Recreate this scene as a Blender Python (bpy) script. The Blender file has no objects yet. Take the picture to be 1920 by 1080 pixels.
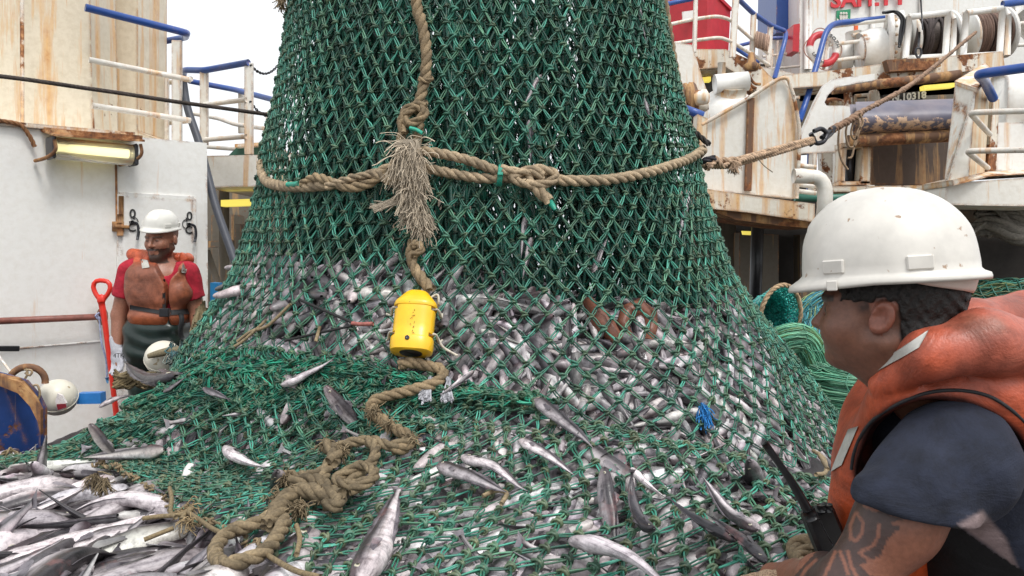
import bpy, math, random, os
import numpy as np
from mathutils import Vector, Matrix
from mathutils.bvhtree import BVHTree
SC = bpy.context.scene
COL = SC.collection
rng = np.random.default_rng(7)
random.seed(7)
SKIP = set((os.environ.get('SKIP_PARTS') or '').split(','))
# ---------------------------------------------------------------- camera
F, CX, HY, CZ = 1493.33, 960.0, 470.0, 1.5      # focal length in px of a 1920 px wide frame, centre, eye line, eye height
cam_d = bpy.data.cameras.new('camera'); cam = bpy.data.objects.new('camera', cam_d); COL.objects.link(cam)
cam.location = (0, 0, CZ); cam.rotation_euler = (math.radians(90), 0, 0)
cam_d.lens = 28; cam_d.sensor_width = 36; cam_d.shift_y = -(540 - HY) / 1920
cam_d.clip_start = 0.05; cam_d.clip_end = 6000
SC.camera = cam
# ---------------------------------------------------------------- sky, sun, exposure
SUN_EL, SUN_AZ = math.radians(58), math.radians(150)
w = bpy.data.worlds.new('World'); SC.world = w; w.use_nodes = True
nt = w.node_tree; nt.nodes.clear()
sky = nt.nodes.new('ShaderNodeTexSky'); sky.sky_type = 'NISHITA'; sky.sun_disc = False
sky.sun_elevation = SUN_EL; sky.sun_rotation = SUN_AZ; sky.air_density = 1.5; sky.dust_density = 6.0
hs = nt.nodes.new('ShaderNodeHueSaturation'); hs.inputs['Saturation'].default_value = 0.12
mxw = nt.nodes.new('ShaderNodeMix'); mxw.data_type = 'RGBA'; mxw.inputs[0].default_value = 0.62
mxw.inputs[7].default_value = (9.6, 9.9, 10.3, 1)     # even cloud cover in front of the blue
bg = nt.nodes.new('ShaderNodeBackground'); bg.inputs['Strength'].default_value = 0.115
wo = nt.nodes.new('ShaderNodeOutputWorld')
nt.links.new(sky.outputs[0], hs.inputs['Color']); nt.links.new(hs.outputs[0], mxw.inputs[6])
nt.links.new(mxw.outputs[2], bg.inputs[0]); nt.links.new(bg.outputs[0], wo.inputs[0])
sd = bpy.data.lights.new('sun', 'SUN'); sd.energy = 1.3; sd.angle = math.radians(14); sd.color = (1.0, 0.97, 0.93)
so = bpy.data.objects.new('sun', sd); COL.objects.link(so)
_d = Vector((math.sin(SUN_AZ) * math.cos(SUN_EL), math.cos(SUN_AZ) * math.cos(SUN_EL), math.sin(SUN_EL)))
so.rotation_euler = _d.to_track_quat('Z', 'Y').to_euler(); so.location = _d * 30
SC.view_settings.view_transform = 'Standard'; SC.view_settings.look = 'None'
SC.view_settings.exposure = 0.42; SC.view_settings.gamma = 1.0
try: SC.view_settings.use_curve_mapping = False
except Exception: pass
SC.cycles.max_bounces = 5; SC.cycles.diffuse_bounces = 3; SC.cycles.glossy_bounces = 3
SC.cycles.use_denoising = True
SC.cycles.sample_clamp_indirect = 4.0
# ---------------------------------------------------------------- helpers
def P(px, py, Y): return np.array([(px - CX) / F * Y, Y, CZ - (py - HY) / F * Y])
def A(*a): return np.array(a, dtype=float)
def nrm(v): v = np.asarray(v, float); return v / np.maximum(np.linalg.norm(v, axis=-1, keepdims=True), 1e-9)
def tag(o, label, cat, group=None, kind=None):
    if label: o['label'] = label
    if cat: o['category'] = cat
    if group: o['group'] = group
    if kind: o['kind'] = kind
    return o
ORG = {}
def empty(name, loc, label=None, cat=None, group=None):
    o = bpy.data.objects.new(name, None); COL.objects.link(o); o.location = tuple(loc); o.empty_display_size = 0.1
    ORG[o.name] = np.array(loc, float)
    return tag(o, label, cat, group)
class MB:
    def __init__(s): s.v = []; s.f4 = []; s.f3 = []; s.fn = []; s.c = []; s.n = 0; s.anyc = False
    def add(s, v, q=None, t=None, ng=None, c=None):
        v = np.asarray(v, float).reshape(-1, 3)
        if q is not None and len(q): s.f4.append(np.asarray(q, int).reshape(-1, 4) + s.n)
        if t is not None and len(t): s.f3.append(np.asarray(t, int).reshape(-1, 3) + s.n)
        if ng is not None: s.fn += [[int(i) + s.n for i in f] for f in ng]
        if c is None: cc = np.ones((len(v), 3)) * 0.5
        else:
            s.anyc = True; cc = np.broadcast_to(np.asarray(c, float), (len(v), 3)).copy()
        s.v.append(v); s.c.append(cc); s.n += len(v); return s
    def data(s):
        v = np.concatenate(s.v) if s.v else np.zeros((0, 3))
        return v, np.concatenate(s.c)
    def build(s, name, mat, parent=None, smooth=True, origin=None, local=False, auto=None):
        v, c = s.data()
        if parent is not None and not local:
            p = parent; off = np.zeros(3)
            while p is not None:
                off = off + ORG.get(p.name, np.zeros(3)); p = p.parent
            v = v - off
        org = None
        if parent is None and not local:
            if origin is None: origin = A((v[:, 0].min() + v[:, 0].max()) / 2, (v[:, 1].min() + v[:, 1].max()) / 2, v[:, 2].min())
            org = np.array(origin, float); v = v - org
        me = bpy.data.meshes.new(name)
        q = np.concatenate(s.f4) if s.f4 else np.zeros((0, 4), int)
        t = np.concatenate(s.f3) if s.f3 else np.zeros((0, 3), int)
        li = [q.ravel(), t.ravel()] + [np.array(f) for f in s.fn]
        ln = np.concatenate([np.full(len(q), 4), np.full(len(t), 3), np.array([len(f) for f in s.fn], int)]).astype(np.int32)
        loops = np.concatenate(li).astype(np.int32)
        st = np.concatenate([[0], np.cumsum(ln)[:-1]]).astype(np.int32)
        me.vertices.add(len(v)); me.vertices.foreach_set('co', v.astype(np.float32).ravel())
        me.loops.add(len(loops)); me.loops.foreach_set('vertex_index', loops)
        me.polygons.add(len(ln)); me.polygons.foreach_set('loop_start', st); me.polygons.foreach_set('loop_total', ln)
        me.update(calc_edges=True)
        me.validate()
        if s.anyc and len(me.vertices) == len(c):
            at = me.color_attributes.new('Col', 'FLOAT_COLOR', 'POINT')
            at.data.foreach_set('color', np.concatenate([c, np.ones((len(c), 1))], 1).astype(np.float32).ravel())
        me.polygons.foreach_set('use_smooth', np.full(len(me.polygons), bool(smooth)))
        if mat is not None: me.materials.append(mat)
        o = bpy.data.objects.new(name, me); COL.objects.link(o)
        if parent is not None: o.parent = parent; ORG[o.name] = np.zeros(3)
        elif org is not None: o.location = tuple(org); ORG[o.name] = org
        if auto:
            try: me.set_sharp_from_angle(angle=math.radians(auto))
            except Exception: pass
        return o
def grid_q(nu, nv, wu=False, wv=False):
    i = np.arange(nu if wu else nu - 1); j = np.arange(nv if wv else nv - 1)
    I, J = np.meshgrid(i, j, indexing='ij'); I2 = (I + 1) % nu; J2 = (J + 1) % nv
    return np.stack([I * nv + J, I2 * nv + J, I2 * nv + J2, I * nv + J2], -1).reshape(-1, 4)
def box(mb, lo, hi, c=None, M=None, bev=0.0):
    lo = np.array(lo, float); hi = np.array(hi, float)
    if bev > 0:
        vs = []; b = min(bev, (hi - lo).min() * .45)
        for sx in (0, 1):
            for sy in (0, 1):
                for sz in (0, 1):
                    s3 = np.array([sx, sy, sz]); cor = np.where(s3, hi, lo); d = np.where(s3, -1, 1) * b
                    for k in range(3):
                        o = cor + d; o[k] = cor[k]; vs.append(o)
        bm_v = np.array(vs)
        import bmesh
        bm = bmesh.new(); [bm.verts.new(x) for x in bm_v]; r = bmesh.ops.convex_hull(bm, input=bm.verts)
        bm.verts.index_update(); v = np.array([x.co[:] for x in bm.verts]); f = [[x.index for x in q.verts] for q in bm.faces]; bm.free()
    else:
        v = np.array([[x, y, z] for x in (lo[0], hi[0]) for y in (lo[1], hi[1]) for z in (lo[2], hi[2])])
        f = [[0, 1, 3, 2], [4, 6, 7, 5], [0, 4, 5, 1], [2, 3, 7, 6], [0, 2, 6, 4], [1, 5, 7, 3]]
    if M is not None: v = v @ np.array(M)[:3, :3].T + np.array(M)[:3, 3]
    return mb.add(v, ng=f, c=c)
def beam(mb, a, b, w, h, up=(0, 0, 1), c=None, bev=0.003):
    a = np.array(a, float); b = np.array(b, float); L = np.linalg.norm(b - a); x = nrm(b - a)
    y = nrm(np.cross(up, x)); z = np.cross(x, y); M = np.eye(4); M[:3, 0] = x; M[:3, 1] = y; M[:3, 2] = z; M[:3, 3] = a
    return box(mb, (0, -w / 2, -h / 2), (L, w / 2, h / 2), c, M, bev)
def smoothpath(pts, step):
    pts = np.array(pts, float); n = len(pts)
    if n == 2:
        k = max(2, int(np.linalg.norm(pts[1] - pts[0]) / step) + 1); t = np.linspace(0, 1, k)[:, None]
        return pts[0] * (1 - t) + pts[1] * t
    Pp = np.concatenate([[2 * pts[0] - pts[1]], pts, [2 * pts[-1] - pts[-2]]]); out = []
    for i in range(1, n):
        p0, p1, p2, p3 = Pp[i - 1], Pp[i], Pp[i + 1], Pp[i + 2]
        k = max(3, int(np.linalg.norm(p2 - p1) / step * 2)); t = np.linspace(0, 1, k, endpoint=False)[:, None]
        out.append(.5 * (2 * p1 + (p2 - p0) * t + (2 * p0 - 5 * p1 + 4 * p2 - p3) * t ** 2 + (3 * p1 - p0 - 3 * p2 + p3) * t ** 3))
    o = np.concatenate(out + [pts[-1:]]); d = np.r_[0, np.cumsum(np.linalg.norm(np.diff(o, axis=0), axis=1))]
    k = max(2, int(d[-1] / step) + 1); s = np.linspace(0, d[-1], k)
    return np.stack([np.interp(s, d, o[:, i]) for i in range(3)], 1)
def frames(p):
    T = nrm(np.gradient(p, axis=0)); U = np.zeros_like(T)
    a = A(0, 0, 1) if abs(T[0][2]) < .9 else A(0, 1, 0); u = nrm(a - T[0] * (a @ T[0]))
    for i in range(len(T)):
        u = u - T[i] * (u @ T[i]); u = u / max(np.linalg.norm(u), 1e-9); U[i] = u
    return T, U, np.cross(T, U)
def tube(mb, pts, r, sides=10, step=None, c=None, caps=True, raw=False):
    p = np.array(pts, float) if raw else smoothpath(pts, step or max(np.max(r) * 1.5, .004))
    if not raw and len(pts) == 2 and step is None: p = np.array(pts, float)
    r = np.asarray(r, float)
    if r.ndim and len(r) != len(p): r = np.interp(np.linspace(0, 1, len(p)), np.linspace(0, 1, len(r)), r)
    r = np.broadcast_to(r, (len(p),)); T, U, V = frames(p); a = np.arange(sides) / sides * 2 * np.pi
    v = p[:, None] + r[:, None, None] * (np.cos(a)[None, :, None] * U[:, None] + np.sin(a)[None, :, None] * V[:, None])
    n = len(p); ng = [list(range(sides))[::-1], [(n - 1) * sides + k for k in range(sides)]] if caps else None
    cc = None
    if c is not None:
        cc = np.asarray(c, float); cc = np.repeat(cc, sides, 0) if cc.ndim == 2 else cc
    return mb.add(v, q=grid_q(n, sides, False, True), ng=ng, c=cc)
def corner(pts, r=.05):      # rounds the corners of a polyline
    pts = [np.array(p, float) for p in pts]; out = [pts[0]]
    for i in range(1, len(pts) - 1):
        a, b, c = pts[i - 1], pts[i], pts[i + 1]; d1 = min(r, np.linalg.norm(a - b) * .45); d2 = min(r, np.linalg.norm(c - b) * .45)
        p, q = b + nrm(a - b) * d1, b + nrm(c - b) * d2
        for t in np.linspace(0, 1, 6): out.append(p * (1 - t) ** 2 + 2 * b * t * (1 - t) + q * t * t)
    out.append(pts[-1]); return np.array(out)
def pipe(mb, pts, r, sides=12, bend=.06, c=None): return tube(mb, corner(pts, bend), r, sides, raw=True, c=c)
def tubes(mb, Pts, R, sides, up, col=None):     # batch: Pts (B,K,3), up (B,3)
    Pts = np.asarray(Pts, float); B, K, _ = Pts.shape; T = nrm(np.gradient(Pts, axis=1)); up = np.asarray(up, float)[:, None, :]
    U = nrm(up - (up * T).sum(-1, keepdims=True) * T); V = np.cross(T, U); a = np.arange(sides) / sides * 2 * np.pi
    R = np.broadcast_to(np.asarray(R, float), (B, K))
    v = Pts[:, :, None] + R[:, :, None, None] * (np.cos(a)[:, None] * U[:, :, None] + np.sin(a)[:, None] * V[:, :, None])
    q = grid_q(K, sides, False, True); Q = (q[None] + (np.arange(B) * K * sides)[:, None, None]).reshape(-1, 4)
    c = None
    if col is not None: c = np.broadcast_to(np.asarray(col, float), (B, K, 3)); c = np.repeat(c[:, :, None], sides, 2).reshape(-1, 3)
    return mb.add(v.reshape(-1, 3), q=Q, c=c)
def stamp(mb, tv, tq, pos, X, Y, Z, col=None):   # copies a template mesh with frames
    v = pos[:, None] + tv[None, :, 0:1] * X[:, None] + tv[None, :, 1:2] * Y[:, None] + tv[None, :, 2:3] * Z[:, None]
    Q = (tq[None] + (np.arange(len(pos)) * len(tv))[:, None, None]).reshape(-1, 4); c = None
    if col is not None: c = np.broadcast_to(np.asarray(col, float), (len(pos), len(tv), 3)).reshape(-1, 3)
    return mb.add(v.reshape(-1, 3), q=Q, c=c)
def rope(mb, pts, r, col, strands=3, pitch=None, fray=0.0, step=None, sides=8, var=.25):
    p = smoothpath(pts, step or r * .55); T, U, V = frames(p); d = np.r_[0, np.cumsum(np.linalg.norm(np.diff(p, axis=0), axis=1))]
    pitch = pitch or r * 7.5; col = np.array(col); R = np.ones(len(p))
    if fray: R = 1 + fray * np.interp(d, np.arange(0, d[-1] + .1, .03), rng.normal(0, 1, len(np.arange(0, d[-1] + .1, .03))))
    for k in range(strands):
        a = d / pitch * 2 * np.pi + k * 2 * np.pi / strands
        q = p + (r * .5 * R)[:, None] * (np.cos(a)[:, None] * U + np.sin(a)[:, None] * V)
        nz = np.interp(d, np.linspace(0, d[-1] + .01, max(3, int(d[-1] / .02))), rng.normal(0, var, max(3, int(d[-1] / .02))))
        tube(mb, q, r * .56 * R, sides, raw=True, c=col * (1 + np.clip(nz, -.5, .5))[:, None])
    return mb
def lathe(mb, prof, c0, axis=(0, 0, 1), n=32, c=None):
    ax = nrm(axis); u = nrm(np.cross(ax, A(0, 1, 0) if abs(ax[1]) < .9 else A(1, 0, 0))); v2 = np.cross(ax, u); prof = np.array(prof, float)
    a = np.arange(n) / n * 2 * np.pi
    v = np.array(c0, float) + prof[:, None, 1:2] * ax + prof[:, None, 0:1] * (np.cos(a)[:, None] * u + np.sin(a)[:, None] * v2)
    ng = []; m = len(prof)
    if prof[0, 0] > 1e-6: ng.append(list(range(n))[::-1])
    if prof[-1, 0] > 1e-6: ng.append([(m - 1) * n + k for k in range(n)])
    return mb.add(v, q=grid_q(m, n, False, True), ng=ng, c=c)
def prism(mb, poly, off, c=None):   # poly: k points 3d; off: extrusion vector
    p = np.array(poly, float); k = len(p); v = np.concatenate([p, p + np.array(off, float)])
    return mb.add(v, ng=[list(range(k)), [2 * k - 1 - i for i in range(k)]] + [[(i + 1) % k, i, i + k, (i + 1) % k + k] for i in range(k)], c=c)
def plate(mb, px, Y, th, c=None):   # outline in photo px at depth Y (or (px,py,Y) triples), real thickness th going back
    pts = [P(a[0], a[1], a[2] if len(a) > 2 else Y) for a in px]
    return prism(mb, pts, (0, th, 0), c)
def ell(mb, c0, r, nu=16, nv=24, M=None, c=None):
    u = np.linspace(0, np.pi, nu); a = np.arange(nv) / nv * 2 * np.pi
    v = np.stack([np.sin(u)[:, None] * np.cos(a), np.sin(u)[:, None] * np.sin(a), np.cos(u)[:, None] * np.ones(nv)], -1) * np.array(r, float)
    if M is not None: v = v @ np.array(M).T
    return mb.add(v.reshape(-1, 3) + np.array(c0, float), q=grid_q(nu, nv, False, True), c=c)
def ctree(o, parent=None):
    c = o.copy(); COL.objects.link(c); c.parent = parent
    for ch in o.children: ctree(ch, c)
    return c
def text_mb(mb, s, origin, xdir, zdir, size, depth=.002, c=None, font_w=None):
    cu = bpy.data.curves.new('lettering', 'FONT'); cu.body = s; cu.size = size; cu.extrude = depth; cu.resolution_u = 3
    if font_w: cu.offset = font_w
    o = bpy.data.objects.new('lettering', cu); COL.objects.link(o)
    dg = bpy.context.evaluated_depsgraph_get(); me = bpy.data.meshes.new_from_object(o.evaluated_get(dg))
    v = np.array([x.co[:] for x in me.vertices]); f = [list(p.vertices) for p in me.polygons]
    bpy.data.objects.remove(o); bpy.data.curves.remove(cu); bpy.data.meshes.remove(me)
    if not len(v): return mb
    x, z = nrm(xdir), nrm(zdir); y = np.cross(x, z)
    return mb.add(np.array(origin, float) + v[:, 0:1] * x + v[:, 1:2] * z + v[:, 2:3] * y, ng=f, c=c)
# smooth pseudo noise for shaping (sum of rotated sines)
_nr = np.random.default_rng(3); _ND = nrm(_nr.normal(size=(24, 3))); _NP = _nr.uniform(0, 6.28, 24)
def sn(p, fr=1.0, oct=3, seed=0):
    p = np.asarray(p, float); o = 0; a = 1.0; tot = 0
    for k in range(oct):
        s = 0
        for j in range(4):
            i = (k * 4 + j + seed * 5) % 24; s = s + np.sin((p @ _ND[i]) * fr * (2 ** k) * (1 + .23 * j) + _NP[i] + seed)
        o = o + a * s / 2.2; tot += a; a *= .55
    return o / tot
# ---------------------------------------------------------------- signed distance modelling (surface nets)
def smin(a, b, k):
    h = np.clip(.5 + .5 * (b - a) / k, 0, 1); return b * (1 - h) + a * h - k * h * (1 - h)
def smax(a, b, k): return -smin(-a, -b, k)
def s_ell(p, c, r, M=None):
    q = p - np.array(c, np.float32)
    if M is not None: q = q @ np.array(M, np.float32)      # columns of M are the ellipsoid's axes
    r = np.array(r, np.float32); k0 = np.linalg.norm(q / r, axis=-1); k1 = np.linalg.norm(q / (r * r), axis=-1)
    return k0 * (k0 - 1) / np.maximum(k1, 1e-6)
def s_cone(p, a, b, ra, rb):
    a = np.array(a, np.float32); b = np.array(b, np.float32); ba = b - a; pa = p - a
    t = np.clip((pa @ ba) / (ba @ ba), 0, 1); return np.linalg.norm(pa - t[..., None] * ba, axis=-1) - (ra + (rb - ra) * t)
def s_box(p, c, h, r, M=None):
    q = p - np.array(c, np.float32)
    if M is not None: q = q @ np.array(M, np.float32)
    d = np.abs(q) - (np.array(h, np.float32) - r); return np.linalg.norm(np.maximum(d, 0), axis=-1) + np.minimum(d.max(-1), 0) - r
def surfnet(f, lo, hi, h):
    lo = np.array(lo, float); hi = np.array(hi, float); n = np.ceil((hi - lo) / h).astype(int) + 1
    ax = [(lo[i] + h * np.arange(n[i])).astype(np.float32) for i in range(3)]
    V = np.empty(n, np.float32); ch = max(1, int(400000 / (n[1] * n[2])))
    for i in range(0, n[0], ch):
        g = np.stack(np.meshgrid(ax[0][i:i + ch], ax[1], ax[2], indexing='ij'), -1); V[i:i + ch] = f(g)
    V[0] = V[-1] = 1; V[:, 0] = V[:, -1] = 1; V[:, :, 0] = V[:, :, -1] = 1
    S = V < 0; m = n - 1
    acc = np.zeros(tuple(m) + (3,), np.float32); cnt = np.zeros(tuple(m), np.float32)
    for axn in range(3):
        o1, o2 = [i for i in range(3) if i != axn]
        for a in (0, 1):
            for b in (0, 1):
                s0 = [None] * 3; s1 = [None] * 3
                s0[axn] = slice(0, m[axn]); s1[axn] = slice(1, m[axn] + 1)
                s0[o1] = s1[o1] = slice(a, a + m[o1]); s0[o2] = s1[o2] = slice(b, b + m[o2])
                v0, v1 = V[tuple(s0)], V[tuple(s1)]; cr = (v0 < 0) != (v1 < 0)
                t = np.where(cr, v0 / np.where(cr, v0 - v1, 1), 0)
                acc[..., axn] += np.where(cr, t, 0); acc[..., o1] += np.where(cr, a, 0); acc[..., o2] += np.where(cr, b, 0); cnt += cr
    mask = cnt > 0; idx = np.full(tuple(m), -1); idx[mask] = np.arange(mask.sum())
    cell = np.argwhere(mask); verts = lo + h * (cell + acc[mask] / cnt[mask][:, None]); Q = []
    for axn in range(3):
        o1, o2 = (axn + 1) % 3, (axn + 2) % 3
        s0 = [slice(1, m[i]) for i in range(3)]; s1 = [slice(1, m[i]) for i in range(3)]; s0[axn] = slice(0, m[axn]); s1[axn] = slice(1, m[axn] + 1)
        a, b = S[tuple(s0)], S[tuple(s1)]; e = np.argwhere(a != b)
        if not len(e): continue
        flip = a[tuple(e.T)]
        off = np.array([1, 1, 1]); off[axn] = 0; e = e + off
        d1 = np.zeros(3, int); d1[o1] = 1; d2 = np.zeros(3, int); d2[o2] = 1
        g = lambda x: idx[tuple(x.T)]
        q = np.stack([g(e - d1 - d2), g(e - d2), g(e), g(e - d1)], 1); q[~flip] = q[~flip][:, ::-1]; Q.append(q)
    return verts, np.concatenate(Q)
def relax(v, q, it=2, lam=.5):
    for _ in range(it):
        s = np.zeros_like(v); c = np.zeros(len(v))
        for a, b in ((0, 1), (1, 2), (2, 3), (3, 0)):
            np.add.at(s, q[:, a], v[q[:, b]]); np.add.at(s, q[:, b], v[q[:, a]]); np.add.at(c, q[:, a], 1); np.add.at(c, q[:, b], 1)
        v = v + lam * (s / c[:, None] - v)
    return v
def topx(v): return CX + F * v[:, 0] / v[:, 1], HY - F * (v[:, 2] - CZ) / v[:, 1]
def poly_in(px, py, poly):
    poly = np.array(poly, float); ins = np.zeros(len(px), bool); j = len(poly) - 1
    for i in range(len(poly)):
        xi, yi = poly[i]; xj, yj = poly[j]
        ins ^= ((yi > py) != (yj > py)) & (px < (xj - xi) * (py - yi) / (yj - yi + 1e-12) + xi); j = i
    return ins
def seg_d(px, py, pl):
    d = np.full(len(px), 1e9)
    for (ax, ay), (bx, by) in zip(pl[:-1], pl[1:]):
        bax, bay = bx - ax, by - ay; t = np.clip(((px - ax) * bax + (py - ay) * bay) / (bax * bax + bay * bay + 1e-9), 0, 1)
        d = np.minimum(d, np.hypot(px - ax - t * bax, py - ay - t * bay))
    return d
def decal(mb, verts, quads, poly, n=14, off=.002, th=.002, c=None):
    """a thin patch sewn on a surface: quad given by 4 photo points (tl,tr,br,bl), laid on the mesh with its own thickness"""
    bv = BVHTree.FromPolygons([tuple(x) for x in verts], [tuple(int(i) for i in x) for x in quads])
    a, b, c_, d = [np.array(x, float) for x in poly]; m = max(3, int(n * .5)); o = Vector((0, 0, CZ)); out = []; last = None
    for i in range(n):
        for j in range(m):
            s, t = i / (n - 1), j / (m - 1); q = (a * (1 - s) + b * s) * (1 - t) + (d * (1 - s) + c_ * s) * t
            dr = Vector(P(q[0], q[1], 1.0)) - o; h = bv.ray_cast(o, dr.normalized())
            if h[0] is None: h = last
            if h is None: out.append(None); continue
            last = h; nn = h[1] if h[1].dot(dr) < 0 else -h[1]; out.append(np.array(h[0] + nn * off))
    ok_ = next(x for x in out if x is not None); out = [ok_ if x is None else x for x in out]
    v = np.array(out); back = v + nrm(v - A(0, 0, CZ)) * th; N = n * m; q = grid_q(n, m)
    sd = [[i * m, (i + 1) * m, N + (i + 1) * m, N + i * m] for i in range(n - 1)] + [[i * m + m - 1, N + i * m + m - 1, N + (i + 1) * m + m - 1, (i + 1) * m + m - 1] for i in range(n - 1)]
    sd += [[j, N + j, N + j + 1, j + 1] for j in range(m - 1)] + [[(n - 1) * m + j, (n - 1) * m + j + 1, N + (n - 1) * m + j + 1, N + (n - 1) * m + j] for j in range(m - 1)]
    return mb.add(np.concatenate([v, back]), q=np.concatenate([q, q[:, ::-1] + N, sd]), c=c)
# ---------------------------------------------------------------- materials
MATS = {}
def _new(name):
    m = bpy.data.materials.new(name); m.use_nodes = True; n = m.node_tree; b = n.nodes['Principled BSDF']; return m, n, b
def _noise(n, vec, scale, det=4, rough=.6):
    t = n.nodes.new('ShaderNodeTexNoise'); t.inputs['Scale'].default_value = scale; t.inputs['Detail'].default_value = det; t.inputs['Roughness'].default_value = rough
    n.links.new(vec, t.inputs['Vector']); return t.outputs['Fac']
def _ramp(n, fac, stops):
    r = n.nodes.new('ShaderNodeValToRGB'); e = r.color_ramp.elements
    while len(e) < len(stops): e.new(.5)
    for k, (p, c) in enumerate(stops): e[k].position = p; e[k].color = (*c, 1) if len(c) == 3 else c
    n.links.new(fac, r.inputs[0]); return r.outputs[0]
def _mix(n, fac, a, b, mode='MIX'):
    m = n.nodes.new('ShaderNodeMix'); m.data_type = 'RGBA'; m.blend_type = mode
    for s, x in ((m.inputs[0], fac), (m.inputs[6], a), (m.inputs[7], b)):
        if isinstance(x, (int, float)): s.default_value = x
        elif isinstance(x, tuple): s.default_value = (*x, 1)
        else: n.links.new(x, s)
    return m.outputs[2]
def _map(n, sc, loc=(0, 0, 0), obj=False):
    g = n.nodes.new('ShaderNodeNewGeometry') if not obj else n.nodes.new('ShaderNodeTexCoord')
    mp = n.nodes.new('ShaderNodeMapping'); mp.inputs['Scale'].default_value = sc; mp.inputs['Location'].default_value = loc
    n.links.new(g.outputs['Position' if not obj else 'Object'], mp.inputs['Vector']); return mp.outputs[0]
def _bump(n, b, h, s=.3, d=.002):
    bu = n.nodes.new('ShaderNodeBump'); bu.inputs['Strength'].default_value = s; bu.inputs['Distance'].default_value = d
    n.links.new(h, bu.inputs['Height']); n.links.new(bu.outputs[0], b.inputs['Normal'])
W0 = (0, 0, 0); W1 = (1, 1, 1)
def paint(name, base, rust=.5, streak=1.0, seed=0.0, rough=.42, dirt=.5, flake=.5, edge=.03):
    """old ship's paint: grime, orange run-off streaks and flaked rusty patches"""
    m, n, b = _new(name); loc = (seed * 3.1, seed * 1.7, seed * 2.3)
    f1 = _noise(n, _map(n, (3.4, 3.4, .26), loc), 3.0, 6, .66)      # run-off, long in z
    f2 = _noise(n, _map(n, (1, 1, 1), loc), 3.2, 8, .66)
    f3 = _noise(n, _map(n, (1, 1, 1), loc), 26, 5, .6)
    f4 = _noise(n, _map(n, (1, 1, .6), loc), 1.1, 3, .5)
    dr = _ramp(n, f4, [(.35, tuple(x * (1 - .16 * dirt) for x in base)), (.62, base)])
    dr = _mix(n, _ramp(n, f3, [(.42, W0), (.72, (.35 * dirt,) * 3)]), dr, (base[0] * .62, base[1] * .56, base[2] * .46))
    t = .665 - .20 * rust
    st = _ramp(n, f1, [(t, W0), (t + .05, (.5 * streak,) * 3), (t + .16, (.92 * streak,) * 3)])
    c1 = _mix(n, st, dr, _ramp(n, f3, [(.3, (.55, .25, .07)), (.6, (.70, .42, .17))]))
    t2 = .75 - .24 * rust * flake * 2
    pt = _ramp(n, f2, [(t2, W0), (t2 + .03, W1)])
    c2 = _mix(n, pt, c1, _ramp(n, f3, [(.3, (.07, .028, .014)), (.5, (.20, .075, .028)), (.7, (.38, .17, .07))]))
    if edge:       # paint worn to rust along the edges of the plates
        bv = n.nodes.new('ShaderNodeBevel'); bv.samples = 3; bv.inputs['Radius'].default_value = edge; ge = n.nodes.new('ShaderNodeNewGeometry'); dp = n.nodes.new('ShaderNodeVectorMath'); dp.operation = 'DOT_PRODUCT'
        n.links.new(bv.outputs[0], dp.inputs[0]); n.links.new(ge.outputs['Normal'], dp.inputs[1]); e1 = _ramp(n, dp.outputs['Value'], [(.80, (1, 1, 1)), (.985, W0)])
        f5 = _noise(n, _map(n, (1, 1, 1), loc), 7, 6, .7); em = _mix(n, 1.0, e1, _ramp(n, f5, [(.50 - .16 * rust, W0), (.60 - .12 * rust, W1)]), 'MULTIPLY'); c2 = _mix(n, em, c2, _ramp(n, f3, [(.35, (.10, .04, .02)), (.55, (.36, .15, .05)), (.7, (.62, .36, .16))]))
    n.links.new(c2, b.inputs['Base Color'])
    rr = _ramp(n, pt, [(0, (rough,) * 3), (1, (.85,) * 3)]); n.links.new(rr, b.inputs['Roughness'])
    hh = _mix(n, .35, f3, f2); hh = _mix(n, pt, hh, (0, 0, 0)); _bump(n, b, hh, .5, .006); return m
def plain(name, base, rough=.5, metal=0.0, var=.12, scale=20, bump=.2, coat=0.0, spec=.5, attr=False, dist=.002, dots=None):
    m, n, b = _new(name); v = _map(n, (1, 1, 1)); f = _noise(n, v, scale, 5)
    if attr:
        a = n.nodes.new('ShaderNodeVertexColor'); a.layer_name = 'Col'; src = a.outputs[0]
    else: src = base
    c = _mix(n, 1.0, src, _ramp(n, f, [(.3, (1 - var,) * 3), (.7, (1 + var,) * 3)]), 'MULTIPLY')
    if dots:
        f2 = _noise(n, v, dots[0], 4, .5); c = _mix(n, _ramp(n, f2, [(dots[1], W0), (dots[1] + .03, W1)]), c, dots[2])
    n.links.new(c, b.inputs['Base Color']); b.inputs['Roughness'].default_value = rough; b.inputs['Metallic'].default_value = metal
    b.inputs['Specular IOR Level'].default_value = spec
    if coat: b.inputs['Coat Weight'].default_value = coat; b.inputs['Coat Roughness'].default_value = .15
    if bump: _bump(n, b, f, bump, dist)
    return m
def emit(name, col, s):
    m, n, b = _new(name); b.inputs['Base Color'].default_value = (*col, 1); b.inputs['Emission Color'].default_value = (*col, 1); b.inputs['Emission Strength'].default_value = s; return m
M = {}
M['wall'] = paint('white_wall_paint', (.86, .85, .815), .16, .55, 1.2, .38, .5, .1)
M['cream'] = paint('cream_paint', (.83, .80, .73), .62, 1.0, 2.7, .4, .8, .35)
M['cream_rust'] = paint('rusty_cream_paint', (.80, .75, .65), .9, 1.0, 4.1, .45, 1.0, .5)
M['tower'] = paint('streaked_tower_paint', (.74, .65, .50), .95, 1.0, 6.3, .45, 1.0, .2)
M['white'] = paint('white_paint', (.85, .84, .80), .42, .8, 8.8, .4, .6, .25)
M['blue'] = paint('blue_paint', (.025, .085, .33), .12, .2, 3.3, .3, .4, .15)
M['blue_rust'] = paint('rusty_blue_paint', (.015, .055, .22), .62, .8, 5.2, .5, 1, .55)
M['rust'] = paint('rusted_steel', (.16, .085, .05), .9, .7, 7.7, .75, 1, .5)
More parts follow.
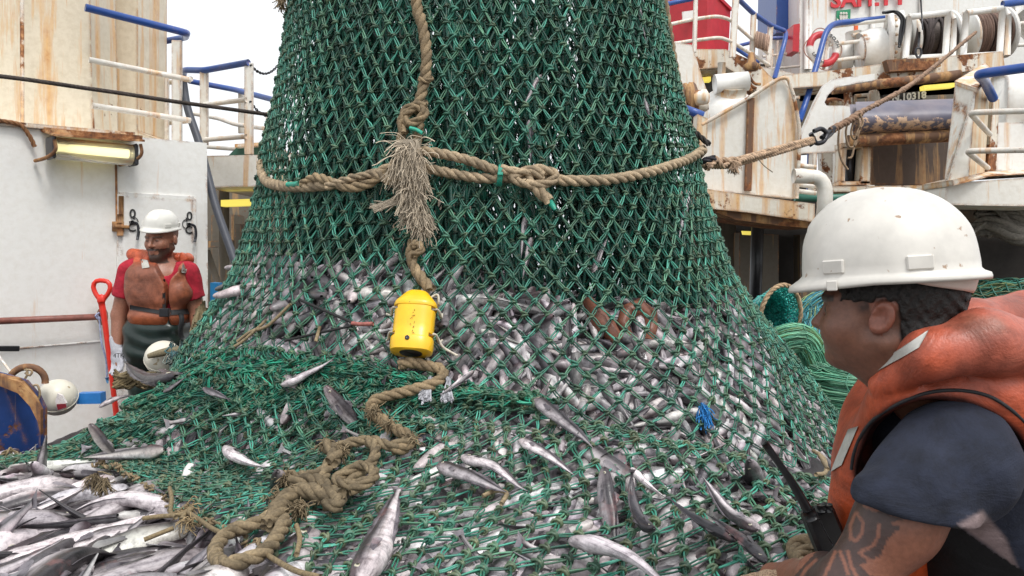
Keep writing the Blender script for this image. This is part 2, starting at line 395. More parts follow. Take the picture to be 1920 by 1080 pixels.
M['red_paint'] = plain('red_paint', (.50, .02, .03), .4, 0, .15, 8)
M['hood'] = paint('rusty_orange_hood', (.60, .40, .25), 1.2, .9, 14.1, .6, 1, .5)
def roller_mat():
    m, n, b = _new('worn_roller_panel'); v = _map(n, (1, 1, 1)); f = _noise(n, v, 16, 7, .72); f2 = _noise(n, _map(n, (1, 1, .3)), 4, 4, .6)
    g_ = n.nodes.new('ShaderNodeNewGeometry'); sx = n.nodes.new('ShaderNodeSeparateXYZ'); n.links.new(g_.outputs['Position'], sx.inputs[0]); mr = n.nodes.new('ShaderNodeMapRange'); mr.inputs[1].default_value = 2.44; mr.inputs[2].default_value = 2.80; n.links.new(sx.outputs[2], mr.inputs[0])
    band = _ramp(n, mr.outputs[0], [(.0, (.42,) * 3), (.2, (.56,) * 3), (.42, (.50,) * 3), (.62, (.30,) * 3), (1, (.2,) * 3)])
    mm = n.nodes.new('ShaderNodeMath'); mm.operation = 'ADD'; n.links.new(f, mm.inputs[0]); n.links.new(band, mm.inputs[1]); mk = _ramp(n, mm.outputs[0], [(.98, W0), (1.0, W1)]); mm2 = n.nodes.new('ShaderNodeMath'); mm2.operation = 'GREATER_THAN'; mm2.inputs[1].default_value = 1.02; n.links.new(mm.outputs[0], mm2.inputs[0])
    c = _mix(n, mm2.outputs[0], _ramp(n, f2, [(.4, (.115, .11, .15)), (.65, (.20, .17, .19))]), _ramp(n, f, [(.4, (.50, .28, .16)), (.6, (.66, .46, .32))])); n.links.new(c, b.inputs['Base Color']); b.inputs['Roughness'].default_value = .4; _bump(n, b, f, .4, .004); return m
M['roller'] = roller_mat()
M['panel'] = paint('brown_stained_board', (.10, .07, .055), .6, .5, 11.4, .75, 1, .2)
M['dark'] = plain('dark_interior', (.035, .03, .026), .8, 0, .5, 3)  # near-black colour stands for the shade inside recesses; also on the number board
M['dim'] = paint('shaded_grimy_inner_paint', (.16, .14, .11), .5, .7, 12.4, .6, 1, .3)  # cream paint darkened for shade under the decks, plus grime and rust
M['deck'] = plain('wet_deck', (.09, .068, .05), .22, 0, .5, 5, .4, dist=.01)
M['steel'] = plain('dark_steel', (.05, .05, .055), .35, .8, .4, 30)
M['wire'] = plain('wire_rope', (.055, .042, .036), .5, .5, .5, 60)
M['black'] = plain('black_plastic', (.012, .012, .014), .35, 0, .3, 60, .15)
M['rope'] = plain('hemp_rope', None, .85, 0, .38, 130, .8, attr=True, dist=.002)
M['fibre'] = plain('frayed_fibre', None, .85, 0, .3, 60, 0, attr=True)
M['yellow'] = plain('yellow_plastic', (.86, .50, .010), .38, 0, .08, 25, .1, coat=.2, dots=(55, .69, (.35, .22, .03)))
M['float'] = plain('off_white_float', (.72, .68, .57), .4, 0, .1, 12, .15, dots=(26, .66, (.4, .32, .2)))
M['hat'] = plain('helmet_plastic', (.66, .63, .575), .36, 0, .13, 16, .06, coat=.1, dots=(46, .68, (.36, .25, .17)))
M['hat2'] = plain('clean_helmet_plastic', (.80, .78, .72), .33, 0, .04, 12, .03, coat=.1)
M['skin'] = plain('skin', None, .42, 0, .16, 120, .5, attr=True, dist=.0016)
M['skin'].node_tree.nodes['Principled BSDF'].inputs['Subsurface Weight'].default_value = .06
M['skin'].node_tree.nodes['Principled BSDF'].inputs['Subsurface Radius'].default_value = (.01, .004, .002)
M['hair'] = plain('black_hair', (.012, .010, .009), .6, 0, .5, 200, .9, dist=.004)
M['cloth'] = plain('cotton', None, .9, 0, .10, 300, .3, attr=True, dist=.001)
def cloth_mat(name, rough, sc, dist, strn, var, stretch=(1, 1, 1)):
    m, n, b = _new(name); a = n.nodes.new('ShaderNodeVertexColor'); a.layer_name = 'Col'; t = n.nodes.new('ShaderNodeTexNoise'); t.inputs['Scale'].default_value = sc; t.inputs['Detail'].default_value = 5; t.inputs['Roughness'].default_value = .62; t.inputs['Distortion'].default_value = 1.6
    n.links.new(_map(n, stretch), t.inputs['Vector']); f = t.outputs['Fac']; g_ = _noise(n, _map(n, (1, 1, 1)), 240, 3, .6); h_ = _noise(n, _map(n, (1, 1, 1), (3, 1, 7)), 30, 6, .7)
    c = _mix(n, 1.0, a.outputs[0], _ramp(n, f, [(.35, (1 - var,) * 3), (.62, (1 + var * .7,) * 3)]), 'MULTIPLY'); c = _mix(n, 1.0, c, _ramp(n, h_, [(.36, (.72, .70, .68)), (.56, (1.05,) * 3)]), 'MULTIPLY')
    n.links.new(c, b.inputs['Base Color']); b.inputs['Roughness'].default_value = rough; _bump(n, b, _mix(n, .12, f, g_), strn, dist); return m
M['vest'] = cloth_mat('vest_nylon', .44, 7, .016, .42, .30)
M['tee'] = cloth_mat('shirt_cotton', .92, 6, .016, .4, .22, (1, 1, 1.8))
M['refl'] = plain('reflective_tape', (.50, .49, .45), .45, .1, .12, 60, .3)
M['strap'] = plain('black_webbing', (.02, .02, .022), .7, 0, .3, 120, .4)
M['oil'] = plain('oilskin', (.016, .028, .024), .3, 0, .35, 9, .3, dist=.006)
M['glove'] = plain('knit_glove', None, .9, 0, .18, 260, .6, attr=True)
M['red_pl'] = plain('red_plastic', (.72, .035, .02), .35, 0, .1, 20, .1)
M['letter'] = plain('black_lettering', (.03, .03, .03), .6, 0, .4, 50, 0)
M['letter_r'] = plain('red_lettering', (.62, .03, .04), .5, 0, .15, 30, 0)
M['letter_w'] = plain('white_lettering', (.6, .58, .52), .6, 0, .15, 30, 0)
M['green_sign'] = plain('green_sign', (.02, .26, .12), .5, 0, .1, 30, 0)
M['lamp_y'] = emit('yellow_lamp', (.95, .78, .14), .6)
M['lamp_w'] = emit('lamp_tube', (.98, .90, .50), 1.3)
def glassy(name, col, rough=.2):
    m, n, b = _new(name); b.inputs['Base Color'].default_value = (*col, 1); b.inputs['Transmission Weight'].default_value = .75; b.inputs['Roughness'].default_value = rough; b.inputs['IOR'].default_value = 1.2; return m
M['diffuser'] = glassy('lamp_diffuser', (.93, .88, .72), .35)
# net twine: per vertex colour, tan grit, broad random tone
def net_mat(name):
    m, n, b = _new(name); a = n.nodes.new('ShaderNodeVertexColor'); a.layer_name = 'Col'; v = _map(n, (1, 1, 1))
    f = _noise(n, v, 95, 3, .6); f2 = _noise(n, v, 7, 3, .5)
    c = _mix(n, _ramp(n, f, [(.58, W0), (.70, (.55,) * 3)]), a.outputs[0], (.20, .17, .07))
    c = _mix(n, 1.0, c, _ramp(n, f2, [(.3, (.65,) * 3), (.7, (1.25,) * 3)]), 'MULTIPLY')
    n.links.new(c, b.inputs['Base Color']); b.inputs['Roughness'].default_value = .42; _bump(n, b, f, .35, .002); return m
M['net'] = net_mat('green_twine'); M['net2'] = net_mat('coloured_twine')
def fish_mat(single):
    """wet skin: per vertex colour, lengthwise streaks, scale mottling, bruised pink patches"""
    m, n, b = _new('wet_fish_skin' if single else 'wet_fish_skin_mass'); a = n.nodes.new('ShaderNodeVertexColor'); a.layer_name = 'Col'
    v = _map(n, (1, 1, 1)); f = _noise(n, v, 38, 6, .7); f3 = _noise(n, v, 190, 2, .5); f2 = _noise(n, _map(n, (1, 1, 1), (5, 3, 1)), 9, 5, .65)
    c = _mix(n, 1.0, a.outputs[0], _ramp(n, f, [(.32, (.40, .37, .39)), (.50, (.90, .88, .89)), (.68, (1.15, 1.13, 1.13))]), 'MULTIPLY')
    if single:
        oi = n.nodes.new('ShaderNodeObjectInfo'); tc = n.nodes.new('ShaderNodeTexCoord'); mp = n.nodes.new('ShaderNodeMapping'); mp.inputs['Scale'].default_value = (5, 70, 46)
        n.links.new(tc.outputs['Object'], mp.inputs['Vector']); ad = n.nodes.new('ShaderNodeVectorMath'); ad.operation = 'ADD'; n.links.new(mp.outputs[0], ad.inputs[0]); n.links.new(oi.outputs['Location'], ad.inputs[1])
        st = _noise(n, ad.outputs[0], 1.0, 4, .6); c = _mix(n, 1.0, c, _ramp(n, st, [(.32, (.50, .48, .50)), (.46, (.95,) * 3), (.66, (1.12,) * 3)]), 'MULTIPLY')
        c = _mix(n, 1.0, c, _ramp(n, oi.outputs['Random'], [(0, (.55, .54, .57)), (.5, (.84, .82, .83)), (1, (1.06, 1.03, 1.03))]), 'MULTIPLY')
    c = _mix(n, _ramp(n, f2, [(.60, W0), (.74, (.42,) * 3)]), c, (.42, .17, .16))
    c = _mix(n, _ramp(n, f2, [(.26, (.5,) * 3), (.36, W0)]), c, (.10, .09, .11))
    n.links.new(c, b.inputs['Base Color']); n.links.new(_ramp(n, f, [(.35, (.30,) * 3), (.65, (.50,) * 3)]), b.inputs['Roughness']); b.inputs['Metallic'].default_value = .05
    b.inputs['Coat Weight'].default_value = .15; b.inputs['Coat Roughness'].default_value = .16
    _bump(n, b, _mix(n, .35, f, f3), .55, .0035); return m
M['fish'] = fish_mat(True); M['fishmass'] = fish_mat(False)
M['eye'] = plain('fish_eye', None, .08, 0, .02, 50, 0, attr=True, coat=.6)
M['tissue'] = plain('pink_tissue', (.42, .11, .10), .25, 0, .3, 60, .4)
# ---------------------------------------------------------------- shape of the catch: net bag hanging over a heap
BX = lambda z: np.interp(z, [.5, 1.4, 2.7], [-.07, -.125, -.165]); BY = 3.9
_bz = [0, .2, .5, .7, .94, 1.185, 1.43, 1.67, 1.86, 1.96, 2.155, 2.4, 2.64, 3.2]
_br = [2.02, 1.90, 1.76, 1.60, 1.43, 1.275, 1.145, 1.07, 1.03, 1.025, .975, .93, .90, .87]
def bag_r(th, z):
    r = np.interp(z, _bz, _br)
    r = r + .013 * np.exp(-((z - 1.0) / .4) ** 2) * (np.sin(9 * th + 5 * z) + np.sin(15 * th - 8 * z + 1))
    left = np.clip(-np.cos(th), 0, 1)      # th = 0 to the right (+x), -pi/2 to the camera
    r = r * (1 + .012 * np.sin(3 * th + 1.3 + 1.5 * z) + .008 * np.sin(7 * th + 2 * z)) + .03 * left * np.exp(-((z - 1.05) / .2) ** 2)
    return r
def bag_p(th, z, off=0.0):
    r = bag_r(th, z) + off; return np.stack([BX(z) + r * np.cos(th), BY + r * np.sin(th), z + 0 * r], -1)
_ctl = [(0, 1080, 2.05), (300, 1080, 2.0), (200, 900, 2.82), (0, 905, 2.92), (0, 838, 3.15), (100, 786, 3.35), (230, 745, 3.65), (345, 722, 3.72), (700, 765, 2.74), (900, 785, 2.5), (900, 900, 2.15), (900, 1000, 1.9), (900, 1080, 1.75), (1500, 925, 2.3), (1300, 850, 2.4), (1300, 1000, 1.95), (1500, 1060, 1.75), (1570, 900, 2.35), (450, 795, 3.12), (300, 850, 3.08), (600, 850, 2.58), (450, 950, 2.52), (600, 1000, 2.12), (620, 1080, 1.88), (1250, 1080, 1.72), (420, 740, 3.4), (1100, 800, 2.42)]
_cp = np.array([P(*c) for c in _ctl])
def smst(a, b, x):
    t = np.clip((x - a) / (b - a), 0, 1); return t * t * (3 - 2 * t)
def heap_z(x, y):
    x = np.asarray(x, float); y = np.asarray(y, float)
    d2 = (x[..., None] - _cp[:, 0]) ** 2 + (y[..., None] - _cp[:, 1]) ** 2
    w = np.exp(-d2 / (2 * .24 ** 2)) + 1e-5 * np.exp(-d2 / 2); z = (w * _cp[:, 2]).sum(-1) / w.sum(-1)
    p = np.stack([x, y, 0 * x], -1); z = z + .016 * sn(p, 5, 2, 2) + .007 * sn(p, 16, 2, 1)
    xl = np.interp(y, [1, 2.6, 2.9, 3.15, 3.6, 3.8, 5], [-2.9, -2.7, -2.4, -2.12, -1.85, -1.66, -1.5])
    m = smst(xl - .55, xl, x) * (1 - smst(1.1, 1.75, x)) * (1 - smst(3.8, 4.6, y)) * smst(.5, 1.25, y)
    return z * m
def hit(px, py, off=0.0):
    q = hit0(px, py, off)
    if _ABV is not None:
        d = nrm(P(px, py, 1.0) - A(0, 0, CZ)); h = _ABV.ray_cast(Vector((0, 0, CZ)), Vector(d))
        if h[0] is not None and h[3] - off < np.linalg.norm(q - A(0, 0, CZ)): q = np.array(h[0]) - d * off
    return q
_ABV = None
def hit0(px, py, off=0.0):
    Y = np.linspace(1.25, 5.0, 1500); p = P(px, py, 1.0)[None] * 1.0
    x = (px - CX) / F * Y; z = CZ - (py - HY) / F * Y
    th = np.arctan2(Y - BY, x - BX(z)); rr = np.hypot(x - BX(z), Y - BY)
    ins = (z < heap_z(x, Y) + .03) | (rr < bag_r(th, z))
    k = int(np.argmax(ins)) if ins.any() else 900
    q = A(x[k], Y[k], z[k]); return q - nrm(q - A(0, 0, CZ)) * off
def surf_n(q):
    x, y, z = q; th = math.atan2(y - BY, x - BX(z)); e = .01
    if math.hypot(x - BX(z), y - BY) < bag_r(th, z) + .06 and z > heap_z(x, y) + .06:
        a = bag_p(th + e, z) - bag_p(th - e, z); b = bag_p(th, z + e) - bag_p(th, z - e); return nrm(np.cross(a, b))
    hx = (heap_z(x + e, y) - heap_z(x - e, y)) / (2 * e); hy = (heap_z(x, y + e) - heap_z(x, y - e)) / (2 * e); return nrm(A(-hx, -hy, 1))
# ---------------------------------------------------------------- net sheets
def _knot():
    v = []; q = []; n = 0
    u = np.linspace(0, np.pi, 5); a = np.arange(6) / 6 * 2 * np.pi
    e = np.stack([np.sin(u)[:, None] * np.cos(a) * .0062, np.sin(u)[:, None] * np.sin(a) * .0068, np.cos(u)[:, None] * np.ones(6) * .0052], -1).reshape(-1, 3)
    v.append(e); q.append(grid_q(5, 6, False, True)); n += len(e)
    for cy, tilt in ((-.0035, .35), (.0035, -.3)):
        A_ = np.arange(8) / 8 * 2 * np.pi; b = np.arange(4) / 4 * 2 * np.pi
        R = .0066 + .0026 * np.cos(b)[None] ; X = R * np.cos(A_)[:, None] * 1.15; Z = R * np.sin(A_)[:, None]; Yy = .0028 * np.sin(b)[None] + cy + 0 * X + X * tilt
        r = np.stack([X, Yy, Z], -1).reshape(-1, 3); v.append(r); q.append(grid_q(8, 4, True, True) + n); n += len(r)
    return np.concatenate(v), np.concatenate(q)
KV, KQ = _knot()
def net_sheet(mb, fn, NU, NV, wrap, bar=.058, rad=.0026, jit=.004, cols=((.032, .165, .112), (.056, .275, .200), (.026, .115, .082), (.080, .21, .13)), single=False, knot=1.0, keep=None, maxslack=.014, sides=4, brown=.5, seed=0):
    g = np.random.default_rng(seed + 11); ni = NU if wrap else NU + 1; nj = NV + 1
    I, J = np.meshgrid(np.arange(ni), np.arange(nj), indexing='ij'); U = (I + .5 * (J % 2)) / NU; V = J / NV
    if not wrap: U = np.clip(U, 0, 1)
    p = fn(U, V); e = 1e-3; du = fn(U + e, V) - fn(U - e, V); dv = fn(U, V + e) - fn(U, V - e)
    N = nrm(np.cross(du, dv)); Tu = nrm(du)
    toc = A(0, 0, CZ) - p
    if not wrap: N = np.where((N * toc).sum(-1, keepdims=True) < 0, -N, N)
    J3 = g.normal(0, jit, p.shape); p = p + J3
    s = []; t = []; nn = []
    for (di) in (0, 1):
        ii = I[:, :-1]; jj = J[:, :-1]; odd = jj % 2; k = ii + np.where(di == 0, 0, np.where(odd == 1, 1, -1))
        ok = np.ones_like(k, bool) if wrap else (k >= 0) & (k < ni)
        k2 = k % ni; a = p[ii, jj][ok]; b = p[k2, (jj + 1)][ok]; s.append(a); t.append(b); nn.append(N[ii, jj][ok])
    s = np.concatenate(s); t = np.concatenate(t); nn = np.concatenate(nn)
    if keep is not None: kk = keep((s + t) / 2); s, t, nn = s[kk], t[kk], nn[kk]
    L = np.linalg.norm(t - s, axis=1); ok = (L < .2) & (L > .004); s, t, nn, L = s[ok], t[ok], nn[ok], L[ok]; B = len(s)
    K = 6; tt = np.linspace(0, 1, K)[None, :, None]; d = nrm(t - s); side = nrm(np.cross(nn, d))
    sl = np.clip(.55 * np.sqrt(np.maximum(0, bar ** 2 - L ** 2)), .0012, maxslack)[:, None, None]
    sw = np.sin(tt * np.pi); s2 = np.sin(tt * 2 * np.pi)
    ra = g.normal(0, .7, (B, 1, 1)); rb = np.abs(g.normal(.1, .4, (B, 1, 1)))
    c0 = s[:, None] * (1 - tt) + t[:, None] * tt + sl * (sw * ra * side[:, None] * .5 + s2 * g.normal(0, .25, (B, 1, 1)) * side[:, None] + sw * rb * nn[:, None] + sw * A(0, 0, -.25))
    pal = np.array(cols); ci = g.integers(0, len(pal), B); base = pal[ci] * g.uniform(.7, 1.3, (B, 1))
    endm = np.clip(1 - np.minimum(tt, 1 - tt) * 4.5, 0, 1) * g.uniform(.1, 1, (B, 1, 1)) * brown
    brn = A(.11, .12, .06)
    if single:
        col = base[:, None] * (1 - endm) + brn * endm; tubes(mb, c0, rad * 1.6, sides, nn, col)
    else:
        tw = g.uniform(-.9, .9, (B, 1, 1)) * 1.2 + (tt - .5) * g.normal(0, 1.4, (B, 1, 1)); gap = rad * 1.05 * (1 + .5 * sw)
        for sg in (-1, 1):
            o = side[:, None] * np.cos(tw) + nn[:, None] * np.sin(tw)
            br = g.uniform(.75, 1.3, (B, 1, 1)); col = np.clip(base[:, None] * br, 0, 1) * (1 - endm) + brn * endm
            tubes(mb, c0 + sg * gap * o, rad, sides, nn, col)
    if knot:
        kp = p.reshape(-1, 3); kn = N.reshape(-1, 3); ku = Tu.reshape(-1, 3)
        if keep is not None: kk = keep(kp); kp, kn, ku = kp[kk], kn[kk], ku[kk]
        n = len(kp); an = g.normal(0, .5, (n, 1)); w2 = nrm(np.cross(kn, ku)); X = ku * np.cos(an) + w2 * np.sin(an); Yv = np.cross(kn, X); sc = g.uniform(.85, 1.25, (n, 1)) * knot
        mixb = g.uniform(.15, .9, (n, 1)) * brown * 1.5; cc = np.clip((pal[g.integers(0, len(pal), n)] * .8) * (1 - mixb) + A(.14, .145, .08) * mixb, 0, 1)[:, None]
        stamp(mb, KV, KQ, kp, X * sc, Yv * sc, kn * sc, cc)
    return mb
# rows of the bag are spaced so that every bar keeps its length
NTH = 100
def _rows():
    z = 2.98; out = [z]
    while z > .62:
        r = np.interp(z, _bz, _br); dr = (np.interp(z - .02, _bz, _br) - r) / .02
        half = math.pi * r / NTH; ds = math.sqrt(max(.0605 ** 2 - half ** 2, .031 ** 2)); z -= ds / math.sqrt(1 + dr * dr); out.append(z)
    return np.array(out)
ZR = _rows()
def bag_fn(U, V):
    n = len(ZR) - 1; z = np.interp(V, np.arange(n + 1) / n, ZR); th = -np.pi / 2 + 2 * np.pi * U + .25 * (z - 2) * .3
    z = z + .012 * np.sin(3 * th + 1) + .010 * np.sin(5 * th + 2 * z) + .05 * (1 - smst(.3, 1.2, np.abs(np.cos(th)))) * 0
    return bag_p(th, z)
def liner_fn(U, V):    # slack inner layer hanging in pleats
    th = 2 * np.pi * U; z = 3.0 - V * 1.78; r = .70 + .07 * np.sin(31 * th + 2 * z) + .05 * np.sin(17 * th - z) - .05 * V + .25 * V * V
    return np.stack([BX(z) + r * np.cos(th), BY + .15 + r * np.sin(th), z], -1)
def liner2_fn(U, V):  # second layer, added to darken the inside of the bag
    th = 2 * np.pi * U; z = 3.0 - V * 1.75; r = .80 + .05 * np.sin(37 * th + 3 * z) + .04 * np.sin(13 * th + z) - .04 * V + .26 * V * V
    return np.stack([BX(z) + r * np.cos(th), BY + .12 + r * np.sin(th) * np.where(np.sin(th) < 0, .8, 1), z], -1)
FI = [(356, 700), (372, 694), (450, 692), (600, 705), (700, 722), (800, 745), (950, 772), (1100, 800), (1250, 832), (1400, 868), (1500, 895), (1590, 915)]
GO = [(-450, 905), (-210, 868), (-15, 848), (90, 856), (190, 870), (250, 900), (310, 940), (440, 1000), (560, 1055), (680, 1150), (900, 1260), (1150, 1300), (1400, 1290), (1640, 1230)]
FIP = np.array([hit(*c, -.02) for c in FI]); 
def _gp(px, py):
    Y = np.linspace(1.0, 4.5, 1200); x = (px - CX) / F * Y; z = CZ - (py - HY) / F * Y; k = z < heap_z(x, Y) + .02
    i = int(np.argmax(k)) if k.any() else None
    if i is None: Yq = 1.5 * 0 + (CZ - .78) * F / (py - HY); return A((px - CX) / F * Yq, Yq, .78)
    return A(x[i], Y[i], z[i])
GOP = np.array([_gp(*c) for c in GO])
def _arc(P_, u):
    d = np.r_[0, np.cumsum(np.linalg.norm(np.diff(P_, axis=0), axis=1))]; d /= d[-1]
    return np.stack([np.interp(u, d, P_[:, i]) for i in range(3)], -1)
FS = smoothpath(FIP, .02); GS = smoothpath(GOP, .02)
def apron_pt(U, b, lift=.012):
    a = np.clip(U, 0, 1); i = _arc(FS, a); o = _arc(GS, a); c = np.clip(b, -.1, 1.2)[..., None]
    q = i * (1 - c) + o * c; x, y = q[..., 0], q[..., 1]; h = heap_z(x, y); hi = heap_z(i[..., 0], i[..., 1])
    k = np.clip(1 - b, 0, 1.1) ** 3; z = h + (i[..., 2] - hi) * k + lift
    z = z + .036 * np.exp(-((b - .09) / .05) ** 2) * smst(0, .2, a) + .020 * np.exp(-((b - .25 - .08 * np.sin(6 * a)) / .035) ** 2)
    z = z + .012 * sn(np.stack([a * 3, b, 0 * b], -1), 9, 2, 3)
    return np.stack([x, y, z], -1)
def apron_fn(U, V): return apron_pt(np.clip(U, 0, 1) ** 1.25 + .012 * np.sin(9 * V + 5 * U), V ** 1.12)
_U, _V = np.meshgrid(np.linspace(0, 1, 90), np.linspace(-.03, 1, 70), indexing='ij'); _gv = apron_pt(_U, _V, .026).reshape(-1, 3)
_ABV = BVHTree.FromPolygons([tuple(x) for x in _gv], [tuple(int(i) for i in x) for x in grid_q(90, 70)])
# ---------------------------------------------------------------- fish
FT = np.array([0, .015, .04, .08, .13, .19, .26, .34, .43, .52, .61, .70, .78, .85, .91, .96, 1.0])
HAKE_H = np.array([.013, .030, .043, .055, .065, .075, .082, .081, .075, .061, .052, .042, .033, .025, .019, .016, .020])
HAKE_W = np.array([.012, .026, .036, .045, .052, .057, .059, .051, .046, .039, .032, .025, .018, .013, .009, .006, .004])
HOKI_H = np.array([.014, .034, .048, .060, .070, .076, .070, .067, .060, .051, .042, .033, .025, .018, .012, .008, .003])
HOKI_W = np.array([.010, .022, .032, .035, .041, .044, .044, .041, .036, .030, .024, .018, .013, .009, .006, .004, .002])
BACK, SIDE, BELLY = A(.055, .050, .055), A(.46, .435, .44), A(.88, .83, .83)
def fish_geo(kind=0, bend=(0, 0), sides=14, fine=True, tone=1.0, dark=0.0):
    """unit-length fish, nose at +x .5, back to +z; returns body, fins, eyes as MBs"""
    H, Wd = (HAKE_H, HAKE_W) if kind == 0 else (HOKI_H, HOKI_W)
    t = FT if not fine else np.unique(np.r_[FT, np.linspace(0, 1, 27)])
    h = np.interp(t, FT, H); wd = np.interp(t, FT, Wd)
    tf = np.linspace(0, 1, 101); ang = bend[0] * (tf - .35) + bend[1] * np.sin(tf * 2 * np.pi)
    cx = .5 - np.r_[0, np.cumsum(np.cos(ang[1:]) * .01)]; cy = np.r_[0, np.cumsum(np.sin(ang[1:]) * .01)]
    cx -= cx.mean(); cy -= cy.mean()
    X = np.interp(t, tf, cx); Yc = np.interp(t, tf, cy); an = np.interp(t, tf, ang)
    a = np.arange(sides) / sides * 2 * np.pi + .01; ca, sa = np.cos(a), np.sin(a)
    lat = np.sign(ca) * np.abs(ca) ** .9; ver = np.sign(sa) * np.abs(sa) ** .92
    zc = -.010 * np.sin(np.clip(t / .5, 0, 1) * np.pi)
    zz = zc[:, None] + h[:, None] * ver; yy = wd[:, None] * lat
    if fine: yy = yy * (1 + .10 * np.exp(-((t[:, None] - .185) / .018) ** 2))       # gill cover edge
    yy = yy * (1 + .05 * np.sin(t[:, None] * 23 + bend[0] * 9 + a[None] * 2)); zz = zz * (1 + .035 * np.sin(t[:, None] * 17 + bend[0] * 5))
    v = np.stack([X[:, None] + yy * np.sin(an)[:, None], Yc[:, None] + yy * np.cos(an)[:, None], zz], -1).reshape(-1, 3)
    k = smst(-.30, .15, ver)[None] * np.ones((len(t), 1)); k2 = smst(.12, .46, ver)[None] * np.ones((len(t), 1))
    wob = .25 * np.sin(t * 37)[:, None] * np.cos(a * 2)
    k = np.clip(k + wob * .3, 0, 1)[..., None]; k2 = np.clip(k2 + wob * .4, 0, 1)[..., None]
    c = BELLY * (1 - k) + SIDE * k; c = c * (1 - k2) + BACK * k2
    hd = smst(.20, .12, t)[:, None, None]; c = c * (1 - .30 * hd) + A(.16, .08, .09) * .25 * hd
    if fine:
        gl = np.exp(-((t - .205) / .010) ** 2)[:, None, None] * (np.abs(ver) < .8)[None, :, None]; c = c * (1 - .72 * gl) + A(.12, .02, .03) * .4 * gl
        mo = (np.exp(-((t[:, None] - .04) / .05) ** 2) * np.exp(-((ver[None] + .25) / .16) ** 2))[..., None]; c = c * (1 - .7 * mo)
        ll = (np.exp(-((ver[None] - .12) / .07) ** 2) * smst(.2, .3, t)[:, None])[..., None]; c = c * (1 - .35 * ll)
    td = smst(.82, 1.0, t)[:, None, None]; c = c * (1 - .45 * td)
    c = (c * (1 - dark) + A(.085, .08, .10) * dark) * tone
    body = MB(); S = sides; n = len(t); caps = [list(range(S)), [(n - 1) * S + i for i in range(S)][::-1]]
    body.add(v, q=grid_q(n, S, False, True)[:, ::-1], ng=caps, c=c.reshape(-1, 3))
    def pt(tt, y, z):
        x_, y_, a_ = np.interp(tt, tf, cx), np.interp(tt, tf, cy), np.interp(tt, tf, ang)
        return np.stack([x_ + y * np.sin(a_), y_ + y * np.cos(a_), z + 0 * x_], -1)
    fins = MB(); fc = A(.13, .12, .14) * tone; fe = A(.30, .28, .30) * tone
    def strip(t0, t1, sgn, hh, n_=16, off=.0):
        tt = np.linspace(t0, t1, n_); b = np.interp(tt, FT, H) * sgn * .93 + np.interp(tt, t, zc); e = b + sgn * hh * np.sin(np.clip((tt - t0) / (t1 - t0), .04, .97) * np.pi) ** .6 * (1 + .18 * np.cos(np.arange(n_) * 2.4))
        vv = np.concatenate([pt(tt, -.0015, b), pt(tt, .0, e), pt(tt, .0015, b)])
        q = [[i, i + 1, n_ + i + 1, n_ + i] for i in range(n_ - 1)] + [[n_ + i, n_ + i + 1, 2 * n_ + i + 1, 2 * n_ + i] for i in range(n_ - 1)]
        fins.add(vv, q=q, c=np.concatenate([np.tile(fc, (n_, 1)), np.tile(fe, (n_, 1)), np.tile(fc, (n_, 1))]))
    m = 16 if fine else 5
    strip(.25, .36, 1, .045, max(4, m // 2)); strip(.40, .93, 1, .026, m); strip(.42, .93, -1, .024, m)
    if kind == 0:
        n_ = 9 if fine else 5; s = np.linspace(-1, 1, n_); r0 = pt(np.full(n_, .975), 0, s * .014); L_ = .062 * (1 - .10 * np.cos(s * np.pi / 2)); 
        e = r0 + np.stack([-L_ * math.cos(ang[-1]), L_ * math.sin(ang[-1]), s * .034], -1); e2 = e + A(0, .0012, 0)
        q = [[i, i + 1, n_ + i + 1, n_ + i] for i in range(n_ - 1)]; fins.add(np.concatenate([r0, e]), q=q, c=np.concatenate([np.tile(fc, (n_, 1)), np.tile(fe * .7, (n_, 1))]))
    if fine:
        for sg in (-1, 1):
            n_ = 6; s = np.linspace(-1, 1, n_); w_ = np.interp(.23, FT, Wd); r0 = pt(np.full(n_, .225) + s * .004, sg * w_ * .97, -.012 + s * .012)
            e = pt(np.full(n_, .345) - .02 * s ** 2, sg * (w_ + .018), -.022 + s * .024)
            fins.add(np.concatenate([r0, e]), q=[[i, i + 1, n_ + i + 1, n_ + i] for i in range(n_ - 1)], c=np.concatenate([np.tile(fc, (n_, 1)), np.tile(fe, (n_, 1))]))
    eyes = []
    if fine:
        for sg in (-1, 1):
            e = MB(); w_ = np.interp(.075, FT, Wd); c0 = pt(np.array([.075]), sg * w_ * .80, .016)[0]
            u = np.linspace(0, np.pi * .5, 6); aa = np.arange(12) / 12 * 2 * np.pi; R = .0175
            vv = np.stack([R * np.sin(u)[:, None] * np.cos(aa), sg * R * .55 * np.cos(u)[:, None] * np.ones(12) , R * np.sin(u)[:, None] * np.sin(aa)], -1)
            ce = np.where((u[:, None, None] < .62), A(.008, .008, .010), np.where((u[:, None, None] < 1.25), A(.50, .46, .34), A(.12, .11, .12))) * np.ones((1, 12, 1))
            e.add(vv.reshape(-1, 3) + c0, q=grid_q(6, 12, False, True), c=ce.reshape(-1, 3)); eyes.append(e)
    return body, fins, eyes
def fish_proto(kind, bend, tone=1.0, dark=0.0, label='x', group=None, parts=True):
    b, f, e = fish_geo(kind, bend, 14, True, tone, dark)
    r = empty('fish', (0, 0, 0)); b.build('body', M['fish'], r, local=True); f.build('fin', M['fish'], r, local=True)
    for x in e: x.build('eye', M['eye'], r, local=True)
    return r
def fmat(pos, head, up, L):
    """matrix for a fish at pos whose nose points along head and whose flank faces up"""
    x = nrm(head); y = nrm(up - x * (up @ x)); z = np.cross(x, y)
    m = np.eye(4); m[:3, 0] = x * L; m[:3, 1] = y * L; m[:3, 2] = z * L; m[:3, 3] = pos; return m
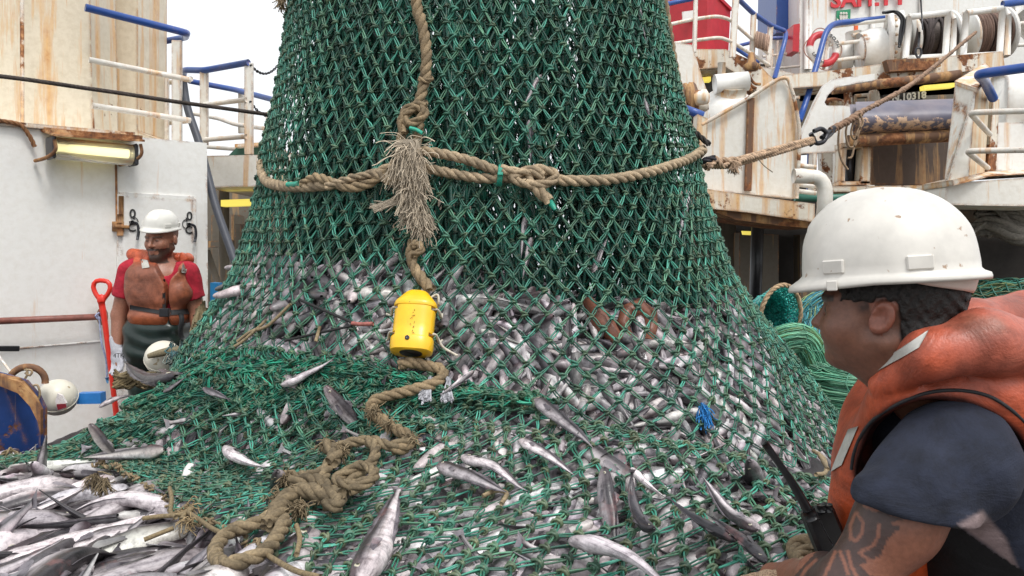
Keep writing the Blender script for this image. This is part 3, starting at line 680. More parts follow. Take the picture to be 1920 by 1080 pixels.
# ---------------------------------------------------------------- the catch
netlab = 'huge green knotted trawl net bag hanging over the deck and spread over the heaped fish'
net = empty('trawl_net', (-.1, BY, .1), netlab, 'fishing net')
if 'net' not in SKIP:
    mb = MB()
    net_sheet(mb, bag_fn, NTH, len(ZR) - 1, True, bar=.0615, seed=1, jit=.0018, rad=.0028, knot=1.3, brown=.3, maxslack=.005, keep=lambda p: ~((p[:, 2] < heap_z(p[:, 0], p[:, 1]) - .05) | ((p[:, 1] > BY + .5) & (p[:, 2] < 1.0))))
    mb.build('bag_webbing', M['net'], net)
    mb = MB(); net_sheet(mb, liner_fn, 215, 26, True, bar=.066, rad=.0043, jit=.009, cols=((.010, .085, .060), (.014, .125, .085), (.010, .065, .048)), seed=2, knot=1.2, brown=.3, single=True)  # both layers in darker green to deepen the shade inside the bag
    net_sheet(mb, liner2_fn, 170, 24, True, bar=.066, rad=.0043, jit=.009, cols=((.010, .085, .060), (.014, .125, .085), (.010, .065, .048)), seed=8, knot=1.2, brown=.3, single=True)
    mb.build('slack_inner_webbing', M['net'], net)
    mb = MB()
    net_sheet(mb, apron_fn, 58, 22, False, bar=.066, jit=.0018, seed=3, maxslack=.007, rad=.0027, knot=1.3, brown=.6)
    mb.build('spread_webbing', M['net'], net)
    mb = MB()
    f2 = lambda U, V: apron_pt(U * .62 + .02 * np.sin(11 * V), -.03 + V * (.20 + .05 * np.sin(5 * U)), .030 + .012)
    net_sheet(mb, f2, 42, 8, False, bar=.066, jit=.006, seed=4, maxslack=.011, rad=.0028, knot=1.25, brown=.4, cols=((.012, .15, .09), (.02, .26, .16), (.010, .10, .07)))
    f3 = lambda U, V: apron_pt(.03 + U * .5, .10 + V * (.16 + .05 * np.sin(9 * U)), .022)
    net_sheet(mb, f3, 36, 6, False, bar=.066, jit=.007, seed=5, maxslack=.012, rad=.0028, knot=1.25, brown=.45)
    mb.build('folded_webbing', M['net'], net)
# brown selvedge cord along the lower edge, laced through the meshes
ROPEC = A(.27, .20, .115); ROPED = A(.165, .125, .065)
EDGE = [apron_pt(np.array([u]), np.array([1.0 + .006 * math.sin(i * 2.4)]), .018 + .008 * math.sin(i * 1.1))[0] for i, u in enumerate(np.linspace(.02, .62, 90))]
mb = MB(); e = smoothpath(EDGE, .012); d_ = np.arange(len(e)); e = e + np.stack([0 * d_, .006 * np.sin(d_ * .9), .007 * np.cos(d_ * .9)], -1)
rope(mb, e, .0065, ROPEC * .8, strands=2)
for k in range(4, len(EDGE) - 2, 2):
    c = EDGE[k]; T = nrm(EDGE[k + 1] - EDGE[k - 1]); N_ = nrm(c - A(0, 0, CZ)) * -1; s = np.cross(T, N_); a = np.linspace(0, 2 * np.pi * 1.0, 10)
    lp = c + .017 * np.cos(a)[:, None] * s + .014 * np.sin(a)[:, None] * N_ + np.linspace(-.012, .012, 10)[:, None] * T; tube(mb, lp, .0042, 6, raw=True, c=ROPEC * rng.uniform(.6, 1.1))
mb.build('edge_lacing', M['rope'], net)

# --- fish
def pile_specs():
    S = []
    def put(p, hd, up, L, zone): S.append((np.array(p, float), nrm(hd), nrm(up), L, zone))
    g = np.random.default_rng(21)
    def lie(hd, nn, mu=28, sd=32):      # on its flank, belly turned up a little
        hd = nrm(hd - nn * (hd @ nn)); sv = np.cross(hd, nn); r = math.radians(g.normal(mu, sd)); sg = 1 if g.random() < .5 else -1; return nn * math.cos(r) * sg + sv * math.sin(r)
    openp = [(-300, 850), (-20, 868), (90, 884), (190, 906), (245, 938), (300, 972), (425, 1030), (530, 1085), (650, 1180), (700, 1400), (-400, 1400)]
    n = 0
    while n < 400:
        x, y = g.uniform(-2.3, .0), g.uniform(1.3, 3.1)
        z = float(heap_z(x, y)); px, py = topx(np.array([[x, y, z]]))
        if not poly_in(px, py, openp)[0]: continue
        n += 1; lay = n / 400
        a = math.radians(g.normal(62, 24) - (35 if y > 2.2 else 0)) + (math.pi if g.random() < .4 else 0); nn = nrm(surf_n(np.array([x, y, z])) + g.normal(0, .05, 3))
        hd = A(math.cos(a), math.sin(a), 0); hd = nrm(hd - nn * (hd @ nn)); up = lie(hd, nn, -4, 30)
        put((x, y, z - .108 + .085 * lay + g.normal(0, .008)), hd, up, g.uniform(.50, .74), 'open')
    for k0 in range(5200):
        k = int(k0 * 1700 / 5200)
        u, v = g.uniform(-.0, .975), g.uniform(-.02, 1.05); q = apron_pt(np.array([u]), np.array([v]), 0)[0]
        a = g.normal(1.0, .9) + (math.pi if g.random() < .5 else 0); e3 = apron_pt(np.clip(np.array([u - .03, u + .03, u, u]), 0, 1), np.array([v, v, v - .03, v + .03]), 0); nn = nrm(np.cross(e3[1] - e3[0], e3[3] - e3[2])); nn = nn if nn[2] > 0 else -nn; nn = nrm(nn + A(0, 0, .15)) if u > .07 else A(0, 0, 1.); hd0 = 0
        hd = A(math.cos(a), math.sin(a), g.normal(0, .12)); hd = nrm(hd - nn * (hd @ nn) * .9)
        L_ = g.uniform(.30, .48); pq = q - nn * (.034 + .05 * (1 - k / 1700) + g.uniform(0, .008))
        if (pokes(pq, hd, L_, .024) and (u < .1 or g.random() < .975)): continue
        put(pq, hd, lie(hd, nn, 12, 34), L_, 'apron')
    for k0 in range(3900):
        k = int(k0 * 2100 / 3900)
        th = g.uniform(-np.pi - .45, .45); x = math.cos(th) * 1.2 + BX(1.2); zt = ztop(x); z = g.uniform(.55, zt - .02)
        tu = nrm(bag_p(th + .02, z) - bag_p(th - .02, z)); dn = nrm(bag_p(th, z + .03) - bag_p(th, z - .03)); nn = nrm(np.cross(tu, dn))
        q = bag_p(th, z) - nn * (.058 + .05 * (1 - k / 2100) + g.uniform(0, .010))
        a = g.normal(math.pi / 2 + .25 * math.cos(th), .75) + (math.pi if g.random() < .5 else 0)
        if z > zt - .22: a = g.uniform(0, 6.28)
        hd = tu * math.cos(a) + dn * math.sin(a); L_ = g.uniform(.24, .37)
        if pokes(q, hd, L_, .035): continue
        put(q, hd, lie(hd, nn, 14, 34), L_, 'bag')
    for k in range(700):
        r = 1.12 * math.sqrt(g.random()); th = g.uniform(0, 6.28); x = BX(1.4) + r * math.cos(th); y = BY + r * math.sin(th)
        z = ztop(x) + .05 * float(sn(A(x, y, 0), 4, 2, 4)) + .03 * (y - BY) - .03 * r - .04 * (1 - k / 700)
        a = g.uniform(0, 6.28); put((x, y, z), (math.cos(a), math.sin(a), g.normal(0, .25)), A(g.normal(0, .5), g.normal(0, .5), 1), g.uniform(.30, .46), 'top')
    return S
def apron_top(x, y):
    h = _ABV.ray_cast(Vector((x, y, 4)), Vector((0, 0, -1))); return h[0][2] if h[0] is not None else None
def pokes(p, hd, L, slack):      # does a fish stick out through the spread net, or through the bag's wall?
    for k in (-.46, -.25, 0, .25, .46):
        q = p + hd * L * k; t = apron_top(q[0], q[1])
        if t is not None and q[2] > t - slack: return True
        if math.hypot(q[0] - BX(q[2]), q[1] - BY) < 1.9 and t is None and math.hypot(q[0] - BX(q[2]), q[1] - BY) > bag_r(math.atan2(q[1] - BY, q[0] - BX(q[2])), q[2]) - .012: return True
    return False
def ztop(x): return np.interp(x, [-1.25, -.6, -.25, .25, 1.0], [1.44, 1.445, 1.38, 1.235, 1.26])
if 'fish' not in SKIP:
    SPEC = pile_specs()
    # which of them show largest: near, in the frame, in the upper layer
    def weight(s, i):
        p, hd, up, L, zone = s; px, py = topx(p[None]); px, py = px[0], py[0]
        if not (-60 < px < 1980 and 0 < py < 1120) or zone == 'top': return -1
        if zone != 'open' and px > 1600: return -1
        return L / p[1] * {'open': 3.0, 'apron': 1.25, 'bag': .9}[zone]
    zs = [s[4] for s in SPEC]; LAY = np.array([(i - zs.index(z)) / zs.count(z) for i, z in enumerate(zs)])
    cnt = {'open': 400, 'apron': 1700, 'bag': 2100, 'top': 700}; st = {'open': 0, 'apron': 400, 'bag': 2100, 'top': 4200}
    W = np.array([weight(s, i) for i, s in enumerate(SPEC)])
    for i, s in enumerate(SPEC):
        if LAY[i] < .5: W[i] = -1
    quota = {'open': 130, 'apron': 90, 'bag': 52}; chosen = set()
    for zn, qn in quota.items():
        idx = [i for i, s in enumerate(SPEC) if s[4] == zn and W[i] > 0]; idx.sort(key=lambda i: -W[i]); chosen |= set(idx[:qn])
    bends = [(0, 0), (.5, .12), (-.6, .1), (1.0, -.2), (-.25, .28)]
    protos = [[fish_proto(k, b, t) for b in bends for t in ((1.08, .82) if k == 0 else (1.0, .7))] for k in (0, 1)]
    used = set()
    G = {'open': ('silver hake lying bare in the open pile at the lower left edge of the net', 'fish in the uncovered pile'),
         'apron': ('silver fish lying under the spread green meshes in front of the hanging bag', 'fish under the spread net'),
         'bag': ('silver fish pressed against the inside of the hanging net bag', 'fish inside the hanging bag')}
    def place(root, m):
        root.matrix_world = Matrix(m.tolist()); return root
    for i in sorted(chosen):
        p, hd, up, L, zn = SPEC[i]; k = 0 if rng.random() < .35 else 1; j = int(rng.integers(0, len(protos[k]))); pr = protos[k][j]
        o = pr if pr.name not in used else ctree(pr); used.add(pr.name)
        m = fmat(p, hd, up, L); s3 = rng.uniform(.86, 1.06); m[:3, 1] *= s3; m[:3, 2] *= s3
        place(o, m); tag(o, G[zn][0], 'fish', G[zn][1])
    # the mass of the rest
    low = []
    for k in (0, 1):
        for b in bends:
            for sd_, fn_ in ((8, False), (12, True)):
                bd, fn2, ey = fish_geo(k, b, sd_, fn_); v1, c1 = bd.data(); v2, c2 = fn2.data(); q1 = np.concatenate(bd.f4); q2 = np.concatenate(fn2.f4) + len(v1)
                low.append((np.concatenate([v1, v2]), np.concatenate([q1, q2]), np.concatenate([c1, c2])))
    mb = MB(); gi = {}
    for i, s in enumerate(SPEC):
        if i not in chosen: gi.setdefault(int(rng.choice(10, p=[.08] * 5 + [.12] * 5)) * 2 + (1 if (s[1] is not None and s[4] in ('open',)) or rng.random() < .45 else 0), []).append(i)
    for li, ids in gi.items():
        v, q, c = low[li]; Ms = np.array([fmat(*SPEC[i][:4]) for i in ids]); tone = rng.uniform(.6, 1.2, (len(ids), 1, 1)); dk = (rng.random((len(ids), 1, 1)) < .28) * .7  # some fish darkened at random to imitate shadows in the heap
        cc = (c[None] * (1 - dk) + A(.09, .085, .095) * dk) * tone * (1 + rng.normal(0, .03, (len(ids), 1, 3)))
        stamp(mb, v, q, Ms[:, :3, 3], Ms[:, :3, 0], Ms[:, :3, 1], Ms[:, :3, 2], np.clip(cc, 0, .85))
    # added dark filler under the fish, coloured to stand for shade in the gaps
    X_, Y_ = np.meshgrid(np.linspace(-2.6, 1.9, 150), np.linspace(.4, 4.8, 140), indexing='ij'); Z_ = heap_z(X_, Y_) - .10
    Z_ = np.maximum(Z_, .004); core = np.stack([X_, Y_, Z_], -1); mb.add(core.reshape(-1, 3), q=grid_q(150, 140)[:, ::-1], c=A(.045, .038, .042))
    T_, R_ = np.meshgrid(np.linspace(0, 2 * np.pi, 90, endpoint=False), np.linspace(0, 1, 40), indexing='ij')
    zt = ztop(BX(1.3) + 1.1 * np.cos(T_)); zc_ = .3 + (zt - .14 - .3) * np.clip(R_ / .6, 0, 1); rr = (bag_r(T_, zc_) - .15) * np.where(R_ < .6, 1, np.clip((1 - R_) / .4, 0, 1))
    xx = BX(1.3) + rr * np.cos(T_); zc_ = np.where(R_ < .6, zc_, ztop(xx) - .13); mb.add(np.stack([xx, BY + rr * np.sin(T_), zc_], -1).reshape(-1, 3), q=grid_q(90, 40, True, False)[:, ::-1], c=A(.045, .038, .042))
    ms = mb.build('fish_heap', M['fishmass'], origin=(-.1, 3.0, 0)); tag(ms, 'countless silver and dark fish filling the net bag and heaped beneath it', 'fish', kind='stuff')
    # single fish lying on top of the net: nose px, tail px, kind, bend, tone, dark, roll, label
    TOP = [((533, 722), (632, 682), 0, (.5, .1), 1.15, 0, -.5, 'white bellied fish on the net fold below and left of the yellow sensor'),
           ((628, 742), (662, 795), 0, (0, 0), .9, .1, .2, 'fish poking head up through the net with pink open mouth, left of the rope zigzag'),
           ((1006, 762), (1108, 832), 1, (-.9, -.25), .75, .15, .3, 'slim pinkish fish with its tail hooked downwards, right of the rope zigzag'),
           ((976, 832), (1074, 890), 1, (-.35, 0), 1.0, .1, .2, 'stiff slate backed fish lying alone on the net in the middle foreground'),
           ((872, 855), (990, 926), 1, (.2, .25), .95, 0, -.3, 'upper of the two fish lying crossed on the net in the middle foreground'),
           ((824, 876), (950, 930), 1, (.1, .1), .85, .1, .4, 'lower of the two fish lying crossed on the net in the middle foreground'),
           ((672, 1105), (746, 940), 0, (.1, -.12), 1.05, .1, .2, 'large blue grey fish standing tail up at the bottom edge of the photo'),
           ((1072, 1020), (1290, 1112), 0, (-.5, .1), 1.2, 0, -.6, 'large pale fish with a red throat at the bottom, right of centre'),
           ((1228, 1000), (1170, 925), 0, (1.9, .1), .6, .75, .3, 'dark grey fish bent double on the net near the radio antenna'),
           ((1378, 1022), (1255, 950), 0, (.25, 0), .5, .8, .2, 'dark grey fish lying straight under the bent dark fish'),
           ((1418, 1010), (1318, 918), 1, (.35, -.2), 1.05, 0, -.3, 'thin pinkish white fish beside the dark fish, tail pointing up'),
           ((1432, 1062), (1330, 968), 1, (-.3, 0), .4, .85, .1, 'long black fish reaching down towards the tan glove'),
           ((1185, 888), (1245, 945), 0, (.2, 0), 1.1, 0, -.9, 'pale fish head with pink flesh sticking out above the dark fish'),
           ((1136, 918), (1150, 985), 0, (0, 0), .8, .3, .5, 'small fish head pointing up through the meshes left of the dark fish'),
           ((188, 768), (262, 738), 0, (-.9, 0), .9, .15, .1, 'curved silver fish on the left ridge of the net nearest the float'),
           ((330, 712), (238, 706), 1, (.5, 0), .6, .5, .1, 'dark fish lying across the crest of the heap below the round float'),
           ((312, 738), (352, 712), 0, (.2, 0), .6, .4, .4, 'short dark fish on the ridge in front of the float'),
           ((386, 730), (432, 750), 0, (0, 0), .95, .1, .2, 'small grey fish lying alone on the green fold right of the float'),
           ((425, 846), (500, 892), 0, (.3, 0), 1.15, 0, -.7, 'white bellied fish half under the meshes left of the knotted rope'),
           ((528, 908), (492, 872), 0, (0, 0), .8, .1, .5, 'fish snout peering from under the net beside the frayed rope knot'),
           ((1406, 895), (1442, 852), 0, (.2, 0), .9, .1, -.3, 'gaping fish with red mouth in the net close to the antenna tip'),
           ((888, 700), (830, 742), 0, (.1, 0), 1.1, 0, .2, 'pale fish showing its round eye right of the yellow sensor')]
    for (n0, t0, k, b, tn, dk, roll, lb) in TOP:
        a, c = hit(*n0, .03), hit(*t0, .03); mid = (a + c) / 2; nn = surf_n(hit((n0[0] + t0[0]) / 2, (n0[1] + t0[1]) / 2)); L = float(np.linalg.norm(a - c)) * 1.04
        if 'poking' in lb or 'head' in lb and 'sticking' not in lb or 'snout' in lb or 'gaping' in lb:
            L = .30; hd = nrm(nrm(a - c) + nn * .75); mid = a - hd * .12 + nn * .02
        r = fish_proto(k, b, tn, dk); sd2 = nrm(np.cross(nn, nrm(a - c))); place(r, fmat(mid + nn * .012, a - c if L != .30 else hd, nn + sd2 * roll, min(L, .75)))
        tag(r, lb, 'fish')
    # fish caught high up behind the meshes
    for (x1, y1, x2, y2) in ((985, 415, 978, 475), (992, 468, 985, 500), (1010, 150, 985, 195), (993, 240, 995, 290), (1200, 20, 1212, 80), (1210, 185, 1222, 240), (1290, 370, 1275, 440), (1115, 500, 1135, 455)):
        a, c = hit(x1, y1, -.06), hit(x2, y2, -.06); r = ctree(protos[1][0]); nn = surf_n(a); place(r, fmat((a + c) / 2, a - c, nn + A(.3, 0, 0), max(.16, float(np.linalg.norm(a - c)) * 1.3)))
        tag(r, 'slim fish stuck high behind the meshes of the bag, above the pile', 'fish', 'fish hung up high in the bag')
    # a brown skinned ray folded among the fish
    ray = MB()
    for (pts, r) in (([(1100, 560), (1118, 580), (1130, 610), (1160, 640)], .045), ([(1180, 632), (1165, 600), (1180, 582), (1205, 578), (1222, 600), (1215, 640)], .036)):
        pp = [hit(x, y, -.07) for x, y in pts]; tube(ray, pp, np.interp(np.linspace(0, 1, 20), [0, .5, 1], [.4, 1, .5]) * r, 12, c=A(.20, .075, .045))
    tag(ray.build('brown_ray', M['skin']), 'red brown ray curled up inside the bag, right of the yellow sensor', 'ray')
# ================================================================ setting
if 'set' not in SKIP:
    mb = MB(); g1 = np.stack(np.meshgrid(np.linspace(-14, 16, 3), np.linspace(-5, 22, 3), indexing='ij'), -1).reshape(-1, 2)
    mb.add(np.c_[g1, np.zeros(9)], q=grid_q(3, 3)); tag(mb.build('deck', M['deck'], smooth=False), 'wet brown steel deck', None, kind='structure')
    mb = MB(); mb.add([[-4000, -4000, -3.2], [4000, -4000, -3.2], [4000, 4000, -3.2], [-4000, 4000, -3.2]], q=[[0, 1, 2, 3]])
    tag(mb.build('sea', plain('sea_water', (.05, .08, .09), .15, 0, .3, .4, .6, dist=.2), smooth=False), 'grey sea round the ship', None, kind='structure')
# ---------------------------------------------------------------- left: deckhouse wall
def WY(px):      # depth of the wall's face at a photo column
    k = (px - CX) / F; return 7.617 / (.978 - k) * 1.0
def WPt(px, py, off=0.0):
    p = P(px, py, WY(px)); n = nrm(A(.715, -.70, 0)); return p + n * off
def wall_plate(mb, pts, off, th, c=None):
    n = nrm(A(.715, -.70, 0)); pp = [WPt(x, y, off) for x, y in pts]; return prism(mb, pp, n * -th, c)
WX = nrm(WPt(380, 400) - WPt(0, 400)); WX[2] = 0; WX = nrm(WX); WN = nrm(A(.715, -.70, 0))
house = empty('deckhouse', WPt(200, 940), 'white painted steel deckhouse wall with a closed weathertight door behind the bearded worker', 'deckhouse')
mb = MB(); b_ = [(-260, 205), (0, 233), (120, 245), (250, 256), (388, 268), (390, 560), (392, 905), (-260, 1010)]
wall_plate(mb, b_, 0, .9); mb.build('wall', M['wall'], house, smooth=False)
mb = MB(); wall_plate(mb, [(-260, 199), (0, 227), (120, 238), (250, 249), (250, 257), (120, 246), (0, 235), (-260, 208)], .03, .06); mb.build('rusty_top_edge', M['cream_rust'], house, smooth=False)
door = MB(); wall_plate(door, [(226, 368), (358, 376), (360, 872), (228, 885)], .022, .02); dr = door.build('door', M['wall'], house, smooth=False)
mb = MB()
for a, b in (((222, 364), (362, 372)), ((362, 372), (364, 876)), ((364, 876), (224, 889)), ((224, 889), (222, 364))):
    beam(mb, WPt(*a, .012), WPt(*b, .012), .03, .014, up=WN)
mb.build('frame', M['wall'], dr, smooth=False)
for (hx, hy) in ((243, 417), (350, 421)):
    mb = MB(); c = WPt(hx, hy, .05); tube(mb, [WPt(hx, hy, .01), c], .012, 10, raw=True); pipe(mb, [c, WPt(hx + 9, hy + 2, .055), WPt(hx + 11, hy + 18, .06), WPt(hx + 8, hy + 33, .06)], .009, 10, .03)
    mb.build('handle', M['steel'], dr)
    mb = MB(); text_mb(mb, '0', WPt(hx - 3.5, hy - 8, .027), WX, A(0, 0, 1), .085, .001, font_w=.0015); text_mb(mb, 'C', WPt(hx - 6.5, hy + 17, .027), WX, A(0, 0, 1), .075, .001, font_w=.0015)
    s = 1 if hx < 300 else -1; arc = [WPt(hx + s * (6 + 7 * math.sin(t)), hy - 9 + 12 * (1 - math.cos(t)) * .8, .028) for t in np.linspace(0, 1.5, 6)]
    if hx > 300: arc = [WPt(hx - 5 - 6 * math.sin(t), hy - 9 + 8 * (1 - math.cos(t)), .028) for t in np.linspace(0, 3.0, 9)]
    tube(mb, arc, .003, 5, raw=True); a0 = arc[0]; prism(mb, [a0 + A(0, 0, .02) * 0 + WX * -.022 * s, a0 + A(0, 0, .016), a0 - A(0, 0, .016)], WN * .003)
    mb.build('lettering', M['letter'], dr, smooth=False)
mb = MB()
for hy in (402, 426): tube(mb, [WPt(222, hy, .03), WPt(222, hy + 16, .03)], .02, 10, raw=True)
box(mb, WPt(210, 434, .0) - A(0, .0, 0), WPt(237, 416, .0) + A(0, .03, 0)); tube(mb, [WPt(216, 300, .012), WPt(218, 415, .012)], .007, 6, raw=True)
beam(mb, WPt(209, 424, .03), WPt(237, 426, .03), .02, .05, up=WN); tube(mb, [WPt(224, 368, .03), WPt(224, 436, .03)], .016, 8, raw=True)
mb.build('hinge', M['rust'], dr)
mb = MB(); tube(mb, [WPt(15, 655, .002), WPt(188, 640, .002)], .006, 6, raw=True); mb.build('weld_seam', M['wall'], house)
mb = MB(); rope(mb, [WPt(x, y, .035) for x, y in ((-120, 214), (0, 228), (35, 236), (52, 256), (62, 276))], .013, A(.22, .10, .04)); mb.build('cable', M['rope'], house)
# lamp under its rusty hood
lamp = empty('tube_lamp', WPt(160, 300), 'long tube lamp with clear cover and rusty hood on the white deckhouse wall', 'lamp')
mb = MB(); cs = [WPt(78, 248, 0), WPt(245, 265, 0), WPt(245, 270, .20), WPt(84, 259, .20)]
prism(mb, cs, A(0, 0, .035)); prism(mb, [WPt(76, 246, .0), WPt(246, 263, 0), WPt(247, 272, .22), WPt(80, 262, .22)], A(0, 0, .014)); mb.build('hood', M['hood'], lamp, smooth=False)
mb = MB(); a, b = WPt(90, 281, .12), WPt(232, 294, .12); tube(mb, [a, b], .068, 20, raw=True); mb.build('cover', M['diffuser'], lamp)
mb = MB(); tube(mb, [WPt(97, 279, .12), WPt(226, 291, .12)], .034, 12, raw=True); mb.build('tube', M['lamp_w'], lamp)
for x, y in ((84, 280), (236, 294)): mb = MB(); beam(mb, WPt(x - 3, y, .115), WPt(x + 4, y + .5, .115), .15, .14, up=A(0, 0, 1), bev=.01); mb.build('end_cap', M['steel'], lamp, smooth=False)
for x, y in ((82, 268), (240, 276)):
    mb = MB(); pipe(mb, [WPt(x, y, .21), WPt(x + 3, y + 20, .22), WPt(x - 8, y + 32, .14), WPt(x - 18, y + 34, .02)], .011, 8, .06); mb.build('guard_rod', M['rust'], lamp)
# ---------------------------------------------------------------- streaked tower and its handrails
tower = empty('mast_tower', P(90, 500, 5.7), 'tall cream tower plates streaked with orange rust at the upper left', 'tower')
mb = MB(); pts = [P(-300, -400, 5.0), P(160, -400, 5.35), P(174, 246, 5.35), P(-300, 246, 5.0)]; prism(mb, pts, (0, .35, 0)); mb.build('front_plate', M['tower'], tower, smooth=False)
mb = MB(); pts = [P(150, -400, 5.9), P(258, -400, 5.9), P(258, 246, 5.9), P(300, 262, 5.9), P(322, 268, 5.9), P(150, 268, 5.9)]; prism(mb, pts, (0, .5, 0)); mb.build('side_plate', M['tower'], tower, smooth=False)
mb = MB(); tube(mb, [P(40, -400, 5.0), P(42, 246, 5.02)], .012, 6, raw=True); tube(mb, [P(168, 120, 5.36), P(175, 246, 5.36)], .010, 6, raw=True); mb.build('weld', M['cream_rust'], tower)
mb = MB(); beam(mb, P(268, -60, 5.85), P(268, 36, 5.85), .045, .06); tag(mb.build('rusty_bracket', M['cream_rust'], smooth=False), 'rusty cream bracket above the blue handrail', 'bracket')
def railing(name, label, blues, whites, posts, r=.026, rw=.02, group=None):
    allp = [P(*p) for l in (blues + whites) for p in l]; c = np.mean(allp, 0); c[2] = min(p[2] for p in allp)
    e = empty(name, c, label, 'railing', group)
    for l in blues: m_ = MB(); pipe(m_, [P(*p) for p in l], r, 12, .07); m_.build('handrail', M['blue'], e)
    for l in whites: m_ = MB(); pipe(m_, [P(*p) for p in l], rw, 10, .07); m_.build('mid_rail', M['cream'], e)
    for (a, b, w_) in posts: m_ = MB(); beam(m_, P(*a), P(*b), w_, .03, up=A(0, 1, 0)); m_.build('post', M['cream'], e, smooth=False)
    return e
railing('railing', 'blue topped handrail turning round the rusty tower', [[(160, 14, 5.2), (350, 62, 5.6), (348, 70, 6.4), (262, 86, 6.8)]], [[(167, 112, 5.25), (358, 150, 5.65)], [(173, 198, 5.25), (357, 226, 5.65)], [(262, 164, 6.7), (358, 148, 6.2)], [(262, 236, 6.7), (358, 226, 6.2)]], [((332, 76, 5.9), (332, 266, 5.9), .072), ((313, 140, 6.3), (313, 262, 6.3), .03)])
railing('railing', 'blue topped guard rail with cream posts left of the net bag', [[(343, 145, 7.0), (346, 131, 6.6), (383, 132, 6.4), (466, 117, 6.2)], [(355, 152, 8.0), (440, 168, 7.6), (520, 189, 7.2)]], [[(384, 196, 6.4), (462, 187, 6.2)], [(384, 262, 6.4), (462, 256, 6.2)], [(362, 213, 8.0), (410, 222, 7.8), (440, 233, 7.6), (510, 243, 7.2)], [(384, 275, 8.0), (510, 285, 7.6)]], [((383, 135, 6.42), (383, 272, 6.42), .065), ((467, 118, 6.22), (467, 290, 6.22), .066), ((455, 165, 7.6), (455, 250, 7.6), .08), ((508, 210, 7.2), (508, 300, 7.2), .09)])
def chain(name, label, a, b, sag, n, r=.006):
    m_ = MB(); a, b = P(*a), P(*b)
    for i in range(n):
        t = (i + .5) / n; c = a * (1 - t) + b * t - A(0, 0, sag) * 4 * t * (1 - t); t2 = t + .01; c2 = a * (1 - t2) + b * t2 - A(0, 0, sag) * 4 * t2 * (1 - t2); d = nrm(c2 - c)
        up = A(0, 1, 0) if i % 2 else nrm(np.cross(d, A(0, 1, 0))); L = np.linalg.norm(b - a) / n * .72; aa = np.linspace(0, 2 * np.pi, 10); tube(m_, c + (np.cos(aa)[:, None] * d * L + np.sin(aa)[:, None] * up * L * .55), r, 5, raw=True, caps=False)
    tag(m_.build(name, M['steel']), label, 'chain')
chain('chain', 'thin chain hanging from the top of the guard rail post to the net', (470, 122, 6.2), (528, 112, 6.6), .09, 22, .005)
chain('chain', 'thin chain sagging halfway up the guard rail post', (469, 190, 6.2), (516, 216, 6.5), .05, 18, .005)
chain('chain', 'thin chain strung behind the tower between rails', (262, 156, 6.8), (330, 138, 6.4), .03, 22, .005)
mb = MB(); rope(mb, [P(-200, 124, 3.6), P(0, 143, 3.75), P(180, 168, 3.95), P(340, 192, 4.15), P(505, 215, 4.4), P(560, 222, 4.5)], .0105, A(.055, .042, .036), strands=6, pitch=.1, sides=5, step=.008)
tag(mb.build('wire_rope', M['rope']), 'taut dark steel wire rope crossing in front of the rusty tower', 'wire rope')
mb = MB(); pipe(mb, [P(343, 150, 6.0), P(350, 200, 5.9), P(375, 272, 5.8), P(405, 390, 5.6), P(442, 495, 5.4), P(470, 600, 5.2)], .028, 10, .1)
tag(mb.build('hose', plain('dark_hose', (.05, .055, .07), .5)), 'dark grey hose slanting down beside the deckhouse corner', 'hose')
# ---------------------------------------------------------------- gallery behind, between house and bag
gal = empty('covered_gallery', P(450, 700, 7.0), 'cream gallery edge with dark passage under it, left of the net bag', 'gallery')
mb = MB(); plate(mb, [(388, 292), (620, 288), (620, 345), (388, 352)], 6.6, 1.6); mb.build('edge_beam', M['cream'], gal, smooth=False)
mb = MB(); plate(mb, [(300, 356), (900, 350), (900, 722), (300, 722)], 9.0, .1); mb.build('back_wall', M['dim'], gal, smooth=False)
mb = MB(); plate(mb, [(396, 404), (436, 402), (436, 560), (396, 560)], 8.6, .35); plate(mb, [(440, 420), (452, 420), (452, 540), (440, 540)], 7.9, .3); plate(mb, [(388, 452), (436, 450), (436, 462), (388, 464)], 8.1, .3); plate(mb, [(470, 380), (485, 380), (485, 560), (470, 560)], 7.6, .3); mb.build('locker', M['dim'], gal, smooth=False)
mb = MB(); tube(mb, [P(388, 470, 7.2), P(412, 540, 7.2)], .03, 8, raw=True); tube(mb, [P(420, 356, 7.4), P(420, 640, 7.4)], .05, 8, raw=True); mb.build('pipe', M['dim'], gal)
mb = MB(); plate(mb, [(414, 375), (490, 372), (490, 384), (414, 387)], 6.9, .12); tag(mb.build('strip_lamp', M['lamp_y'], smooth=False), 'yellow strip lamp under the gallery left of the bag', 'lamp')
mb = MB(); plate(mb, [(428, 292), (445, 275), (505, 272), (520, 292)], 7.2, .8); mb.build('green_hatch', plain('green_paint', (.03, .10, .07), .5), gal, smooth=False)
mb = MB(); plate(mb, [(440, 270), (500, 266), (500, 272), (440, 276)], 7.1, .9); mb.build('hatch_rim', M['cream_rust'], gal, smooth=False)
mb = MB(); plate(mb, [(394, 530), (408, 531), (408, 620), (394, 620)], 6.2, .1); tag(mb.build('blue_crate', plain('blue_crate_plastic', (.02, .22, .5), .4), smooth=False), 'bright blue crate glimpsed between the worker and the net', 'crate')
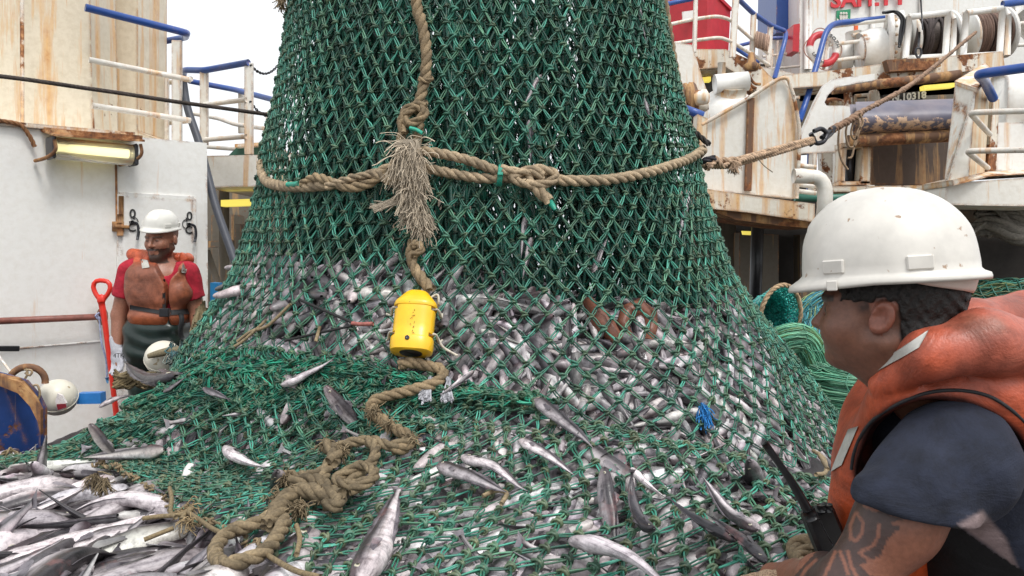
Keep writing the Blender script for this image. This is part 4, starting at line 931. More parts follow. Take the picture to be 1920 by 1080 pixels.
# ---------------------------------------------------------------- small things along the wall
e = empty('barrier_pipe', P(90, 600, 4.75), 'red brown steel pipe running level along the white wall to a round flange', 'pipe')
mb = MB(); tube(mb, [WPt(-160, 606, .12), WPt(172, 592, .12)], .020, 12, raw=True); mb.build('pipe', plain('red_brown_pipe', (.22, .075, .055), .45, 0, .3, 30), e)
mb = MB(); c = WPt(178, 592, .10); lathe(mb, [(.02, -.01), (.05, -.006), (.055, .01), (.045, .03), (.0, .035)], c, WX, 14); mb.build('flange', M['rust'], e)
mb = MB(); beam(mb, WPt(-40, 648, .2), WPt(18, 648, .2), .03, .03); tag(mb.build('black_rod', M['black'], smooth=False), 'short black rod end poking in at the left edge', 'rod')
mb = MB()
for pts in ([(167, 586), (172, 600), (176, 640), (184, 670), (186, 705)], [(168, 590), (178, 600), (190, 628), (208, 655)], [(164, 590), (170, 596), (176, 592), (172, 584), (164, 590)]): tube(mb, [WPt(x, y, .14) for x, y in pts], .006, 5, c=A(.35, .42, .6))
tube(mb, [WPt(186, 703, .14), WPt(187, 714, .14)], [.012, .004], 6, raw=True, c=A(.1, .3, .55)); tag(mb.build('tied_cord', M['fibre']), 'pale blue cord tied round the end of the red brown pipe and hanging down', 'cord')
mb = MB(); tube(mb, [P(-30, 630, 3.9), P(26, 706, 3.8)], .006, 6, raw=True); tag(mb.build('thin_rod', M['white']), 'thin pale rod leaning behind the blue tub', 'rod')
# red shovel
sh = empty('shovel', P(212, 800, 4.9), 'bright red plastic shovel standing blade down against the white wall', 'shovel')
mb = MB(); D = 4.95; tube(mb, [P(190, 566, D), P(196, 600, D), P(206, 680, D), P(216, 760, D), P(222, 810, D)], [.02, .016, .015, .016, .02], 12); mb.build('shaft', M['red_pl'], sh)
mb = MB(); tube(mb, [P(x, y, D) for x, y in ((188, 563), (178, 548), (175, 535), (181, 527), (192, 526), (203, 529), (207, 538), (203, 550), (193, 563))], .0145, 10); ell(mb, P(190, 562, D), (.028, .018, .035), 8, 10); mb.build('grip', M['red_pl'], sh)
mb = MB(); plate(mb, [(206, 800), (238, 800), (244, 870), (224, 890), (204, 870)], D, .03); mb.build('blade', M['red_pl'], sh, smooth=False)
# rusty blue tub with a lifting ring
tub = empty('rusty_tub', P(20, 900, 3.4), 'rusty dark blue steel tub with a lifting ring at the left edge', 'tub')
pts = [(-220, 650, 3.3), (0, 704, 3.3), (40, 716, 3.35), (64, 744, 3.4), (76, 768, 3.42), (76, 900, 3.42), (-220, 900, 3.3)]
mb = MB(); prism(mb, [P(*p) for p in pts], (0, .05, 0)); mb.build('side', M['blue_rust'], tub, smooth=False)
mb = MB(); prism(mb, [P(x, y, 3.27) for x, y in ((-220, 651), (0, 705), (40, 717), (64, 745), (76, 768), (76, 815), (70, 790), (56, 762), (34, 738), (0, 724), (-220, 690))], (0, .02, 0)); mb.build('rusty_band', M['rust'], tub, smooth=False)
mb = MB(); tube(mb, [P(-220, 650, 3.28), P(0, 704, 3.28), P(40, 716, 3.33), P(64, 744, 3.38), P(75, 767, 3.4)], .011, 10); mb.build('rim', M['rust'], tub)
mb = MB(); aa = np.linspace(-.15, np.pi + .6, 18); c = P(51, 716, 3.5); tube(mb, c + np.cos(aa)[:, None] * A(.068, .02, 0) + np.sin(aa)[:, None] * A(0, 0, .066), .015, 10, raw=True); mb.build('lifting_ring', M['rust'], tub)
mb = MB()
for pts in ([(48, 690), (52, 700), (46, 715), (56, 725), (70, 722), (75, 738), (72, 748)], [(50, 715), (45, 730), (52, 748), (68, 750), (74, 742)], [(46, 693), (60, 695), (56, 704), (47, 699)]): tube(mb, [P(x, y, 3.42) for x, y in pts], .005, 5, c=A(.34, .25, .15))
tag(mb.build('tangled_string', M['fibre']), 'tan string tangled through the ring of the blue tub', 'string')
mb = MB(); plate(mb, [(144, 738), (188, 737), (189, 757), (144, 758)], 3.7, .05); tag(mb.build('blue_box', plain('blue_box_plastic', (.03, .2, .55), .4), smooth=False), 'small bright blue box behind the crest of the net, right of the float', 'box')
def floatball(px, py, Y, r, label, scrap):
    e = empty('trawl_float', P(px, py, Y) - A(0, 0, r), label, 'float'); c = P(px, py, Y)
    mb = MB(); ell(mb, c, (r, r, r * .97), 24, 32); mb.build('shell', M['float'], e)
    mb = MB(); aa = np.linspace(0, 2 * np.pi, 40); n = nrm(A(.2, -.6, .75)); u = nrm(np.cross(n, A(1, 0, 0))); v = np.cross(n, u); tube(mb, c + (r * 1.0) * (np.cos(aa)[:, None] * u + np.sin(aa)[:, None] * v), r * .025, 6, raw=True, caps=False); mb.build('seam', M['float'], e)
    for sgn in (-1, 1): mb = MB(); lathe(mb, [(r * .32, 0), (r * .30, r * .06), (r * .18, r * .09), (.0, r * .09)], c + sgn * A(.92, -.1, -.25) * r * .93, sgn * A(.92, -.1, -.25), 12); mb.build('lug', M['float'], e)
    return c, r
cF1, rF1 = floatball(306, 671, 3.95, .088, 'round off white float resting against the bag in front of the bearded worker', 0)
cF2, rF2 = floatball(108, 745, 3.65, .085, 'round off white float with a red and white scrap beside the blue tub', 1)
mb = MB(); tube(mb, [P(278, 668, 3.84), P(300, 662, 3.84), P(325, 657, 3.84), P(345, 655, 3.84)], [.012, .018, .02, .018], 10, c=A(.20, .165, .10)); tag(mb.build('rope_strop', M['rope']), 'worn brown strop lying across the round float by the worker', 'rope')
mb = MB(); g = np.random.default_rng(5)
for k in range(70):
    a = P(322 + g.normal(0, 4), 650 + g.normal(0, 4), 3.84); b = P(332 + g.normal(0, 9), 682 + g.normal(0, 8), 3.80); c = P(350 + g.normal(0, 8), 660 + g.normal(0, 14), 3.80); tube(mb, [a, b, c], .0035, 4, step=.02, c=(A(.05, .12, .13) if g.random() < .5 else A(.22, .25, .22)) * g.uniform(.6, 1.3))
tag(mb.build('twine_tangle', M['fibre']), 'tangle of grey and teal twine hanging on the right of the round float', 'twine')
mb = MB(); plate(mb, [(103, 752), (108, 738), (116, 742), (124, 756), (122, 766), (108, 770)], 3.545, .012, c=A(.75, .7, .68)); plate(mb, [(106, 758), (122, 757), (124, 764), (108, 769)], 3.538, .006, c=A(.22, .02, .03)); tag(mb.build('fish_scrap', M['skin'], smooth=False), 'red and white scrap stuck on the float beside the blue tub', 'scrap')
mb = MB(); g = np.random.default_rng(8)
for k in range(46):
    q = [hit(250 - 34 + t * 75 + g.normal(0, 2), 712 + 12 * math.sin(t * 5 + k * .1) + g.normal(0, 4), .03 + g.uniform(0, .02)) for t in (0, .33, .66, 1)]; tube(mb, q, .006, 4, step=.03, c=ROPED * g.uniform(.7, 1.5))
tag(mb.build('rope_bundle', M['rope']), 'frayed brown rope bundle lying on the crest beside the curved fish', 'rope')
mb = MB()
for k in range(30):
    a = P(378 + g.normal(0, 6), 588 + g.normal(0, 10), 3.75); b = P(368 + g.normal(0, 4), 622 + g.normal(0, 6), 3.7); tube(mb, [a, (a + b) / 2 + g.normal(0, .01, 3), b], .009, 5, step=.03, c=A(.19, .15, .08) * g.uniform(.7, 1.3))
tag(mb.build('brown_rope_wad', M['rope']), 'brown matted rope wad at the left flank of the bag beside the worker', 'rope')
# ================================================================ right: superstructure, winches, rails
def pl(name, label, cat, Y, outline, mat, th=.3, parts=(), group=None):
    """a structure of plates: first outline is the main body"""
    mb = MB(); plate(mb, outline, Y, th)
    if not parts: return tag(mb.build(name, M[mat], smooth=False), label, cat, group)
    c = np.mean([P(a[0], a[1], a[2] if len(a) > 2 else Y) for a in outline], 0); e = empty(name, c, label, cat, group); mb.build(parts[0], M[mat], e, smooth=False); return e
def sub(e, name, mat, fn, smooth=True):
    mb = MB(); fn(mb); return mb.build(name, M[mat] if isinstance(mat, str) else mat, e, smooth=smooth)
# safety wall
sw = empty('wheelhouse_front', P(1700, 470, 10), 'white upper deckhouse wall lettered SAFETY with a green lifejacket sign', 'deckhouse')
sub(sw, 'wall', 'white', lambda m: plate(m, [(1499, -120), (2150, -120), (2150, 160), (1499, 190)], 10, 1.5), False)
sub(sw, 'rib', 'white', lambda m: [tube(m, [P(x, -100, 9.97), P(x, 130, 9.97)], .03, 8, raw=True) for x in (1512, 1518, 1636, 1728)])
sub(sw, 'lettering', 'letter_r', lambda m: text_mb(m, 'SAFETY', P(1557, 14, 9.98), A(1, -.04, .035), A(0, 0, 1), .285, .012, font_w=.008), False)
gs = sub(sw, 'sign', 'green_sign', lambda m: plate(m, [(1569, 20), (1595, 17), (1594, 41), (1568, 42)], 9.98, .01), False)
def picto(m):
    for x in (1577, 1582, 1587):
        ell(m, P(x, 25, 9.96), (.016, .004, .018), 6, 8); plate(m, [(x - 3, 28), (x + 3, 28), (x + 2, 37), (x - 2, 37)], 9.965, .004)
    for x in (1571, 1592): plate(m, [(x - 1.5, 34), (x + 2, 37), (x + 2, 40), (x - 2, 40)], 9.965, .004)
sub(gs, 'pictogram', 'letter_w', picto, False)
pl('blue_housing', 'dark blue painted housing behind the lifebuoy at the top right', 'housing', 10.4, [(1458, -100), (1502, -100), (1502, 60), (1455, 62)], 'blue', .8)
pl('lower_white_wall', 'white wall below the blue housing', 'wall', 10.6, [(1440, 60), (1502, 58), (1502, 190), (1430, 190)], 'white', .4)
pl('red_box', 'flat red box hung on the wall edge left of the lifebuoy', 'box', 9.7, [(1488, 46), (1500, 44), (1498, 97), (1486, 96)], 'red_paint', .25)
# red locker
lk = empty('red_locker', P(1310, 100, 9.4), 'big red locker with a white label at the top behind the bag', 'locker')
def _l1(m): plate(m, [(1256, -20), (1306, -12), (1306, 96), (1256, 92)], 9.5, .9)
sub(lk, 'front', 'red_paint', lambda m: prism(m, [P(1256, -40, 9.6), P(1326, -30, 9.3), P(1326, 97, 9.3), P(1256, 80, 9.6)], (0, .9, 0)), False)
sub(lk, 'side', 'red_paint', lambda m: prism(m, [P(1326, -30, 9.3), P(1370, 16, 9.9), P(1366, 94, 9.9), P(1326, 97, 9.3)], (-.2, .9, 0)), False)
sub(lk, 'lid', 'red_paint', lambda m: prism(m, [P(1322, -36, 9.25), P(1372, 14, 9.85), P(1372, 20, 9.85), P(1322, -28, 9.25)], (-.3, .95, 0)), False)
sub(lk, 'label', 'white', lambda m: plate(m, [(1279, 22), (1302, 19), (1302, 39), (1280, 40)], 9.36, .02), False)
for (x, y) in ((1291, 6), (1361, 22)): sub(lk, 'latch', 'steel', lambda m: beam(m, P(x, y - 5, 9.3), P(x, y + 6, 9.3), .03, .03), False)
# platform below the locker
pf = empty('side_platform', P(1340, 300, 9.0), 'cream platform with a dark bay and small lamp under the red locker', 'platform')
sub(pf, 'edge_plate', 'cream_rust', lambda m: plate(m, [(1268, 92), (1360, 92), (1420, 118), (1452, 150), (1440, 190), (1400, 150), (1360, 125), (1310, 130), (1268, 130)], 9.1, .5), False)
sub(pf, 'bay', 'dark', lambda m: plate(m, [(1280, 120), (1450, 120), (1450, 240), (1280, 240)], 10.0, .1), False)
sub(pf, 'post', 'cream', lambda m: tube(m, [P(1353, 118, 8.8), P(1353, 180, 8.8)], .045, 12, raw=True))
sub(pf, 'back_plate', 'cream', lambda m: plate(m, [(1400, 118), (1500, 140), (1500, 185), (1400, 180)], 9.4, .2), False)
sub(pf, 'bay_lamp', 'lamp_y', lambda m: plate(m, [(1312, 137), (1333, 136), (1333, 152), (1312, 152)], 9.6, .1), False)
pl('gusset_plate', 'cream sloping gusset plate right beside the net bag', 'plate', 7.6, [(1258, 78), (1298, 84), (1312, 130), (1332, 190), (1300, 215), (1262, 215)], 'cream', .2)
ro = empty('sheave', P(1292, 215, 7.3), 'rust brown sheave wheel on the gusset next to the bag', 'sheave')
sub(ro, 'wheel', 'rust', lambda m: lathe(m, [(.04, -.06), (.15, -.05), (.155, -.02), (.11, 0), (.155, .02), (.15, .05), (.04, .07)], P(1293, 186, 7.35), A(.85, -.5, .05), 24))
sub(ro, 'hub', 'cream_rust', lambda m: [lathe(m, [(.07, 0), (.07, .16), (.03, .18), (0, .18)], P(1293, 186, 7.35), A(.85, -.5, .05), 16), box(m, P(1280, 205, 7.4), P(1322, 190, 7.55))])
# rails of the upper platform
railing('railing', 'cream and blue guard rail round the red locker platform', [[(1230, 12, 8.6), (1306, -4, 8.6), (1306, -40, 8.6)]], [[(1228, 52, 8.6), (1300, 36, 8.6), (1345, 30, 8.6), (1368, 36, 8.7), (1440, 100, 9.2)], [(1250, 84, 8.6), (1300, 76, 8.6), (1350, 70, 8.6), (1372, 78, 8.7), (1442, 122, 9.2)]], [((1305, -20, 8.58), (1302, 98, 8.58), .045), ((1380, -10, 8.7), (1373, 108, 8.7), .07), ((1413, 24, 9.0), (1410, 112, 9.0), .06), ((1445, 48, 9.3), (1440, 125, 9.3), .06)])
railing('ladder_rail', 'blue stair handrail dropping from the platform to the lower deck', [[(1378, -8, 8.7), (1412, 25, 9.0), (1446, 48, 9.3), (1474, 59, 9.5), (1472, 75, 9.4), (1452, 148, 9.2)]], [], [], .028)
railing('railing', 'blue and cream rail in front of the white wall behind the stair', [[(1376, 88, 9.9), (1440, 72, 9.9), (1488, 70, 9.9)], [(1378, 90, 9.7), (1412, 112, 9.7), (1424, 116, 9.7)]], [[(1430, 106, 9.9), (1500, 98, 9.9)], [(1430, 130, 9.9), (1500, 124, 9.9)]], [((1458, 76, 9.9), (1456, 128, 9.9), .02), ((1448, 92, 9.9), (1446, 130, 9.9), .03)], .022, .016)
mb = MB()
for k in range(7): a = P(1418 + k * 3.6, 74 + k * 1.2, 8.95); aa = np.linspace(0, 2 * np.pi, 12); tube(mb, a + np.cos(aa)[:, None] * A(.02, .05, 0) + np.sin(aa)[:, None] * A(.01, 0, .085), .012, 6, raw=True, c=A(.36, .24, .18) * rng.uniform(.7, 1.3))
tag(mb.build('coiled_line', M['rope']), 'tan line coiled over the rail right of the red locker', 'rope')
mb = MB()
for pts in ([(1398, 140), (1408, 160), (1418, 166)], [(1402, 138), (1414, 156), (1426, 158)], [(1396, 150), (1410, 170)]): tube(mb, [P(x, y, 8.3) for x, y in pts], .016, 6)
lathe(mb, [(.0, -.02), (.07, -.02), (.09, .03), (.05, .06), (.03, .16), (.0, .17)], P(1409, 128, 8.3), (0, 0, 1), 14); tag(mb.build('valve_stand', M['rust']), 'rusty valve with dark hoses on top of the white dome tank', 'valve')
dome = empty('dome_tank', P(1365, 240, 8.4), 'white dome shaped tank with a barrel on top, right of the bag', 'tank')
sub(dome, 'dome', 'white', lambda m: ell(m, P(1362, 228, 8.4), (.33, .3, .36), 20, 28))
sub(dome, 'barrel', 'white', lambda m: tube(m, [P(1340, 158, 8.2), P(1402, 152, 8.2)], [.10, .115, .115, .10], 18))
sub(dome, 'neck', 'cream_rust', lambda m: tube(m, [P(1370, 160, 8.25), P(1368, 178, 8.3)], .17, 18, raw=True))
mb = MB(); tube(mb, [P(1278, 202, 6.9), P(1318, 217, 6.9)], .038, 14, raw=True); tag(mb.build('blue_pipe_stub', M['blue']), 'short blue pipe stub right beside the bag below the sheave', 'pipe')
# big cream bulwark
bw = empty('bulwark', P(1410, 500, 6.5), 'large rust streaked cream bulwark plate on a boxed beam right of the bag', 'bulwark')
sub(bw, 'plate', 'cream', lambda m: plate(m, [(1318, 234), (1400, 186), (1466, 147), (1482, 168), (1493, 215), (1497, 262), (1492, 372), (1318, 356), (1312, 300)], 6.5, .12), False)
sub(bw, 'rim', 'cream_rust', lambda m: tube(m, [P(1316, 234, 6.46), P(1400, 186, 6.46), P(1467, 146, 6.46), P(1484, 168, 6.46), P(1495, 215, 6.46), P(1499, 262, 6.46), P(1494, 372, 6.46)], .016, 8))
sub(bw, 'seam', 'rust', lambda m: beam(m, P(1408, 184, 6.48), P(1402, 358, 6.48), .055, .03, up=A(0, 1, 0)), False)
sub(bw, 'rusty_end', 'tower', lambda m: plate(m, [(1308, 214), (1327, 222), (1326, 262), (1318, 280), (1306, 262)], 6.45, .15), False)
sub(bw, 'box_beam', 'cream_rust', lambda m: plate(m, [(1300, 350), (1400, 366), (1528, 382), (1528, 416), (1400, 398), (1300, 388)], 6.3, .5), False)
sub(bw, 'underside', 'rust', lambda m: plate(m, [(1300, 388), (1400, 398), (1528, 416), (1526, 428), (1470, 424), (1380, 412), (1340, 396)], 6.36, .6), False)
mb = MB(); pipe(mb, [P(1488, 330, 6.0), P(1548, 332, 6.0), P(1546, 410, 6.0), P(1530, 440, 6.3)], .056, 16, .18); tag(mb.build('white_elbow_pipe', M['cream']), 'thick cream pipe bending down beside the bulwark', 'pipe')
for y, w_ in ((310, 'upper'), (346, 'middle'), (358, 'lower')): mb = MB(); pipe(mb, [P(1495, y, 6.5), P(1530, y + 4, 6.5)], .02, 8, .02); tag(mb.build('thin_pipe', M['cream']), w_ + ' of three short thin cream pipes behind the thick elbow pipe', 'pipe')
mb = MB(); pipe(mb, [P(1490, 370, 6.7), P(1560, 372, 6.7), P(1640, 368, 6.7)], .035, 10, .1); tag(mb.build('green_pipe', plain('green_pipe_paint', (.04, .16, .12), .4)), 'green pipe joint low behind the elbow pipe', 'pipe')
mb = MB(); pipe(mb, [P(1660, 34, 9.0), P(1562, 44, 8.8), P(1548, 60, 8.7), P(1515, 180, 8.4), P(1499, 226, 8.3)], .032, 12, .12); tag(mb.build('blue_handrail', M['blue']), 'long slanting blue handrail in front of the lifebuoy', 'railing')
mb = MB(); pipe(mb, [P(1522, 250, 7.6), P(1518, 370, 7.6)], .035, 10); tag(mb.build('blue_upright', M['blue']), 'blue upright pipe seen behind the shackle', 'pipe')
railing('railing', 'cream rail with posts beside the lifebuoy', [], [[(1556, 50, 8.9), (1660, 38, 8.9)], [(1554, 84, 8.9), (1640, 74, 8.9)], [(1545, 116, 8.9), (1640, 104, 8.9)], [(1598, 66, 9.1), (1634, 62, 9.1)]], [((1556, 48, 8.9), (1544, 130, 8.9), .03), ((1664, 28, 8.9), (1645, 130, 8.9), .03)], rw=.022)
mb = MB(); plate(mb, [(1604, 40), (1609, 40), (1609, 56), (1613, 66), (1600, 67), (1601, 56), (1604, 55)], 9.4, .05); tag(mb.build('orange_light', plain('orange_plastic', (.8, .13, .02), .4), smooth=False), 'small orange rescue light hanging near the lifebuoy', 'light')
# lifebuoy
lb = empty('lifebuoy', P(1543, 126, 9.3), 'red and white lifebuoy hanging on the upper rail', 'lifebuoy'); c = P(1543, 92, 8.86)
NB = 56; aa = np.arange(NB) / NB * 2 * np.pi; bb = np.arange(12) / 12 * 2 * np.pi; R0, r0 = .166, .040
u_, v_ = nrm(A(1, .25, .1)), nrm(A(-.1, .1, 1)); w_ = np.cross(u_, v_)
rad = R0 + r0 * np.cos(bb)[None]; vv = c + rad[..., None] * (np.cos(aa)[:, None, None] * u_ + np.sin(aa)[:, None, None] * v_) + (r0 * np.sin(bb))[None, :, None] * w_
deg = np.degrees(aa) % 360; red = ((deg > 75) & (deg < 170)) | ((deg > 255) & (deg < 340)); cc = np.where(red[:, None, None], A(.50, .03, .04), A(.72, .70, .66)) * np.ones((1, 12, 1))
mb = MB(); mb.add(vv.reshape(-1, 3), q=grid_q(NB, 12, True, True), c=cc.reshape(-1, 3)); mb.build('ring', M['skin'], lb)
mb = MB()
for a0, word in ((200, 'UTERH'), (55, 'SOUTH')):
    for k, ch in enumerate(word):
        t = math.radians(a0 + k * 11.5 if a0 > 90 else a0 - k * 11.5); rd = math.cos(t) * u_ + math.sin(t) * v_; tg = -math.sin(t) * u_ + math.cos(t) * v_
        if a0 < 90: tg, up_ = -tg, rd
        else: up_ = -rd
        text_mb(mb, ch, c + rd * R0 - up_ * .022 - tg * .012 - w_ * (-1 if w_[1] < 0 else 1) * (r0 + .004), tg, up_, .06, .002)
mb.build('lettering', M['letter'], lb, smooth=False)
mb = MB(); aa2 = np.linspace(0, 2 * np.pi, 60); tube(mb, c + (R0 + .055 + .022 * np.cos(aa2 * 4))[:, None] * (np.cos(aa2)[:, None] * u_ + np.sin(aa2)[:, None] * v_), .006, 5, raw=True, c=A(.35, .18, .14)); mb.build('grab_line', M['fibre'], lb)
# machinery on the winch deck
wm = empty('winch_gearbox', P(1640, 125, 8.8), 'white flanged winch gearbox between lifebuoy and cable drums', 'winch')
sub(wm, 'casing', 'white', lambda m: [tube(m, [P(1610, 96, 9.0), P(1650, 92, 9.0)], [.20, .24, .24], 20, step=.1), tube(m, [P(1600, 60, 9.2), P(1605, 118, 9.2)], .09, 14, raw=True), ell(m, P(1628, 88, 8.9), (.12, .1, .16), 12, 16), plate(m, [(1575, 78), (1600, 78), (1600, 125), (1572, 128)], 9.1, .3)])
sub(wm, 'flange', 'white', lambda m: [lathe(m, [(.10, 0), (.29, .0), (.30, .02), (.30, .05), (.22, .06), (.22, .12), (.12, .13), (0, .13)], P(1664 + 8 * k, 76 - k * 2, 8.9 + .05 * k), A(.93, -.34, 0), 36) for k in (0, 2.4)])
sub(wm, 'bolt', 'cream_rust', lambda m: [ell(m, P(1664, 76, 8.9) + A(.93, -.34, 0) * .07 + .25 * (math.cos(t) * A(.34, .93, 0) + math.sin(t) * A(0, 0, 1)), (.02, .02, .02), 5, 6) for t in np.arange(16) / 16 * 6.283])
sub(wm, 'hydraulic_hose', 'black', lambda m: [tube(m, [P(1655 + k, 24, 8.5), P(1676 + k, 22, 8.5), P(1690 + k, 36, 8.5), P(1688 + k, 60, 8.5), P(1686, 84 + k, 8.5)], .016, 6) for k in (0, 5)])
def winch(x0, x1, y0, y1, label, lines):
    e = empty('cable_winch', P((x0 + x1) / 2, y1, 8.6), label, 'winch'); g = np.random.default_rng(int(x0)); w_ = x1 - x0
    a, b = P(x0 + 10, (y0 + y1) / 2 + 8, 8.95), P(x1 - 8, (y0 + y1) / 2 + 2, 8.95)
    sub(e, 'drum', 'wire', lambda m: tube(m, [a, b], .22, 24, raw=True)); m = MB(); n = 17
    for k in range(n):
        c = a + (b - a) * (k + .5) / n; aa = np.linspace(0, 2 * np.pi, 22); tl = g.normal(0, .02 if not lines else .07)
        tube(m, c + np.cos(aa)[:, None] * A(tl, .235, 0) + np.sin(aa)[:, None] * A(tl * .5, 0, .235), .0155, 6, raw=True, caps=False, c=(A(.055, .042, .040) if lines else A(.13, .08, .06)) * g.uniform(.6, 1.5))
    m.build('wound_wire', M['rope'], e)
    sub(e, 'frame', 'white', lambda m: [tube(m, [P(p[0], p[1], Yq), P(q[0], q[1], Yq)], .034, 8, raw=True) for Yq in (8.5,) for p, q in (((x0 + 4, y0 + 8), (x1 - 4, y0)), ((x0 + 4, y0 + 8), (x0 - 2, y1 + 2)), ((x1 - 4, y0), (x1 - 10, y1 - 2)), ((x0 - 2, y1 + 2), (x1 - 10, y1 - 2)), ((x1 - 4, y0), (x1 + 6, y0 + 12)), ((x1 + 6, y0 + 12), (x1 + 4, y1)))])
    for c_ in (a - nrm(b - a) * .05, b + nrm(b - a) * .02): sub(e, 'cheek', 'white', lambda m: lathe(m, [(.05, 0), (.28, 0), (.28, .03), (.05, .03)], c_, nrm(b - a), 30))
    return e
winch(1700, 1782, 24, 108, 'left cable winch with loose dark wire in a white frame', True)
winch(1808, 1884, 16, 104, 'right cable winch with neatly wound brown wire in a white frame', False)
mb = MB(); pipe(mb, [P(1722, 110, 8.4), P(1716, 100, 8.4), P(1718, 90, 8.4), P(1726, 90, 8.4), P(1728, 100, 8.4), P(1722, 110, 8.4)], .012, 8, .02); tube(mb, [P(1722, 90, 8.4), P(1724, 60, 8.4)], .012, 6, raw=True); tube(mb, [P(1724, -40, 8.4), P(1730, 56, 8.4)], .008, 6, raw=True)
tag(mb.build('shackle_and_hook', M['steel']), 'steel shackle hanging before the left cable winch', 'shackle')
railing('railing', 'cream rail at the far upper right corner', [[(1880, 8, 8.9), (1990, -6, 8.9)]], [[(1884, 46, 8.9), (1990, 38, 8.9)], [(1882, 86, 8.9), (1990, 80, 8.9)]], [((1886, 8, 8.9), (1876, 96, 8.9), .03)], .04, .022)
mb = MB(); [tube(mb, [P(1900, y, 9.2), P(1900, y + 8, 9.2)], [.03, .05, .03], 8) for y in range(20, 90, 9)]; tube(mb, [P(1900, 10, 9.2), P(1900, 96, 9.2)], .02, 8, raw=True); tube(mb, [P(1912, 15, 9.3), P(1960, 60, 9.3)], .2, 12, raw=True); tag(mb.build('deck_machinery', M['white']), 'white deck machinery at the upper right edge', 'machinery')
# winch deck edge
wd = empty('winch_deck', P(1720, 400, 8.3), 'cream edged winch deck with a brown pipe and number board beneath it', 'deck')
sub(wd, 'edge_beam', 'cream_rust', lambda m: plate(m, [(1470, 140), (1560, 132), (1680, 116), (1700, 112), (1880, 96), (1884, 126), (1700, 145), (1560, 160), (1470, 166)], 8.3, .5), False)
sub(wd, 'rusty_ledge', 'rust', lambda m: plate(m, [(1662, 112), (1760, 108), (1765, 124), (1740, 130), (1668, 134)], 8.2, .1), False)
sub(wd, 'brown_pipe', 'rust', lambda m: tube(m, [P(1560, 168, 8.0), P(1700, 152, 8.0), P(1800, 140, 8.0)], .05, 14))
sub(wd, 'recess', 'dim', lambda m: plate(m, [(1470, 150), (1830, 138), (1830, 270), (1470, 290)], 10.0, .2), False)
nb = sub(wd, 'number_board', 'dark', lambda m: plate(m, [(1656, 178), (1731, 170), (1731, 186), (1656, 194)], 9.6, .05), False)
sub(nb, 'lettering', 'letter_w', lambda m: text_mb(m, 'N.10318', P(1672, 190.5, 9.58), A(1, -.02, .105), A(0, 0, 1), .118, .004, font_w=.004), False)
sub(wd, 'strip_lamp', 'lamp_y', lambda m: plate(m, [(1732, 160), (1790, 155), (1790, 163), (1733, 168)], 9.4, .1), False)
sub(wd, 'small_fitting', 'cream_rust', lambda m: [tube(m, [P(1603, 180, 9.0), P(1606, 230, 9.0)], .02, 6, raw=True), tube(m, [P(1603, 180, 9.0), P(1630, 178, 9.0)], .02, 6, raw=True), tube(m, [P(1590, 170, 9.1), P(1590, 200, 9.1)], .05, 8, raw=True), ell(m, P(1560, 195, 9.0), (.14, .1, .07), 10, 12), ell(m, P(1638, 182, 8.9), (.07, .06, .09), 8, 10)])
# gallows plate with a slot
ga = empty('gallows_plate', P(1550, 300, 7.2), 'white rounded gallows plate with a slot behind the strained rope', 'plate')
sub(ga, 'plate', 'white', lambda m: plate(m, [(1497, 262), (1528, 190), (1545, 160), (1562, 148), (1640, 138), (1640, 150), (1568, 163), (1553, 178), (1546, 192), (1550, 198), (1606, 198), (1612, 232), (1600, 264), (1600, 284), (1500, 288)], 7.2, .06), False)
for o, Y, t_ in (([(1524, 286), (1532, 286), (1530, 370), (1522, 370)], 7.1, .1), ([(1540, 285), (1562, 285), (1560, 368), (1545, 368)], 7.4, .1), ([(1570, 285), (1640, 285), (1640, 372), (1566, 372)], 7.9, .1)): sub(ga, 'upright', 'cream', lambda m: plate(m, o, Y, t_), False)
# worn roller panel and what is under it
rp = empty('stern_roller', P(1700, 345, 6.6), 'worn blue grey roller panel with flaked paint above a brown board', 'roller')
def curved(m):
    rows = [(186, 6.85), (196, 6.70), (210, 6.62), (226, 6.60), (240, 6.66), (250, 6.78)]; n = 10; v = []
    for y, Y in rows:
        for i in range(n): t = i / (n - 1); v.append(P(1604 + (1790 - 1604) * t + (y - 186) * .12 * (1 - t), y - 6 * t + 5, Y))
    v = np.array(v); N = len(v); m.add(np.concatenate([v, v + A(0, .12, 0)]), q=np.concatenate([grid_q(len(rows), n), grid_q(len(rows), n)[:, ::-1] + N]))
sub(rp, 'panel', 'roller', curved)
sub(rp, 'brown_bar', 'rust', lambda m: tube(m, [P(1590, 265, 6.7), P(1790, 254, 6.7)], .052, 16, raw=True))
sub(rp, 'board', 'panel', lambda m: plate(m, [(1634, 272), (1792, 262), (1790, 346), (1634, 346)], 7.1, .05), False)
sub(rp, 'guide_frame', 'cream_rust', lambda m: [plate(m, o, 6.8, .15) for o in ([(1580, 276), (1588, 276), (1583, 342), (1577, 342)], [(1618, 274), (1634, 274), (1631, 344), (1614, 344)], [(1574, 340), (1632, 340), (1632, 347), (1574, 347)], [(1578, 268), (1634, 266), (1634, 276), (1578, 278)])], False)
sub(rp, 'guide_roller', 'steel', lambda m: [tube(m, [P(x, 276, 6.95), P(x - 2, 342, 6.95)], .035, 12, raw=True) for x in (1594, 1609)])
sub(rp, 'sill', 'cream_rust', lambda m: [plate(m, [(1560, 350), (1792, 346), (1792, 354), (1560, 360)], 6.7, .4), plate(m, [(1556, 360), (1792, 354), (1792, 382), (1556, 384)], 6.9, .3)], False)
